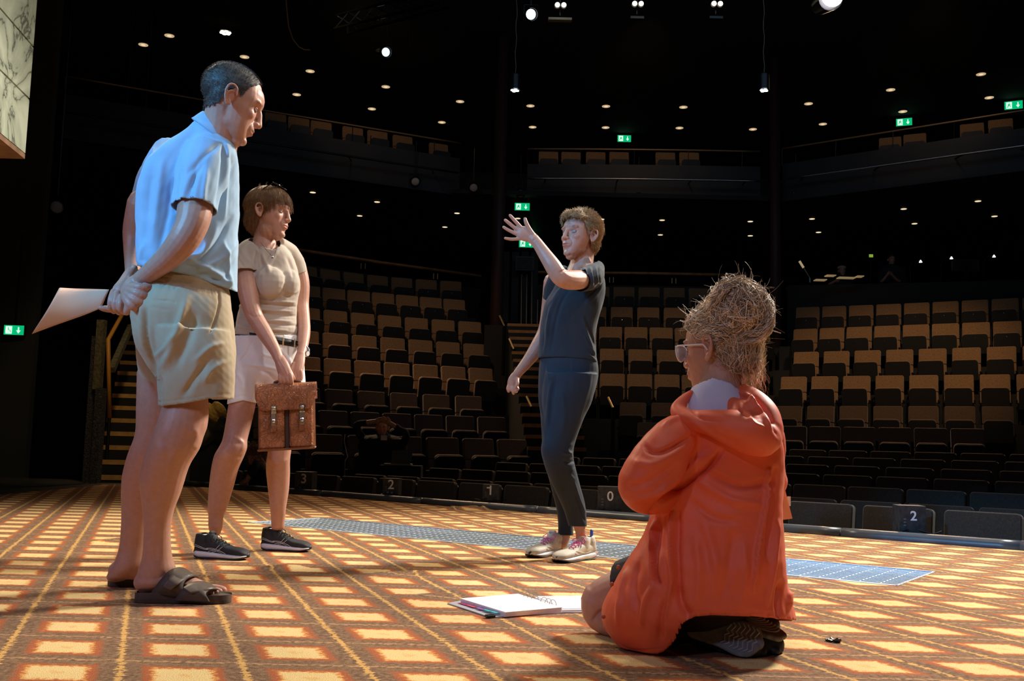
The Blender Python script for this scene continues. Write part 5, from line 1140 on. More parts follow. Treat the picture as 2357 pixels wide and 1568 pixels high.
leg1([(534, 598, 880, 4.60), (527, 588, 930, 4.60), (520, 578, 976, 4.59), (513, 569, 1012, 4.57), (505, 568, 1030, 4.56), (494, 561, 1050, 4.56), (487, 548, 1080, 4.58), (482, 537, 1120, 4.60), (479, 523, 1165, 4.61), (480, 514, 1190, 4.62), (480, 512, 1212, 4.63), (483, 508, 1226, 4.65)])
leg1([(610, 690, 880, 4.74), (614, 682, 960, 4.74), (618, 671, 1030, 4.73), (614, 667, 1060, 4.73), (613, 667, 1085, 4.75), (617, 665, 1125, 4.77), (622, 658, 1170, 4.78), (624, 656, 1195, 4.80), (625, 654, 1215, 4.81), (627, 651, 1219, 4.82)])
b.limb([q1(496, 1250, 4.62, 13), q1(520, 1264, 4.60, 7), q1(545, 1272, 4.58, 5)], 12); b.limb([q1(641, 1232, 4.83, 9), q1(660, 1250, 4.83, 6), q1(685, 1257, 4.79, 4)], 12)
core(b, [(580, 645, 560, 4.67, .8), (556, 668, 580, 4.67, .70), (548, 682, 610, 4.67, .66), (558, 689, 645, 4.66, .66), (560, 689, 668, 4.655, .68), (556, 683, 695, 4.66, .66), (550, 682, 725, 4.67, .66), (544, 684, 755, 4.67, .70), (540, 686, 790, 4.67, .72)], .72); lv, lq = b.fuse(.0040, 4); lv = folds(lv, lq, [([(545, 1010), (560, 1022), (556, 1040)], 5, .005), ([(520, 1040), (540, 1052), (556, 1050)], 4, -.003), ([(540, 1000), (530, 1022)], 6, .004), ([(505, 1060), (497, 1110)], 6, .003), ([(620, 1055), (640, 1066), (662, 1056)], 4, .004)])
V, Q = join([(hv, hq), (av, aq), (lv, lq)]); T = face_tint(V, hW, tint0(V), brow=(.5, .38, .3), lip=(.85, .5, .5))
mk('body', V, Q, SKIN, w1, T); eyes(hW, w1, (1, -.05, 0), .75)
# T-shirt
TEE = mat('beige_jersey', (.50, .43, .36), .8, sheen=.15, noise=(12, .04), bump=(500, .15, .001))
b = torso_ring([(580, 645, 560, 4.67, .8), (556, 668, 580, 4.67, .70), (548, 682, 610, 4.67, .66), (558, 689, 645, 4.66, .66), (560, 689, 668, 4.655, .68), (556, 683, 695, 4.66, .66), (550, 682, 725, 4.67, .66), (544, 684, 755, 4.67, .70), (540, 686, 790, 4.67, .72)], n=32, power=2.25)
b.ell(P(622, 650, 4.575), (.070, .052, .072)); b.ell(P(664, 652, 4.63), (.050, .052, .068))
b.limb([q1(590, 560, 4.66, 18), q1(572, 578, 4.65, 26), q1(562, 606, 4.62, 30), q1(563, 634, 4.59, 31)], 18, rnd=False)
b.limb([q1(640, 560, 4.68, 16), q1(664, 580, 4.75, 22), q1(678, 608, 4.79, 24), q1(685, 632, 4.80, 23)], 18, rnd=False)
b.limb([q1(608, 575, 4.67, 40), q1(609, 560, 4.67, 30), q1(610, 549, 4.67, 28)], 20, rnd=False)
tv, tq = b.fuse(.0045, 4)
tv, tq = cutcap(tv, tq, P(563, 634, 4.59), nrm(P(563, 634, 4.59)-P(562, 606, 4.62)), .09)
tv, tq = cutcap(tv, tq, P(685, 632, 4.80), nrm(P(685, 632, 4.80)-P(678, 608, 4.79)), .07)
# round neckline: open everything inside an inclined ellipse round the neck
c0 = P(612, 563, 4.66); nn = nrm(np.array([.30, -.30, .9])); d = (tv-c0)@nn; tv, tq = keep(tv, tq, ~((d > .0) & (np.linalg.norm(tv-P(609, 558, 4.64), axis=1) < .072)))
px, py = proj(tv); hemf = lambda x: np.interp(x, [535, 600, 690], [769, 774, 782]); tv, tq = keep(tv, tq, py < hemf(px)); px, py = proj(tv); bd = boundary(tq); bb = bd[np.abs(py[bd]-hemf(px[bd])) < 6]; tv[bb, 2] += (py[bb]-hemf(px[bb]))*S(4.67)
st = [([(585, 548), (600, 585), (600, 620)], 4, -.009), ([(590, 570), (610, 600), (620, 630)], 5, .009), ([(640, 575), (625, 600), (618, 625)], 4, .004), ([(660, 590), (672, 620), (676, 640)], 4, -.005), ([(556, 575), (566, 600), (585, 615)], 3, .004), ([(545, 590), (560, 612), (584, 625)], 3, -.004)]
for i, (y, x0, x1) in enumerate(((690, 570, 678), (700, 590, 680), (711, 560, 672), (722, 580, 682), (734, 552, 670), (744, 580, 684), (755, 548, 660), (764, 570, 684))): st.append(([(x0, y-4), ((x0+x1)/2, y+3), (x1, y+6)], 2.6, .0085 if i % 2 == 0 else -.008))
st += [([(650, 682), (668, 684), (686, 676)], 3, -.006), ([(590, 685), (620, 692), (650, 688)], 4, -.006), ([(540, 700), (575, 712), (600, 716)], 3, .005), ([(541, 626), (563, 629), (586, 626)], 1.2, -.002), ([(586, 632), (584, 600), (590, 575)], 2.5, -.005)]
tv = folds(tv, tq, st, [(25, .0018, 2, (1, 1, 1)), (60, .0007, 4, (1, 1, 2))]); mk('t_shirt', tv, tq, TEE, w1, thick=.002)
# white shorts, belt
WHITE = mat('white_cotton_twill', (.84, .83, .84), .8, noise=(12, .04), bump=(500, .2, .001))
b = torso_ring([(541, 684, 765, 4.67, .72), (536, 690, 795, 4.67, .74), (532, 696, 830, 4.67, .76), (530, 700, 860, 4.67, .72), (540, 695, 885, 4.67, .6)], n=30, power=2.3)
torso_ring([(531, 612, 820, 4.62, .95), (529, 606, 860, 4.61, .95), (526, 596, 900, 4.60, .95), (522, 590, 950, 4.60, .95)], b=b, n=24, rnd=False)
torso_ring([(615, 699, 820, 4.71, .9), (612, 702, 860, 4.73, .9), (612, 704, 900, 4.73, .9), (612, 702, 950, 4.73, .9)], b=b, n=24, rnd=False)
kv, kq = b.fuse(.0048, 4); px, py = proj(kv); hemf = lambda x: np.interp(x, [520, 560, 590, 610, 705], [931, 922, 928, 905, 893]); kv, kq = keep(kv, kq, (py < hemf(px)) & (py > 771)); px, py = proj(kv); bd = boundary(kq); bb = bd[np.abs(py[bd]-hemf(px[bd])) < 6]; kv[bb, 2] += (py[bb]-hemf(px[bb]))*S(4.65)
kv = folds(kv, kq, [([(580, 785), (570, 810), (552, 832)], 2.5, -.005), ([(600, 815), (630, 822), (650, 824)], 3, .006), ([(560, 838), (600, 842), (640, 850)], 3.5, .006), ([(590, 850), (620, 862), (636, 880)], 4, -.006), ([(545, 860), (560, 880), (560, 900)], 5, .004), ([(610, 880), (608, 900), (606, 925)], 5, -.008), ([(526, 920), (556, 912), (590, 917)], 1.3, -.002), ([(640, 800), (665, 830), (672, 850)], 4, .005)], [(22, .002, 12, (1, 1, 1))])
mk('shorts', kv, kq, WHITE, w1, thick=.003)
LEATHERB = mat('black_belt_leather', (.012, .012, .013), .35); BUCK = mat('brass_buckle', (.45, .36, .2), .35, .8)
V = []; n = 40
for hh, kk in ((-.016, 1.0), (-.016, 1.03), (.016, 1.03), (.016, 1.0)):
    for a in np.linspace(0, 2*math.pi, n, endpoint=False): c = P(613, 785, 4.67); V.append(c+np.array([math.cos(a)*.151*kk, math.sin(a)*.112*kk, hh+.004-.02*math.cos(a)]))
Qb = np.array([(i*n+j, i*n+(j+1) % n, ((i+1) % 4)*n+(j+1) % n, ((i+1) % 4)*n+j) for i in range(4) for j in range(n)]); mk('belt', np.array(V), Qb, LEATHERB, w1)
m = MB(); c = P(652, 787, 4.555); m.box(tuple(c), (.006, .006, .036)); m.box((c[0]+.05, c[1]+.012, c[2]-.003), (.004, .008, .04)); m.build('buckle', BUCK, w1)
# hair: a smooth layered bob, with strands
HB = mat('brown_bob_hair', (.20, .095, .036), .45, noise=(60, .4), sheen=.1)
def mW(p):
    x, y, z = p[:, 0], p[:, 1], p[:, 2]; fr = np.interp(np.abs(x), [0, .05, .075], [.022, .012, -.005])
    line = np.interp(y, [-.13, -.07, -.045, -.03, -.012, .005, .03, .055, .08, .11], [-.085, -.088, -.078, -.055, -.01, -.016, .008, .026, .036, .040]); return z > line
cv, cq = hair_cap(hW, (0, -.016, .044), (.086, .112, .084), mW, .0036, 28, (((0, -.062, -.018), (.066, .058, .072)), ((0, .030, .052), (.077, .062, .046))))
hob = mk('hair', cv, cq, HB, w1); rs = np.random.RandomState(11); N = vnormals(cv, cq)
idx = rs.randint(0, len(cv), 4200); r0 = cv[idx]; p0 = hW.loc(r0); crown = np.array([-.0, -.03, .125]); L = []
for i in range(len(idx)):
    p = p0[i]; d = p-crown; d = nrm(d); nn_ = hW.R.T@N[idx[i]]; t = nrm(d-nn_*(d@nn_)+np.array([0, 0, -.35])); t = nrm(t-nn_*(t@nn_)); ln_ = rs.uniform(.02, .045); pts = []
    for k in range(5): f = k/4; pts.append(p+nn_*(.0015+.003*rs.rand()*f)+t*ln_*f+np.array([0, 0, -.012*f*f])-nn_*.004*f*f)
    L.append([hW.w(q) for q in pts]) if p[1] < .05 or p[2] > .05 else None
for i in range(14):
    a = rs.uniform(0, 6.28); p = np.array([.03*math.cos(a), -.02+.05*math.sin(a), .125]); d = nrm([math.cos(a)*.4, math.sin(a)*.6, 1]); L.append([hW.w(p+d*.016*k/4+np.array([0, .01*(k/4)**2, 0])) for k in range(5)])
strands('strands', L, .0008, HB, hob, .3)
# sunglasses pushed up into the hair
g = thing('sunglasses', 'dark sunglasses pushed up on the brown-haired woman\'s head', 'glasses')
DKP = mat('dark_glossy_frame', (.01, .012, .016), .2)
for sx in (-1, 1):
    m = MB(); c = hW.w((sx*.032, .034, .1295)); T_ = Matrix.Translation(Vector(c)) @ Matrix([list(r)+[0] for r in hW.R]+[[0, 0, 0, 1]]) @ Matrix.Rotation(math.radians(-22), 4, 'X'); m.ball((0, 0, 0), (.028, .021, .003), 16, T_); m.build('lens', DKP, g, True)
    m = MB(); m.tube([hW.w((sx*.060, .030, .128)), hW.w((sx*.074, -.01, .095)), hW.w((sx*.078, -.045, .050))], .0022, 6); m.build('temple_arm', DKP, g)
m = MB(); m.tube([hW.w((-.008, .03, .133)), hW.w((0, .032, .135)), hW.w((.008, .03, .133))], .002, 6); m.build('bridge', DKP, g)
# wrist watch, pendant
g = thing('wrist_watch', 'silver wrist watch with pale round dial on the woman\'s far wrist', 'watch')
c = P(698, 806, 4.60); ax_ = nrm(P(694, 816, 4.57)-P(700, 780, 4.65)); u = nrm(np.cross(ax_, [0, 1, 0])); w_ = np.cross(ax_, u); m = MB()
for k in range(18): a = 2*math.pi*k/18; q = c+(u*math.cos(a)+w_*math.sin(a))*.0255; m.ball(tuple(q), (.0045, .0045, .0055), 6)
m.build('bracelet', mat('blue_silver_links', (.35, .5, .62), .25, .8), g); q = P(707, 814, 4.575); R = Vector((.9, -.5, -.2)).to_track_quat('Z', 'Y').to_matrix().to_4x4(); m = MB(); m.cyl((0, 0, -.004), (0, 0, .004), .0145, n=20); 
o = m.build('watch_case', CHROME, g); o.location = q; o.rotation_euler = R.to_euler(); m = MB(); m.cyl((0, 0, .0042), (0, 0, .0052), .0115, n=20); o = m.build('dial', PAPER, g); o.location = q; o.rotation_euler = R.to_euler()
g = thing('necklace', 'fine silver necklace with a tiny pendant on the woman\'s chest', 'necklace'); SIL = mat('silver_chain', (.8, .8, .8), .2, 1.0)
MB().tube([P(600, 558, 4.60), P(610, 572, 4.55), P(626, 590, 4.525), P(633, 583, 4.53), P(637, 566, 4.58)], .0012, 5).build('chain', SIL, g); m = MB(); m.ball(tuple(P(627, 592, 4.52)), (.005, .003, .008), 8); m.build('pendant', SIL, g)

# running shoes -------------------------------------------------------
def shoe_frame(heel, toe): h0, t0 = np.asarray(heel, float), np.asarray(toe, float); a = nrm((t0-h0)*[1, 1, 0]); return h0, a, np.array([-a[1], a[0], 0]), np.linalg.norm((t0-h0)[:2])
def running_shoe(name, lab, grp, heel, toe, mts, side=1, width=.048, lift=0.0, emblem=True, rot=None):
    """heel, toe: points on the floor; mts: upper, sole, outsole, lining, lace, mark"""
    up, so, ou, li, la, mk_ = mts[:6]; h0, a, s, L = shoe_frame(heel, toe); g = thing(name, lab, 'shoe', (0, 0, 0), 0, grp); f = L/.29
    Wp = lambda t, w: h0+a*t*L+s*w
    # x along (0..1): half width, sole top, upper top
    prof = [(.0, .018, .030, .050), (.04, .030, .036, .074), (.12, .034, .036, .082), (.25, .034, .034, .078), (.38, .033, .031, .082), (.50, .037, .028, .074), (.64, .044, .026, .058), (.78, .047, .024, .053), (.90, .042, .022, .047), (.97, .030, .022, .038), (1.0, .014, .022, .030)]
    q = crom(prof, 4); curve = lambda t: .010*side*math.sin(math.pi*max(0, t-.3)/.7)
    def lift_z(t): return .012*max(0, (t-.72)/.28)**2+.008*max(0, (.12-t)/.12)
    # midsole
    b = Body(); C, A, B = [], [], []
    for t, w, zs, zu in q: z0 = lift_z(t)+.004; C.append(Wp(t, curve(t))+np.array([0, 0, (z0+zs)/2])); A.append(s*(w*1.10)); B.append(np.array([0, 0, max(.004, (zs-z0)/2)]))
    b.rings(C, A, B, 24, 3.2); V, Q = b.fuse(.0032, 1)
    fl = (V-h0)@a/L; zz = V[:, 2]; V2, Q2 = keep(V, Q, ~((zz < .0095+.012*np.clip((fl-.72)/.28, 0, 1)**2*1.0) | (fl > .9))); mk('midsole', V, Q, so, g)
    b = Body(); C, A, B = [], [], []
    for t, w, zs, zu in q: z0 = lift_z(t); C.append(Wp(t, curve(t))+np.array([0, 0, z0+.004])); A.append(s*(w*1.09)); B.append(np.array([0, 0, .0045]))
    b.rings(C, A, B, 24, 3.0); b.ell(Wp(.965, curve(1))+np.array([0, 0, .022]), (.016, .016, .013)); V, Q = b.fuse(.0034, 1); mk('outsole', V, Q, ou, g)
    # upper
    b = Body(); C, A, B = [], [], []
    for t, w, zs, zu in q:
        zb = zs*.7; zt_ = zu; C.append(Wp(t, curve(t))+np.array([0, 0, (zb+zt_)/2])); A.append(s*w); B.append(np.array([0, 0, (zt_-zb)/2]))
    b.rings(C, A, B, 24, 2.5); b.limb([(*(Wp(.12, 0)+np.array([0, 0, .056])), .036), (*(Wp(.13, 0)+np.array([0, 0, .086])), .036)], 18); b.limb([(*(Wp(.30, 0)+np.array([0, 0, .060])), .034), (*(Wp(.27, 0)+np.array([0, 0, .088])), .033)], 18); b.limb([(*(Wp(.03, 0)+np.array([0, 0, .07])), .014), (*(Wp(.015, 0)+np.array([0, 0, .100])), .009)], 10)
    V, Q = b.fuse(.0030, 3); ho = Wp(.19, 0)+np.array([0, 0, .098]); dd = V-ho; el = ((dd@a)/.046)**2+((dd@s)/.024)**2
    hole = (el < 1) & (V[:, 2] > .066); V, Q = keep(V, Q, ~(hole & (V[:, 2] > .078))); mk('upper', V, Q, up, g, thick=.003)
    m = MB()
    for k in range(5): t = .36+.062*k; z = np.interp(t, q[:, 0], q[:, 3])+.003; m.tube([Wp(t-.01, -.017)+[0, 0, z-.006], Wp(t, -.006)+[0, 0, z+.002], Wp(t+.01, .006)+[0, 0, z+.002], Wp(t, .017)+[0, 0, z-.006]], .0024, 6)
    kx = Wp(.36, 0)+np.array([0, 0, .092]); 
    for sg in (-1, 1): m.tube([kx, kx+s*sg*.022+[0, 0, .012], kx+s*sg*.038+a*.01+[0, 0, .0], kx+s*sg*.030+a*.016+[0, 0, -.012], kx+s*sg*.008], .0020, 6); m.tube([kx, kx+s*sg*.014+a*.02-[0, 0, .008], kx+s*sg*.026+a*.04-[0, 0, .018]], .0019, 6)
    m.ball(tuple(kx), .005, 8); m.build('lace', la, g)
    m = MB(); tp = Wp(.29, 0); m.box((tp[0], tp[1], .098), (.016, .042, .046), math.atan2(a[1], a[0]), bev=.006); m.build('tongue', li, g)
    V = [];  # lining and sock
    m = MB(); m.cyl(tuple(Wp(.17, 0)+[0, 0, .060]), tuple(Wp(.165, 0)+[0, 0, .104]), .029, .026, 18); m.build('sock', mts[6] if len(mts) > 6 else li, g, True)
    if emblem:
        sd = -1 if (s@(CAM-h0)) < 0 else 1
        def on(t, zf):  # a point on the side of the upper facing the camera
            w, zs, zu = (np.interp(t, q[:, 0], q[:, k]) for k in (1, 2, 3)); zb = zs*.7; zc, hz_ = (zb+zu)/2, (zu-zb)/2; z = zb+(zu-zb)*zf; k = abs((z-zc)/hz_); ww = w*(1-k**2.5)**(1/2.5); return Wp(t, curve(t)+sd*(ww+.0012))+np.array([0, 0, z])
        m = MB()
        for line in emblem: m.tube([on(t, z) for t, z in crom(line, 3)], .0011, 5)
        m.build('side_stripes', mk_, g)
    return g
emb = [[(.30, .20), (.42, .35), (.50, .80)], [(.36, .15), (.48, .35), (.56, .78)], [(.28, .45), (.40, .42), (.58, .30), (.64, .10)], [(.26, .38), (.38, .34), (.52, .22), (.58, .06)], [(.03, .75), (.12, .55), (.24, .42), (.30, .42)], [(.03, .62), (.12, .44), (.24, .34), (.30, .34)]]
BLKK = mat('black_knit', (.012, .014, .018), .7, bump=(900, .4, .001)); WSOLE = mat('white_foam_sole', (.66, .66, .72), .5, noise=(30, .08)); BRUB = mat('black_rubber', (.012, .012, .013), .5); MARK = mat('pale_stitching', (.55, .60, .62), .5); SOCK = mat('pale_sock', (.6, .62, .7), .9)
running_shoe('running_shoe', 'near black running shoe with white sole, worn by the woman with the briefcase', 'black running shoes of the woman', PZ(450, 1284, 0), PZ(571, 1290, 0), (BLKK, WSOLE, BRUB, BLKK, BLKK, MARK, SOCK), 1, emblem=emb)
running_shoe('running_shoe', 'far black running shoe with white sole, worn by the woman with the briefcase', 'black running shoes of the woman', PZ(604, 1266, 0), PZ(714, 1271, 0), (BLKK, WSOLE, BRUB, BLKK, BLKK, MARK, SOCK), 1, emblem=emb)

# briefcase -----------------------------------------------------------
LEA = bpy.data.materials.new('embossed_brown_leather'); LEA.use_nodes = True; nt = LEA.node_tree; bs = nt.nodes['Principled BSDF']; tc = nt.nodes.new('ShaderNodeTexCoord')
vo = nt.nodes.new('ShaderNodeTexVoronoi'); vo.feature = 'DISTANCE_TO_EDGE'; vo.inputs['Scale'].default_value = 55; nz = nt.nodes.new('ShaderNodeTexNoise'); nz.inputs['Scale'].default_value = 18
mxv = nt.nodes.new('ShaderNodeMix'); mxv.data_type = 'VECTOR'; mxv.inputs[0].default_value = .06; nt.links.new(tc.outputs['Object'], nz.inputs[0]); nt.links.new(tc.outputs['Object'], mxv.inputs[4]); nt.links.new(nz.outputs['Color'], mxv.inputs[5]); nt.links.new(mxv.outputs[1], vo.inputs['Vector'])
mr = nt.nodes.new('ShaderNodeMapRange'); mr.inputs[2].default_value = .10; nt.links.new(vo.outputs['Distance'], mr.inputs[0]); bp = nt.nodes.new('ShaderNodeBump'); bp.inputs['Strength'].default_value = .8; bp.inputs['Distance'].default_value = .003; nt.links.new(mr.outputs[0], bp.inputs['Height']); nt.links.new(bp.outputs[0], bs.inputs['Normal'])
cr = nt.nodes.new('ShaderNodeValToRGB'); cr.color_ramp.elements[0].color = (.24, .085, .035, 1); cr.color_ramp.elements[1].color = (.40, .155, .07, 1); cr.color_ramp.elements[0].position = .35; cr.color_ramp.elements[1].position = .65; nt.links.new(nz.outputs[0], cr.inputs[0]); nt.links.new(cr.outputs[0], bs.inputs['Base Color']); bs.inputs['Roughness'].default_value = .32
LEA2 = mat('plain_brown_leather', (.20, .07, .03), .35, noise=(30, .2)); DLEA = mat('dark_leather_gap', (.035, .012, .008), .6)
bc = thing('briefcase', 'brown embossed leather briefcase with two silver clasps hanging from the woman\'s hands', 'briefcase')
O_ = P(660, 1036, 4.40); k = S(4.40); X_ = nrm(P(725, 1033, 4.42)-P(600, 1040, 4.38)); Z_ = nrm(P(660, 880, 4.42)-P(662, 1036, 4.40)); Y_ = nrm(np.cross(Z_, X_)); 
TB = Matrix(((X_[0], Y_[0], Z_[0], O_[0]), (X_[1], Y_[1], Z_[1], O_[1]), (X_[2], Y_[2], Z_[2], O_[2]), (0, 0, 0, 1)))
def bpt(x, y, z): return tuple(TB @ Vector((x, y, z)))
hw = 63*k; hh = 148*k; dp = .105
m = MB(); m.box((0, dp/2+.004, hh/2), (2*hw-.008, dp-.02, hh-.004), T=TB, bev=.012); m.build('case_body', LEA2, bc)
m = MB(); m.box((-hw*.52, -.002, hh*.40), (hw*.90, .018, hh*.74), T=TB, bev=.008); m.build('front_pocket', LEA, bc)
m = MB(); m.box((hw*.54, -.002, hh*.40), (hw*.86, .018, hh*.74), T=TB, bev=.008); m.build('front_pocket', LEA, bc)
m = MB(); m.box((hw*.02, .004, hh*.40), (hw*.14, .006, hh*.74), T=TB); m.build('pocket_gap', DLEA, bc)
for sx in (-1, 1):
    for j, yy in enumerate((.022, .048, .074)): m = MB(); m.box((sx*(hw-.006+.004*(j % 2)), yy, hh*.47), (.012, .018, hh*.90), T=TB, bev=.005); m.build('gusset', LEA2, bc)
m = MB(); m.box((0, .045, .004), (2*hw+.012, dp+.012, .010), T=TB, bev=.004); m.build('bottom_edge', LEA2, bc)
pts = []; nx, nz_ = 24, 22; V = []
path = [(dp+.002, hh*.78), (dp+.003, hh*.97), (dp*.75, hh*1.02), (.02, hh*1.03), (-.012, hh*.99), (-.020, hh*.85), (-.022, hh*.62)]; pp_ = crom(path, 5)
for i, (yy, zz) in enumerate(pp_):
    for j in range(nx+1):
        u = -1+2*j/nx; f = i/(len(pp_)-1); z2 = zz
        if f > .62: lim = hh*(.60+.13*max(0, (abs(u)-.72)/.28)**2.2*2.2); z2 = max(zz, lim) if f > .9 else zz
        z2 = zz+(max(0, (abs(u)-.72)/.28)**2.2)*hh*.20*max(0, (f-.62)/.38)
        V.append(bpt(u*(hw+.012), yy-.0015*math.sin(u*9), z2))
Qf = np.array([(i*(nx+1)+j, i*(nx+1)+j+1, (i+1)*(nx+1)+j+1, (i+1)*(nx+1)+j) for i in range(len(pp_)-1) for j in range(nx)]); mk('flap', np.array(V), Qf, LEA, bc, thick=.004)
for cx in (-.43, .58):
    x = cx*hw; g_ = MB(); g_.box((x, -.027, hh*.64), (.026, .006, .036), T=TB, bev=.006); cl = g_.build('clasp', CHROME, bc)
    m = MB(); m.box((x-.002, -.022, hh*.50), (.024, .006, .065), T=TB, bev=.006); m.build('lock_plate', mat('aged_metal', (.35, .33, .32), .3, .9), cl)
    m = MB(); m.ball((x-.001, -.026, hh*.46), (.008, .004, .010), 10, TB); m.ball((x, -.032, hh*.655), (.009, .004, .007), 10, TB); m.build('keyhole_boss', CHROME, cl)
    m = MB(); m.box((x-.004, -.019, hh*.375), (.024, .004, .05), T=TB, bev=.008); m.build('leather_tab', LEA if cx < 0 else LEA2, cl)
m = MB(); m.tube([bpt(-.055, dp*.35, hh*1.01), bpt(-.05, dp*.35, hh*1.06), bpt(-.02, dp*.35, hh*1.095), bpt(.03, dp*.35, hh*1.095), bpt(.06, dp*.35, hh*1.06), bpt(.065, dp*.35, hh*1.01)], .007, 8); m.build('handle', LEA2, bc)
for x in (-.055, .065): m = MB(); m.tube([bpt(x-.012, dp*.35, hh*1.02), bpt(x, dp*.35, hh*1.04), bpt(x+.012, dp*.35, hh*1.02)], .004, 6); m.build('handle_ring', BUCK, bc)
# ------------------------------------------------------------------ woman with the raised arm
w2 = thing('person', 'woman in dark T-shirt and navy trousers pointing with one raised arm, colourful trainers', 'person')
hT = Head(P(1334, 543, 4.78), (-.73, -.66, .10), (.06, .04, 1), 1.0)
b = head_body(hT, .95, 1, .004); b.merge(ear(hT, -1)); b.merge(ear(hT, 1))
b.limb([q1(1345, 560, 4.81, 25), q1(1342, 590, 4.80, 25), q1(1338, 612, 4.79, 28), q1(1336, 635, 4.78, 38)], 20); b.ell(P(1334, 582, 4.79), (.052, .052, .05))
hv, hq = b.fuse(.0028, 3); hv = face_dents(hv, hT, .004)
hv = folds(hv, hq, [([(1345, 590), (1338, 612)], 4, .003), ([(1352, 590), (1360, 606)], 3, .003), ([(1297, 516), (1312, 514), (1324, 517)], 1.2, -.0012), ([(1297, 520), (1312, 519), (1324, 521)], 1.2, -.001)])
b = Body()
b.limb([q1(1372, 632, 4.72, 20), q1(1345, 642, 4.60, 22), q1(1320, 645, 4.50, 23), q1(1300, 643, 4.45, 22), q1(1286, 634, 4.43, 20.5), q1(1272, 612, 4.43, 19), q1(1253, 584, 4.45, 15.5), q1(1238, 562, 4.46, 13), q1(1228, 550, 4.465, 12.6)], 16)
b.limb([q1(1232, 554, 4.465, 12.5), q1(1222, 546, 4.465, 14), q1(1210, 540, 4.465, 16.5), q1(1200, 535, 4.465, 16.5), q1(1196, 533, 4.465, 14)], 16, flat=.5, fd=(0, 1, 0))
for pts, r in ((((1204, 530), (1193, 517), (1183, 506), (1174, 496)), 4.5), (((1199, 536), (1184, 524), (1173, 515), (1163, 507)), 4.6), (((1197, 543), (1181, 535), (1169, 529), (1159.5, 523)), 4.4), (((1202, 549), (1186, 550.5), (1174, 550.5), (1163, 548.5)), 4.1)):
    b.limb([q1(x, y, 4.465-.004*i, r*(1.08, 1, .93, .8)[i]) for i, (x, y) in enumerate(pts)], 10, 3)
b.limb([q1(1226, 541, 4.46, 7), q1(1217, 526, 4.455, 5.6), q1(1211, 513, 4.45, 4.8), q1(1208.5, 504, 4.45, 4.0)], 10, 3)
# lowered arm
b.limb([q1(1275, 650, 4.93, 24), q1(1268, 710, 4.96, 22), q1(1258, 760, 4.95, 19.5), q1(1239, 797, 4.92, 18), q1(1216, 830, 4.90, 14), q1(1193, 858, 4.88, 10.8), q1(1186, 868, 4.88, 10.5)], 16)
b.limb([q1(1188, 864, 4.88, 11), q1(1182, 876, 4.87, 13), q1(1180, 888, 4.865, 13), q1(1180, 892, 4.865, 11)], 14, flat=.6, fd=(0, 1, 0))
for i, (x0, x1, x2, y2) in enumerate(((1173, 1169, 1170.5, 903), (1178, 1178, 1182, 908), (1184, 1185, 1189, 904), (1188.5, 1190, 1192, 896))):
    b.limb([q1(x0, 885, 4.865, 4.6), q1(x1, 894, 4.85, 4.3), q1((x1+x2)/2+1, (894+y2)/2+1, 4.845, 4), q1(x2, y2-2, 4.85, 3.4)], 10, 3)
b.limb([q1(1190, 872, 4.86, 5), q1(1191, 882, 4.84, 4.6), q1(1188, 889, 4.835, 4)], 10, 3)
av, aq = b.fuse(.0027, 2); av = folds(av, aq, [([(1226, 556), (1234, 548)], 1.4, -.0015), ([(1288, 628), (1300, 622), (1312, 622)], 2.5, -.003)])
b = Body(); b.limb([q1(1330, 1200, 4.76, 14), q1(1336, 1222, 4.77, 12.5), q1(1338, 1242, 4.77, 12)], 16); b.limb([q1(1302, 1215, 4.94, 13), q1(1300, 1236, 4.94, 12), q1(1296, 1254, 4.93, 11)], 16)
core(b, [(1316, 1362, 600, 4.79, .9), (1298, 1384, 620, 4.79, .8), (1284, 1393, 645, 4.79, .75), (1270, 1394, 672, 4.79, .74), (1254, 1387, 700, 4.78, .78), (1247, 1376, 738, 4.78, .78), (1242, 1371, 774, 4.78, .76), (1239, 1373, 810, 4.78, .74), (1236, 1376, 845, 4.78, .74)], .72); lv, lq = b.fuse(.004, 2); V, Q = join([(hv, hq), (av, aq), (lv, lq)]); T = face_tint(V, hT, tint0(V), brow=(.55, .42, .35), lip=(.80, .38, .38)); mk('body', V, Q, SKIN, w2, T); eyes(hT, w2, (-.9, -.35, .15), 1.1)
# T-shirt
NAVYT = mat('washed_dark_cotton', (.015, .021, .031), .9, sheen=.08, noise=(14, .1), bump=(500, .15, .001))
b = torso_ring([(1316, 1362, 600, 4.79, .9), (1298, 1384, 620, 4.79, .8), (1284, 1393, 645, 4.79, .75), (1270, 1394, 672, 4.79, .74), (1254, 1387, 700, 4.78, .78), (1247, 1376, 738, 4.78, .78), (1242, 1371, 774, 4.78, .76), (1239, 1373, 810, 4.78, .74), (1236, 1376, 845, 4.78, .74)], n=34, power=2.25)
b.limb([q1(1375, 615, 4.78, 18), q1(1362, 636, 4.69, 29), q1(1350, 643, 4.61, 28), q1(1335, 646, 4.545, 26)], 20, rnd=False)
b.limb([q1(1300, 625, 4.86, 22), q1(1282, 655, 4.92, 28), q1(1276, 690, 4.95, 28)], 18, rnd=False)
b.limb([q1(1342, 625, 4.79, 38), q1(1343, 612, 4.79, 32), q1(1343, 602, 4.79, 29)], 20, rnd=False)
tv, tq = b.fuse(.0042, 4); tv, tq = cutcap(tv, tq, P(1335, 646, 4.545), nrm(P(1335, 646, 4.545)-P(1350, 643, 4.61)), .085)
tv, tq = cutcap(tv, tq, P(1276, 690, 4.95), nrm(P(1276, 690, 4.95)-P(1282, 655, 4.92)), .08)
c0 = P(1338, 613, 4.78); nn = nrm(np.array([-.30, -.28, .9])); d = (tv-c0)@nn; tv, tq = keep(tv, tq, ~((d > 0) & (np.linalg.norm(tv-P(1338, 606, 4.77), axis=1) < .080)))
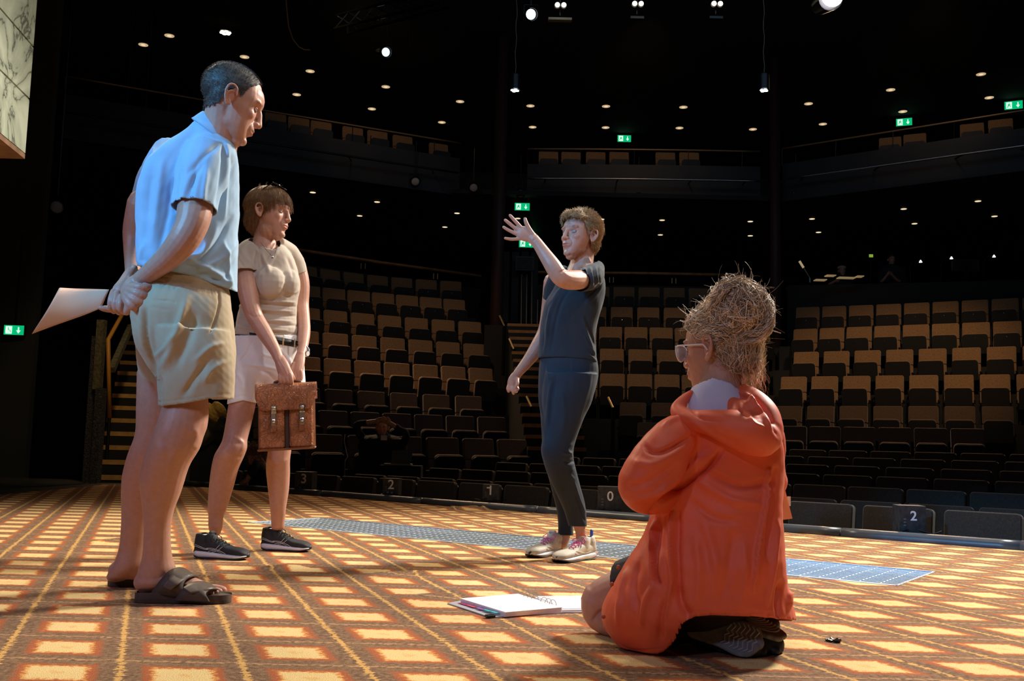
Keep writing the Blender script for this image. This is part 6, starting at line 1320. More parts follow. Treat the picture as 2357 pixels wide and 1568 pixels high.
px, py = proj(tv); hf = lambda x: np.interp(x, [1230, 1250, 1300, 1350, 1380], [826, 822, 822, 826, 837]); tv, tq = keep(tv, tq, py < hf(px)); px, py = proj(tv); bd = boundary(tq); bb = bd[np.abs(py[bd]-hf(px[bd])) < 6]; tv[bb, 2] += (py[bb]-hf(px[bb]))*S(4.78)
st = [([(1298, 655), (1278, 690), (1262, 740), (1258, 790)], 4, .008), ([(1312, 665), (1290, 700), (1275, 760), (1268, 810)], 4, -.008), ([(1288, 668), (1265, 700)], 4, .006), ([(1268, 700), (1262, 760), (1252, 815)], 3, .005), ([(1340, 728), (1352, 770), (1368, 815)], 2.2, .007), ([(1348, 726), (1360, 770), (1372, 800)], 2, -.006), ([(1345, 775), (1358, 800), (1370, 818)], 2, .006), ([(1352, 815), (1362, 822), (1374, 834)], 2.5, .006), ([(1350, 700), (1372, 680), (1388, 655)], 3, .005), ([(1345, 690), (1370, 668), (1388, 640)], 3, -.005)]
for i in range(7): st.append(([(1338+i*6.5, 618-i*.8), (1344+i*6, 636), (1346+i*6, 660-i*1.5)], 1.9, .0075 if i % 2 else -.007))
tv = folds(tv, tq, st, [(20, .0025, 21, (1, 1, .7)), (50, .0008, 23, (1, 1, 1))]); mk('t_shirt', tv, tq, NAVYT, w2, thick=.002)
# trousers
NAVYP = mat('navy_twill', (.009, .017, .032), .8, sheen=.05, noise=(14, .12), bump=(500, .15, .001))
b = torso_ring([(1246, 1372, 815, 4.78, .74), (1241, 1377, 845, 4.78, .76), (1239, 1375, 880, 4.78, .78), (1240, 1362, 920, 4.78, .76), (1244, 1346, 950, 4.78, .7)], n=30, power=2.2)
torso_ring([(1250, 1376, 860, 4.75, .8), (1247, 1364, 920, 4.73, .8), (1250, 1345, 960, 4.71, .8), (1250, 1330, 1000, 4.70, .85), (1245, 1320, 1038, 4.69, .9), (1251, 1323, 1066, 4.70, .95), (1264, 1332, 1101, 4.72, 1), (1281, 1342, 1140, 4.74, 1), (1297, 1349, 1175, 4.76, 1), (1309, 1351, 1212, 4.77, 1)], b=b, n=26, rnd=False)
torso_ring([(1240, 1330, 870, 4.84, .8), (1239, 1320, 920, 4.86, .85), (1244, 1312, 960, 4.87, .9), (1247, 1308, 1020, 4.87, .95), (1252, 1306, 1060, 4.89, 1), (1264, 1309, 1107, 4.91, 1), (1278, 1314, 1160, 4.93, 1), (1284, 1318, 1200, 4.94, 1), (1284, 1320, 1233, 4.94, 1)], b=b, n=24, rnd=False)
kv, kq = b.fuse(.0042, 4); kv, kq = cutcap(kv, kq, P(1330, 1212, 4.77), (0, 0, -1), .08); kv, kq = cutcap(kv, kq, P(1302, 1233, 4.94), (0, 0, -1), .07); px, py = proj(kv); kv, kq = keep(kv, kq, py > 818)
kv = folds(kv, kq, [([(1268, 880), (1262, 930), (1258, 980)], 3, .006), ([(1276, 870), (1268, 920), (1262, 1000)], 4, -.010), ([(1258, 845), (1262, 865), (1272, 872)], 2.5, .004), ([(1312, 828), (1312, 855)], 1.2, -.002), ([(1318, 1040), (1305, 1045), (1295, 1040)], 3, .007), ([(1324, 1060), (1310, 1066), (1298, 1062)], 3, -.008), ([(1322, 1078), (1312, 1092), (1322, 1104)], 3, .006), ([(1318, 1020), (1306, 1035), (1318, 1050)], 3, .006), ([(1322, 1110), (1334, 1150), (1346, 1180)], 3, .006), ([(1325, 1140), (1336, 1170), (1346, 1200)], 2.4, -.006), ([(1295, 1080), (1305, 1130), (1318, 1190)], 4, .005), ([(1290, 900), (1300, 950), (1290, 1010)], 7, .006), ([(1360, 870), (1345, 920), (1330, 970)], 5, .005)], [(20, .002, 31, (1, 1, .8))])
mk('trousers', kv, kq, NAVYP, w2, thick=.003)
# short layered hair
HG = mat('golden_brown_hair', (.34, .20, .085), .5, noise=(60, .4), sheen=.1)
def mT(p):
    x, y, z = p[:, 0], p[:, 1], p[:, 2]; line = np.interp(y, [-.12, -.06, -.035, -.018, .0, .014, .035, .06, .09], [-.085, -.085, -.062, -.005, .012, .000, .034, .062, .066]); return z > line+.004*np.sin(x*160+y*120)
cv, cq = hair_cap(hT, (0, -.018, .044), (.083, .106, .086), mT, .0036, 28, (((0, -.052, -.014), (.064, .058, .064)), ((0, .035, .072), (.070, .062, .040))))
N = vnormals(cv, cq); cv = cv+N*(noise3(cv, 70, 5)*.003)[:, None]; hob = mk('hair', cv, cq, HG, w2); rs = np.random.RandomState(12); idx = rs.randint(0, len(cv), 4800); L = []; R0 = hT.loc(cv[idx])
for i in range(len(idx)):
    p = R0[i]; nn_ = hT.R.T@N[idx[i]]; sw = np.array([.3*math.sin(p[1]*60), -.8+1.2*(p[1] > .04), -.5])+rs.normal(size=3)*.35; t = nrm(sw-nn_*(sw@nn_)); ln_ = rs.uniform(.012, .028); cu_ = rs.uniform(-.01, .012)
    L.append([hT.w(p+nn_*(.001+.009*math.sin(math.pi*.6*k/4)*rs.uniform(.5, 1.1))+t*ln_*k/4+np.array([0, 0, cu_*(k/4)**2])) for k in range(5)])
strands('strands', L, .0009, HG, hob, .3)
TUP = mat('cream_mesh', (.62, .58, .50), .7, bump=(700, .4, .001)); PINK = mat('magenta_laces', (.75, .08, .45), .6); BLUET = mat('royal_blue_lining', (.03, .08, .40), .6); GUM = mat('tan_gum_rubber', (.42, .22, .14), .6); ORL = mat('coral_tongue', (.95, .25, .12), .6)
curv = [[(.22, .35), (.36, .22), (.50, .45), (.62, .75)], [(.28, .25), (.42, .14), (.56, .30), (.66, .60)]]
for nm, hp, tp in (('near cream trainer with magenta laces and a tan heel, worn by the pointing woman', (1364, 1286), (1281, 1297)), ('far cream trainer with magenta laces, worn by the pointing woman', (1291, 1276), (1220, 1285))):
    g = running_shoe('trainer', nm, 'cream trainers of the pointing woman', PZ(*hp, 0), PZ(*tp, 0), (TUP, WSOLE, BRUB, ORL if hp[0] > 1300 else TUP, PINK, mat('shiny_white_mark', (.8, .8, .82), .3), SOCK), -1, emblem=curv)
    h0 = PZ(*hp, 0); m = MB(); a_ = nrm(PZ(*tp, 0)-h0); q = h0+a_*.012; m.box((q[0], q[1], .115), (.018, .012, .05), math.atan2(a_[1], a_[0]), bev=.004); m.build('heel_loop', BLUET, g)
    m = MB(); m.ball(tuple(h0+a_*.02+np.array([0, 0, .026])), (.036, .036, .018), 14); m.build('heel_clip', GUM, g, True)
# ------------------------------------------------------------------ kneeling woman in the orange jacket
w3 = thing('person', 'woman in orange hooded jacket kneeling with her back turned, grey-blonde hair in a messy bun', 'person')
def q3(px, py, d, r): return (*P(px, py, d), r*S(d))
hK = Head(P(1655, 803, 2.77), (-.74, .66, -.06), (-.03, .03, 1), 1.06)
b = head_body(hK, .95); b.merge(ear(hK, -1, 1.05)); b.merge(ear(hK, 1))
b.limb([q3(1668, 815, 2.76, 50), q3(1660, 870, 2.74, 48), q3(1655, 920, 2.72, 54), q3(1655, 960, 2.71, 80)], 20)
hv, hq = b.fuse(.0028, 3); hv = face_dents(hv, hK)
b = Body()   # legs folded under
b.limb([q3(1600, 1330, 2.72, 80), q3(1500, 1350, 2.78, 66), q3(1420, 1368, 2.84, 52), q3(1392, 1382, 2.865, 50)], 20)
b.limb([q3(1386, 1385, 2.865, 50), q3(1388, 1412, 2.86, 44), q3(1440, 1432, 2.82, 42), q3(1530, 1446, 2.74, 40), q3(1600, 1452, 2.68, 26)], 20)
b.limb([q3(1740, 1330, 2.80, 70), q3(1640, 1370, 3.0, 55), q3(1620, 1400, 3.10, 45)], 18); b.limb([q3(1620, 1404, 3.10, 42), q3(1700, 1430, 2.95, 38), q3(1770, 1440, 2.78, 26)], 18)
core(b, [(1590, 1740, 958, 2.72, .66), (1545, 1780, 972, 2.71, .68), (1524, 1794, 1000, 2.69, .70), (1518, 1800, 1050, 2.69, .72), (1512, 1799, 1120, 2.69, .75), (1500, 1797, 1190, 2.68, .80), (1480, 1799, 1240, 2.68, .84), (1446, 1801, 1290, 2.68, .86), (1414, 1805, 1345, 2.69, .86)], .8); lv, lq = b.fuse(.0038, 4); lv = folds(lv, lq, [([(1362, 1432), (1378, 1412), (1400, 1402)], 4, -.008), ([(1345, 1340), (1360, 1310)], 8, .003)])
V, Q = join([(hv, hq), (lv, lq)]); T = face_tint(V, hK, tint0(V)); px, py = proj(V); T[(px > 1478) & (py > 1395) & (V[:, 2] < .5)] *= .05; mk('body', V, Q, SKIN, w3, T); eyes(hK, w3, (-.7, .7, 0))  # shade on calves and ankles put into the skin tint, near black
# jacket
ORJ = mat('orange_rain_jacket', (.78, .125, .05), .55, sheen=.05, noise=(5, .06), bump=(260, .12, .001))
b = torso_ring([(1590, 1740, 958, 2.72, .66), (1545, 1780, 972, 2.71, .68), (1524, 1794, 1000, 2.69, .70), (1518, 1800, 1050, 2.69, .72), (1512, 1799, 1120, 2.69, .75), (1500, 1797, 1190, 2.68, .80), (1480, 1799, 1240, 2.68, .84), (1446, 1801, 1290, 2.68, .86), (1414, 1805, 1345, 2.69, .86), (1386, 1820, 1400, 2.70, .84), (1392, 1824, 1450, 2.71, .80), (1440, 1810, 1530, 2.71, .74)], n=44, power=2.35)
b.limb([q3(1592, 975, 2.66, 36), q3(1560, 1004, 2.62, 52), q3(1522, 1050, 2.58, 60), q3(1490, 1095, 2.56, 60), q3(1482, 1120, 2.57, 60), q3(1510, 1132, 2.62, 52), q3(1570, 1120, 2.74, 46)], 22)
b.limb([q3(1728, 965, 2.70, 42), q3(1752, 1010, 2.72, 52), q3(1760, 1070, 2.80, 46), q3(1778, 1110, 2.88, 36)], 20)
jv, jq = b.fuse(.0048, 5); px, py = proj(jv)
hf = lambda x: np.interp(x, [1380, 1396, 1412, 1430, 1445, 1460, 1480, 1505, 1525, 1540, 1552, 1562, 1571, 1585, 1600, 1635, 1728, 1784, 1830], [1438, 1455, 1474, 1490, 1499, 1505, 1508, 1508, 1502, 1489, 1474, 1454, 1435, 1425, 1420, 1416, 1418, 1423, 1428])
far_ = jv[:, 1] > 2.78; lim = np.where(far_, 1430, hf(px)); jv, jq = keep(jv, jq, (py < lim)); px, py = proj(jv); far_ = jv[:, 1] > 2.78; lim = np.where(far_, 1430, hf(px)); bd = boundary(jq); bb = bd[np.abs(py[bd]-lim[bd]) < 10]; jv[bb, 2] += (py[bb]-lim[bb])*S(2.7)
jv[:, 2] = np.maximum(jv[:, 2], .006)
st = [([(1497, 1182), (1550, 1135), (1620, 1085), (1660, 1040)], 6, -.022), ([(1500, 1150), (1560, 1100), (1620, 1050)], 8, .010), ([(1482, 1022), (1500, 1040), (1540, 1035), (1600, 1000)], 6, -.012), ([(1530, 980), (1560, 960), (1600, 965)], 6, .008), ([(1525, 950), (1560, 938), (1585, 945)], 6, .010), ([(1460, 1060), (1500, 1070), (1560, 1040)], 9, .008), ([(1445, 1120), (1490, 1110), (1560, 1070)], 8, -.007), ([(1450, 1150), (1500, 1140), (1540, 1110)], 6, .007),
  ([(1520, 1190), (1510, 1250), (1505, 1310), (1516, 1345)], 7, -.016), ([(1505, 1200), (1497, 1260), (1500, 1330)], 5, .012), ([(1545, 1180), (1542, 1260), (1545, 1340), (1530, 1420)], 5, .016), ([(1560, 1170), (1558, 1260), (1565, 1380)], 7, -.014), ([(1470, 1290), (1460, 1350), (1470, 1400)], 8, -.010), ([(1440, 1310), (1430, 1370), (1425, 1430)], 6, .010), ([(1500, 1350), (1480, 1400), (1475, 1440)], 7, .012), ([(1530, 1380), (1520, 1430), (1520, 1480)], 7, -.012), ([(1558, 1350), (1575, 1400), (1590, 1418)], 9, -.016),
  ([(1600, 1100), (1680, 1150), (1750, 1160)], 10, .010), ([(1620, 1085), (1700, 1120), (1780, 1110)], 9, -.010), ([(1590, 1150), (1640, 1190), (1700, 1200)], 8, -.008), ([(1620, 1200), (1640, 1260), (1650, 1320)], 12, .008), ([(1770, 1080), (1757, 1180), (1740, 1280), (1730, 1360)], 4, .016), ([(1784, 1080), (1775, 1180), (1765, 1290)], 6, -.014), ([(1790, 1200), (1780, 1280), (1765, 1390)], 5, .012), ([(1795, 1340), (1788, 1390), (1790, 1420)], 5, -.016), ([(1812, 1360), (1815, 1400)], 5, .010), ([(1690, 1220), (1680, 1300), (1660, 1380)], 12, -.007), ([(1600, 1240), (1610, 1320), (1600, 1400)], 10, .007), ([(1712, 1250), (1715, 1330), (1700, 1400)], 8, .006),
  ([(1397, 1448), (1430, 1482), (1462, 1496), (1520, 1494)], 2, -.003), ([(1600, 1412), (1700, 1408), (1790, 1414)], 2, -.003), ([(1500, 1235), (1507, 1320), (1518, 1342)], 3, -.010)]
jv = folds(jv, jq, st, [(12, .006, 41, (1, 1, .7)), (32, .0022, 43, (1, 1, .8))]); jv[:, 2] = np.maximum(jv[:, 2], .005)
N = vnormals(jv, jq); mk('jacket', jv, jq, ORJ, w3, thick=.003)
# hood lying on the back
b = Body()
b.limb([q3(1592, 903, 2.672, 8), q3(1572, 922, 2.655, 14), q3(1562, 946, 2.635, 20), q3(1590, 964, 2.60, 26), q3(1640, 974, 2.575, 38), q3(1690, 986, 2.56, 54), q3(1738, 1000, 2.56, 58), q3(1762, 1004, 2.60, 42)], 24, flat=.8, fd=(0, 1, 0))
b.limb([q3(1712, 902, 2.70, 20), q3(1730, 925, 2.66, 34), q3(1748, 958, 2.62, 44), q3(1758, 995, 2.59, 46)], 22)
b.limb([q3(1688, 940, 2.63, 26), q3(1715, 960, 2.60, 46)], 18)
gv, gq = b.fuse(.0046, 5); pt = P(1640, 912, 2.64)
gv = folds(gv, gq, [([(1575, 955), (1640, 1000), (1720, 1040), (1785, 1046)], 5, .005), ([(1715, 905), (1745, 940), (1775, 985)], 5, .009), ([(1735, 915), (1765, 955), (1790, 1005)], 4, -.007), ([(1700, 925), (1712, 950), (1740, 962)], 5, -.006), ([(1725, 950), (1735, 975), (1760, 985)], 4, .006), ([(1700, 905), (1720, 912), (1735, 930)], 4, .006), ([(1590, 935), (1612, 962), (1660, 968)], 4, -.006)], [(14, .003, 51, (1, 1, 1))])
mk('hood', gv, gq, ORJ, w3)
b = Body(); LIN = mat('lavender_white_lining', (.60, .60, .78), .8)
torso_ring([(1612, 1690, 872, 2.715, .9), (1592, 1700, 895, 2.70, .9), (1578, 1712, 930, 2.68, .85), (1575, 1720, 975, 2.66, .85)], b=b, n=26, rnd=False)
cv, cq = b.fuse(.0044, 4); px, py = proj(cv); top = np.interp(px, [1575, 1600, 1640, 1680, 1712], [908, 886, 869, 880, 905]); cv, cq = keep(cv, cq, (py > top)); mk('hood_lining', cv, cq, LIN, w3, thick=.003)
# hair
HGB = mat('grey_blonde_hair', (.52, .46, .40), .42, attr=True)
def mK(p):
    x, y, z = p[:, 0], p[:, 1], p[:, 2]; line = np.interp(y, [-.12, -.08, -.05, -.02, -.008, .01, .03, .06, .09], [-.075, -.080, -.070, -.035, .012, .018, .028, .052, .068]); return z > line
cv, cq = hair_cap(hK, (0, -.018, .042), (.083, .104, .084), mK, .0036, 28, (((0, -.055, -.018), (.062, .054, .066)), ((0, .030, .050), (.072, .062, .045))))
N = vnormals(cv, cq); hob = mk('hair', cv, cq, HGB, w3, tint0(cv, (.42, .38, .36)))
rs = np.random.RandomState(21); bun = hK.loc(P(1702, 712, 2.70)); base = hK.loc(P(1683, 748, 2.71)); idx = rs.randint(0, len(cv), 3600); L = []; TT = []; RR = []
pal = np.array([(1.9, 1.85, 1.75), (1.3, 1.2, 1.0), (.55, .5, .5), (1.7, 1.4, 1.0), (.8, .72, .65), (2.1, 2.1, 2.1)])
R0 = hK.loc(cv[idx]); ctr_ = np.array([0, -.018, .035])
for i in range(len(idx)):
    p = R0[i]; pts = [p]; ln_ = rs.uniform(.04, .11); ph = rs.uniform(0, 6.28); am = rs.uniform(.0006, .0026); lift = rs.uniform(.001, .007)
    for k in range(1, 9):
        q = pts[-1]; d = base-q; D_ = np.linalg.norm(d); nn_ = nrm((q-ctr_)/np.array([.083, .104, .084])**2); t = nrm(d-nn_*(d@nn_)); sd = np.cross(nn_, t); q = q+t*min(ln_/8, D_*.5)+sd*am*math.cos(ph+k*1.1)*2.2; e = np.linalg.norm((q-ctr_)/np.array([.083, .104, .084])); q = ctr_+(q-ctr_)*((1+lift*9*math.sin(math.pi*k/8)+.01)/e if e < 1.06 or True else 1); pts.append(q)
    if p[1] < -.03 and p[2] < -.02 and False: pass
    L.append([hK.w(q) for q in pts]); TT.append(pal[rs.choice(6, p=[.22, .22, .18, .12, .14, .12])]*rs.uniform(.75, 1.1)); RR.append(rs.uniform(.0005, .0012))
strands('strands', L, RR, HGB, hob, .5, TT)
hug('under_strands', cv, cq, hK.w((0, -.018, .035)), lambda X, N_: (hK.w(base)-X)/np.linalg.norm(hK.w(base)-X, axis=1)[:, None], 3200, .03, .07, .004, .0009, HGB, hob, 5, pal, 8, .0016)
# bun: fused coils plus strands wound round it
b = Body(); W3 = lambda x, y, dd, r: q3(x, y, dd, r)
b.ell(P(1700, 712, 2.71), (.058, .055, .060)); b.limb([W3(1668, 765, 2.70, 34), W3(1676, 740, 2.69, 36), W3(1690, 715, 2.69, 40)], 16)
for pts in (((1655, 742), (1650, 700), (1668, 662), (1705, 655), (1738, 672)), ((1738, 672), (1762, 705), (1768, 742), (1745, 768), (1712, 762)), ((1672, 750), (1700, 770), (1740, 770), (1762, 750)), ((1690, 690), (1720, 690), (1735, 720), (1715, 745), (1690, 735)), ((1660, 715), (1680, 690), (1706, 680))):
    b.limb([W3(x, y, 2.672+.012*math.sin(i*2.1), 10+3*math.sin(i*1.7)) for i, (x, y) in enumerate(pts)], 12, 4)
bv, bq = b.fuse(.004, 2); hb = mk('bun', bv, bq, HGB, w3, tint0(bv, (.5, .45, .42))); hug('wound_strands', bv, bq, P(1702, 714, 2.70), lambda X, N_: np.cross(N_, nrm([-.5, -.6, .5])+.5*np.sin(X*90)), 3600, .03, .075, .006, .0010, HGB, hb, 9, pal, 9, .0018); L = []; TT = []; RR = []; C0 = P(1706, 714, 2.70)
for i in range(2000):
    u = nrm(rs.normal(size=3)+np.array([0, -.5, 0])*(rs.rand() < .5)); t = nrm(np.cross(u, rs.normal(size=3))); rad = rs.uniform(.052, .072); a0 = rs.uniform(0, 6.28); sp = rs.uniform(.7, 2.0); off = rs.normal(size=3)*.007; w_ = np.cross(u, t); wob = rs.uniform(0, .006); ph = rs.uniform(0, 6.28)
    L.append([C0+off+(t*math.cos(a0+sp*k/9)+w_*math.sin(a0+sp*k/9))*(rad+wob*math.sin(ph+k))*np.array([1.02, .92, 1.0]) for k in range(10)]); TT.append(pal[rs.choice(6, p=[.24, .2, .16, .16, .12, .12])]*rs.uniform(.7, 1.15)); RR.append(rs.uniform(.0006, .0014))
strands('strands', L, RR, HGB, hb, .6, TT); L = []; TT = []; RR = []
# loose curls at the nape and flyaways round the head and bun
for i in range(620):
    x0 = rs.uniform(1680, 1752); y0 = rs.uniform(775, 850); d0 = 2.70+rs.uniform(-.02, .05); L_ = rs.uniform(25, 75); amp = rs.uniform(2, 9); ph = rs.uniform(0, 6.28); dr = rs.uniform(-.35, .25)
    L.append([P(x0+dr*L_*k/11+amp*math.sin(ph+k*.75)*k/11+5*k/11, y0+L_*k/11, d0-.012*math.cos(ph+k*.75)) for k in range(12)]); TT.append(pal[rs.choice(6, p=[.2, .25, .1, .3, .1, .05])]); RR.append(rs.uniform(.0003, .0008))
for i in range(330):
    a = rs.uniform(0, 2*math.pi); cx_, cy_, rx_, ry_ = ((1706, 712, 62, 60) if rs.rand() < .62 else (1660, 780, 85, 86)); x0, y0 = cx_+rx_*math.cos(a), cy_-ry_*math.sin(a)
    if y0 > 830 or (x0 < 1620 and y0 > 760): continue
    ln_ = rs.uniform(10, 42)*(1.6 if rs.rand() < .12 else 1); b0 = a+rs.normal()*.7; cu_ = rs.normal()*1.6; X, Y = x0, y0; pts = []
    for k in range(12): pts.append(P(X, Y, 2.70)); X += math.cos(b0+cu_*k/11)*ln_/11; Y -= math.sin(b0+cu_*k/11)*ln_/11
    L.append(pts); TT.append(pal[rs.choice([0, 1, 3, 5])]); RR.append(rs.uniform(.0002, .00045))
for pts in (((1752, 742), (1772, 745), (1777, 762), (1765, 775), (1745, 777)), ((1598, 720), (1590, 735), (1575, 742), (1566, 738)), ((1760, 750), (1782, 762), (1797, 767))):
    for j in range(26): L.append([P(x+rs.normal()*1.0, y+rs.normal()*1.0, 2.69) for x, y in crom(pts, 3)][:12] if len(pts) > 4 else [P(x+rs.normal()*.6, y+rs.normal()*.6, 2.69) for x, y in np.array([[np.interp(t, np.linspace(0, 1, len(pts)), [q[c] for q in pts]) for c in (0, 1)] for t in np.linspace(0, 1, 12)])]); TT.append(pal[0]); RR.append(.0006)
strands('flyaway_strands', L, RR, HGB, hb, .4, TT)
# glasses
CLR = mat('clear_acetate', (.72, .74, .80), .12, spec=.8); g = thing('eyeglasses', 'clear-framed eyeglasses worn by the kneeling woman', 'glasses')
for sx in (-1, 1):
    c = np.array([sx*.034, .098, -.003]); pts = [hK.w(c+np.array([.026*math.cos(a), -.004*abs(math.cos(a)), .021*math.sin(a)+(.003*math.cos(2*a))])) for a in np.linspace(0, 2*math.pi, 22)]; m = MB(); m.tube(pts, .0026, 7); m.build('rim', CLR, g, True)
    m = MB(); V = [hK.w(c)]+pts[:-1]; m.add([tuple(v) for v in V], [(0, 1+i, 1+(i+1) % 21) for i in range(21)]); GL = mat('lens_glass', (.55, .62, .72), .05, spec=.8); m.build('lens', GL, g)
    m = MB(); m.tube([hK.w((sx*.060, .095, .010)), hK.w((sx*.070, .075, .010)), hK.w((sx*.080, .0, .004)), hK.w((sx*.078, -.012, -.012))], .0024, 6); m.build('temple_arm', CLR, g)
m = MB(); m.tube([hK.w((-.010, .100, .003)), hK.w((0, .104, .006)), hK.w((.010, .100, .003))], .0024, 6); m.build('bridge', CLR, g)
# dark shorts edge and button placket
b = Body(); b.limb([q3(1520, 1335, 2.78, 74), q3(1462, 1345, 2.81, 66), q3(1432, 1350, 2.83, 59)], 20, rnd=False); tv, tq = b.fuse(.005, 1); mk('shorts', tv, tq, mat('charcoal_cloth', (.03, .03, .034), .9), w3)
for x, y in ((1423, 1306), (1408, 1345), (1389, 1420)): m = MB(); m.ball(tuple(P(x, y, 2.60)), (.006, .004, .006), 8); m.build('snap_button', mat('orange_snap', (.5, .09, .04), .4), w3)
# trainers turned soles up
GRS = mat('grey_rubber_sole', (.20, .21, .205), .6, noise=(60, .2)); LGS = mat('pale_blue_grey_tread', (.36, .42, .46), .55); BKS = mat('black_navy_upper', (.012, .016, .024), .6)
def upturned(lab, hp, tp, hw0, nrm_, zig):
    g = thing('upturned_trainer', lab, 'shoe'); H0, T0 = P(*hp), P(*tp); a = nrm(T0-H0); n = nrm(np.array(nrm_)-a*(np.array(nrm_)@a)); s = np.cross(a, n); L0 = np.linalg.norm(T0-H0)
    prof = [(0, .55), (.08, .80), (.3, .82), (.5, .84), (.72, 1.0), (.88, .92), (.96, .62), (1, .3)]; q = crom(prof, 4); b = Body(); C = [H0+a*L0*t-n*.030 for t, w in q]; b.rings(C, [s*w*hw0 for t, w in q], [n*.032*min(1, w*1.2) for t, w in q], 22, 2.5); V, Q = b.fuse(.0036, 3); mk('upper', np.c_[V[:, :2], np.maximum(V[:, 2], .004)], Q, BKS, g)
    b = Body(); C = [H0+a*L0*t+n*(.004+.012*((t-.5)**2)*0) for t, w in q]; b.rings(C, [s*w*hw0*1.04 for t, w in q], [n*.008 for t, w in q], 22, 3); V, Q = b.fuse(.0036, 1); mk('sole', np.c_[V[:, :2], np.maximum(V[:, 2], .004)], Q, GRS, g)
    m = MB()
    for k in range(7):
        t = .50+.065*k; w = np.interp(t, q[:, 0], q[:, 1])*hw0*.78; pts = []
        for j in range(9):
            u = -1+2*j/8; off = (.012*abs(((u*1.5) % 1)-.5)*2 if zig else .03*(1-u*u)*0+.022*u*u*-1); pts.append(H0+a*(L0*t+off)+s*u*w+n*.0125)
        m.tube([tuple(p) for p in pts], .0022, 5)
    m.build('tread', LGS, g); return g
upturned('trainer of the kneeling woman turned sole up, zigzag tread', (1590, 1436, 2.68), (1752, 1486, 2.575), .050, (.15, -.9, .5), True)
upturned('trainer of the kneeling woman turned sole up, curved tread, farther one', (1690, 1400, 2.82), (1790, 1474, 2.615), .048, (.35, -.85, .5), False)
# papers in her hidden hand
g = thing('paper_sheet', 'orange-lit sheet of paper held in front of the kneeling woman', 'paper'); m = MB(); pts = [P(1785, 1085, 2.92), P(1801, 1104, 2.92), P(1824, 1194, 2.92), P(1780, 1200, 2.90)]
m.add([tuple(p) for p in pts]+[tuple(p+np.array([0, .004, 0])) for p in pts], [(0, 1, 2, 3), (7, 6, 5, 4), (0, 4, 5, 1), (1, 5, 6, 2), (2, 6, 7, 3), (3, 7, 4, 0)]); m.build('sheet', mat('salmon_paper', (.85, .42, .24), .8), g)  # orange light on the sheet put into its colour
m = MB(); pts = [P(1812, 1143, 2.93), P(1820, 1143, 2.93), P(1820, 1165, 2.93), P(1812, 1165, 2.93)]; m.add([tuple(p) for p in pts], [(0, 1, 2, 3)]); m.build('white_corner', PAPER, g)

# ------------------------------------------------------------------ open ring binder on the carpet
g = thing('ring_binder', 'open ring binder of white pages lying on the carpet before the kneeling woman\'s knee', 'binder')
def quad(name, pp, z0, z1, mt, jit=0): 
    m = MB(); m.prism([tuple(PZ(x, y, 0)[:2]) for x, y in pp], z0, z1); return m.build(name, mt, g)
COV = mat('grey_binder_cover', (.42, .42, .46), .5); quad('cover', [(1030, 1391), (1130, 1424), (1300, 1412), (1345, 1412), (1345, 1382), (1090, 1380)], .0005, .004, COV)
n_ = 9
for k in range(n_):
    o = k*.5; z = .004+.0016*k
    quad('page', [(1060-o*.1, 1390.5), (1162+(k % 3)*.8, 1423.5), (1294-(k % 2)*1.5, 1411.5), (1192, 1379)], z, z+.0013, PAPER)
quad('page', [(1232, 1381), (1294, 1411), (1350, 1410), (1350, 1380)], .004, .009, PAPER); quad('page', [(1234, 1380), (1296, 1409), (1350, 1408), (1350, 1379)], .009, .011, PAPER)
for k, (t0, t1, cc) in enumerate(((.05, .22, (.75, .06, .25)), (.24, .42, (.85, .10, .20)), (.46, .60, (.35, .12, .5)), (.62, .75, (.02, .45, .50)), (.77, .9, (.02, .4, .55)))):
    a_, b_ = np.array(PZ(1059, 1391, 0)), np.array(PZ(1160, 1424, 0)); m = MB(); p, q = a_*(1-t0)+b_*t0, a_*(1-t1)+b_*t1; dd = np.array([-.012, -.004, 0]); m.prism([tuple(p[:2]), tuple(q[:2]), tuple((q+dd)[:2]), tuple((p+dd)[:2])], .006+.0012*k, .0075+.0012*k); m.build('page_tab', mat(f'tab_colour_{k}', cc, .6), g)
for (x, y) in ((1213, 1386), (1222, 1389), (1231, 1392), (1252, 1398), (1262, 1401), (1272, 1404)):
    c = PZ(x, y, 0); m = MB(); m.tube([(c[0]-.012+.024*(1-math.cos(a))/2*1.0, c[1]+.003*math.sin(a), .012+.020*math.sin(a)) for a in np.linspace(.0, math.pi, 9)], .0011, 5); m.build('ring', STEEL, g)
m = MB(); c = PZ(1128, 1423, 0); m.box((c[0], c[1], .006), (.03, .02, .009), .5, bev=.002); m.build('corner_clip', BLKMET, g)
# small scraps on the carpet
m = MB(); c = PZ(1918, 1478, 0); 
for k in range(14): a = k*2.4; m.tube([(c[0]+.005*math.cos(a), c[1]+.008*math.sin(a), .003), (c[0]+.020*math.cos(a+.4), c[1]+.018*math.sin(a), .004+.002*(k % 3))], .0035, 5)
o = m.build('fluff', BRUB); tag(o, 'small black tuft of fluff on the carpet right of the kneeling woman', 'fluff'); o['kind'] = 'stuff'
m = MB(); c = PZ(487, 1350, 0); m.box((c[0], c[1], .004), (.035, .010, .003), .5); o = m.build('paper_scrap', NOSE); tag(o, 'tiny yellow scrap on the carpet in front of the sandal', 'scrap')
P = P_y
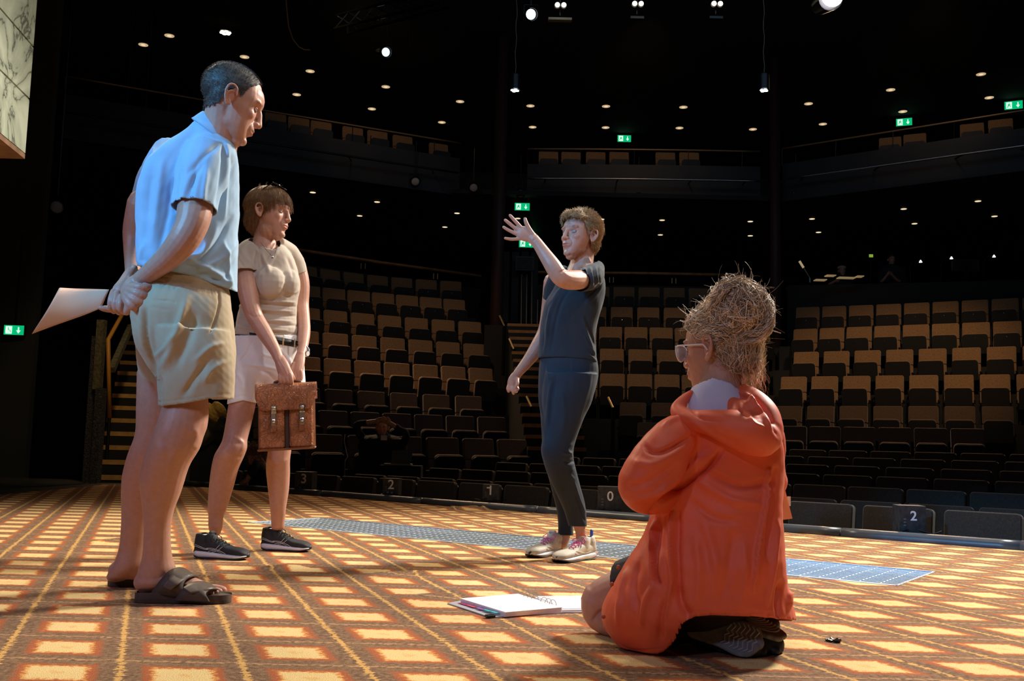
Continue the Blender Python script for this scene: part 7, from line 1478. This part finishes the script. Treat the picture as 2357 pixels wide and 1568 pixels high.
# ------------------------------------------------------------------ people among the seats
DARKC = mat('dark_navy_cloth', (.010, .013, .020), .85, noise=(10, .2)); DKH = mat('dark_hair', (.03, .02, .015), .6, noise=(60, .5), bump=(90, .8, .01))
def small_person(lab, d, head, hr, torso, arms, hairc, tone=(1, 1, 1), clothes=DARKC, fwd=(0, -1, 0), cap=None, curls=0, bare=True):
    """head (px,py), torso rows, arms: list of (points px,py,dd,r, split) - sleeve up to split, bare after it"""
    g = thing('person', lab, 'person'); h = Head(P(*head, d), fwd, (0, 0, 1), hr)
    b = head_body(h); b.merge(ear(h, -1)); b.merge(ear(h, 1)); b.limb([(*h.w((0, -.02, -.06)), .05*hr), (*h.w((0, -.03, -.14)), .055*hr)], 12)
    for pts in arms: b.limb([(*P(x, y, d+dd), r) for x, y, dd, r in pts], 12)
    for pts in arms:
        x, y, dd, r = pts[-1]; x0, y0, d0, _ = pts[-2]; e = P(x, y, d+dd); f = nrm(e-P(x0, y0, d+d0)); s = nrm(np.cross(f, (0, 1, 0)))
        for k in range(4): b.limb([(*(e+s*(k-1.5)*.018), .009), (*(e+s*(k-1.5)*.020+f*.05), .0085), (*(e+s*(k-1.5)*.018+f*.085), .007)], 8, 2)
        b.limb([(*(e-s*.03-f*.02), .011), (*(e-s*.05+f*.03), .009)], 8, 2)
    core(b, [(a, c, y, d+dd, .6) for a, c, y, dd in torso], .97); V, Q = b.fuse(.0065, 1); V = face_dents(V, h); T = face_tint(V, h, tint0(V)); mk('body', V, Q, SKIN, g, T); eyes(h, g, fwd)
    b = Body(); torso_ring([(a-2, c+2, y, d+dd, .68) for a, c, y, dd in torso], b=b)
    for pts in arms: 
        n = pts[0][4] if len(pts[0]) > 4 else max(2, len(pts)-1); b.limb([(*P(x, y, d+dd), r*1.25) for x, y, dd, r in [p[:4] for p in pts[:n]]], 12, rnd=False)
    V, Q = b.fuse(.012, 2); V = folds(V, Q, [], [(20, .006, 3, (1, 1, .6))]); mk('top', V, Q, clothes, g)
    def mm(p): return p[:, 2] > np.interp(p[:, 1], [-.12, -.04, .0, .03, .09], [-.07, -.05, .01, .035, .07])
    cv, cq = hair_cap(h, (0, -.018, .044), (.084, .106, .086), mm, .007, 20); ho = mk('hair', cv, cq, hairc, g)
    if curls:
        rs = np.random.RandomState(curls); L = []
        for i in range(curls): p = nrm(rs.normal(size=3)*[1, 1, .9]+[0, -.2, .35]); c = np.array([0, -.015, .03])+p*.10; ph = rs.uniform(0, 6); L.append([h.w(c+p*.007*k+np.array([math.cos(ph+k*.9), math.sin(ph+k*.9), math.sin(ph*2+k)])*.008) for k in range(9)])
        strands('curls', L, .0022, hairc, ho, .6)
    if cap: m = MB(); T_ = Matrix.Translation(Vector(h.w((0, -.01, .075)))); m.ball((0, 0, 0), (.10*hr, .115*hr, .055*hr), 18, T_); m.build('cap', cap, g, True)
    return g
small_person('dark-clad person slouching among the seats with both forearms raised to the face', 12.7, (880, 985), 1.0, [(868, 893, 1000, 0), (830, 930, 1012, 0), (828, 935, 1045, .05), (832, 930, 1085, .1)],
   [[(842, 1020, 0, .045), (828, 1000, -.08, .042), (822, 978, -.12, .036), (845, 973, -.16, .032), (868, 969, -.19, .026)], [(925, 1022, 0, .045), (934, 1008, -.08, .042), (932, 996, -.12, .036), (910, 982, -.16, .032), (892, 971, -.19, .026)]], DKH)
m = MB(); c = P(884, 1008, 12.50); m.box(tuple(c), (.075, .008, .06)); o = m.build('name_badge', PAPER); tag(o, 'small pale badge on the chest of the slouching person', 'badge')
g = thing('laptop', 'open laptop with dull khaki lid standing in front of the slouching person', 'laptop'); KL = mat('khaki_grey_lid', (.09, .085, .06), .5)
a, b_, c, dd = P(899, 1067, 12.0), P(944, 1069, 12.0), P(951, 1036, 12.12), P(903, 1037, 12.12); m = MB(); up = np.array([0, .012, 0]); m.add([tuple(q) for q in (a, b_, c, dd)]+[tuple(q+up) for q in (a, b_, c, dd)], [(0, 1, 2, 3), (7, 6, 5, 4), (0, 4, 5, 1), (1, 5, 6, 2), (2, 6, 7, 3), (3, 7, 4, 0)]); m.build('screen_lid', KL, g)
m = MB(); c = (a+b_)/2; m.box((c[0]-.04, c[1]+.14, c[2]-.008), (.33, .24, .018)); m.build('keyboard_base', mat('silver_laptop', (.35, .33, .28), .4), g)
m = MB(); m.box((c[0], c[1]+.12, c[2]-.26), (.5, .3, .48)); o = m.build('equipment_case', DARKC); tag(o, 'black case under the laptop in the seats', 'case')
o = MB().tube([P(794, 1000, 12.3), P(792, 1015, 12.3), P(797, 1040, 12.3), P(800, 1052, 12.3), P(794, 1062, 12.3), P(793, 1100, 12.3)], .006, 5).build('white_cable', mat('white_cable_plastic', (.5, .5, .5), .5)); tag(o, 'thin white cable hanging beside the slouching person', 'cable')
small_person('curly-haired person leaning down in the front row behind the briefcase', 11.0, (588, 1052), .95, [(578, 600, 1066, .1), (572, 612, 1078, .1), (570, 616, 1120, .12)], [[(596, 1078, 0, .042), (592, 1070, -.12, .040), (586, 1078, -.18, .036), (574, 1096, -.20, .030), (565, 1112, -.22, .022)]], mat('curly_brown_hair', (.16, .085, .04), .7, noise=(60, .5)), fwd=(-.6, -.6, -.5), curls=420)
# jacket draped over a seat behind the man's knee
YEL = mat('mustard_cloth', (.50, .33, .075), .85, noise=(20, .15)); GG = mat('grey_green_cloth', (.15, .15, .085), .85, noise=(15, .2))
b = Body(); b.limb([(*P(479, 936, 11.9), .045), (*P(490, 955, 11.85), .07), (*P(497, 966, 11.85), .05)], 14); b.limb([(*P(498, 933, 11.9), .05), (*P(508, 944, 11.85), .06), (*P(518, 962, 11.9), .04)], 14); V, Q = b.fuse(.009, 2); V = folds(V, Q, [([(484, 934), (492, 960)], 2, -.012), ([(503, 932), (512, 958)], 2, -.012)], [(25, .008, 6, (1, 1, 1))]); o = mk('draped_jacket', V, Q, YEL, None); tag(o, 'mustard yellow jacket draped over a seat behind the man\'s knee', 'jacket')
b = Body(); b.limb([(*P(482, 965, 12.0), .09), (*P(480, 985, 12.0), .12), (*P(470, 1008, 12.0), .12)], 14); V, Q = b.fuse(.011, 2); V = folds(V, Q, [([(476, 965), (490, 1000)], 3, .01)], [(16, .012, 7, (1, 1, 1))]); o = mk('folded_coat', V, Q, GG, None); tag(o, 'grey-green coat folded under the mustard yellow jacket', 'coat')
b = Body(); b.limb([(*P(512, 968, 11.8), .05), (*P(508, 990, 11.8), .08), (*P(506, 1015, 11.8), .07)], 14); V, Q = b.fuse(.009, 2); V = folds(V, Q, [], [(26, .009, 9, (1, 1, 1))]); o = mk('black_bag', V, Q, DARKC, None); tag(o, 'black crumpled bag beside the grey-green coat', 'bag')
c = P(497, 1010, 12.0); m = MB(); m.box((c[0], 12.25, (c[2]-.77)/2-.02), (.55, .6, c[2]+.77), bev=.02); o = m.build('flight_case', DARKC); tag(o, 'black case under the mustard jacket and coat', 'case')
# operators at the control desk
CAPM = mat('pale_knit_cap', (.42, .36, .26), .9)
small_person('dim person in a pale cap sitting low behind the control desk', 22.5, (1938, 624), 1.0, [(1932, 1946, 634, .0), (1915, 1964, 644, .05), (1912, 1968, 668, .05)], [[(1920, 650, 0, .05), (1910, 655, -.2, .04), (1925, 646, -.4, .028)]], DKH, cap=CAPM)
small_person('second dim operator behind the control desk, hands folded at the chin', 22.4, (2052, 598), 1.0, [(2044, 2060, 612, .0), (2025, 2080, 622, .05), (2022, 2084, 665, .05)], [[(2028, 632, 0, .05), (2030, 648, -.2, .04), (2043, 632, -.35, .028)], [(2078, 632, 0, .05), (2070, 648, -.2, .04), (2052, 632, -.35, .028)]], DKH)
# ------------------------------------------------------------------ move each world-built thing's empty to its own base
bpy.context.view_layer.update()
for o in list(bpy.data.objects):
    if o.type == 'EMPTY' and o.parent is None and o.location.length < 1e-6:
        pts = []
        for c in o.children_recursive:
            if c.type == 'MESH':
                for q in c.bound_box: pts.append(c.matrix_world @ Vector(q))
        if not pts: continue
        lo = Vector([min(p[i] for p in pts) for i in range(3)]); hi = Vector([max(p[i] for p in pts) for i in range(3)])
        b = Vector(((lo.x+hi.x)/2, (lo.y+hi.y)/2, lo.z)); o.location = b; inv = Matrix.Translation(-b)
        for c in o.children: c.matrix_parent_inverse = inv
bpy.context.view_layer.update()
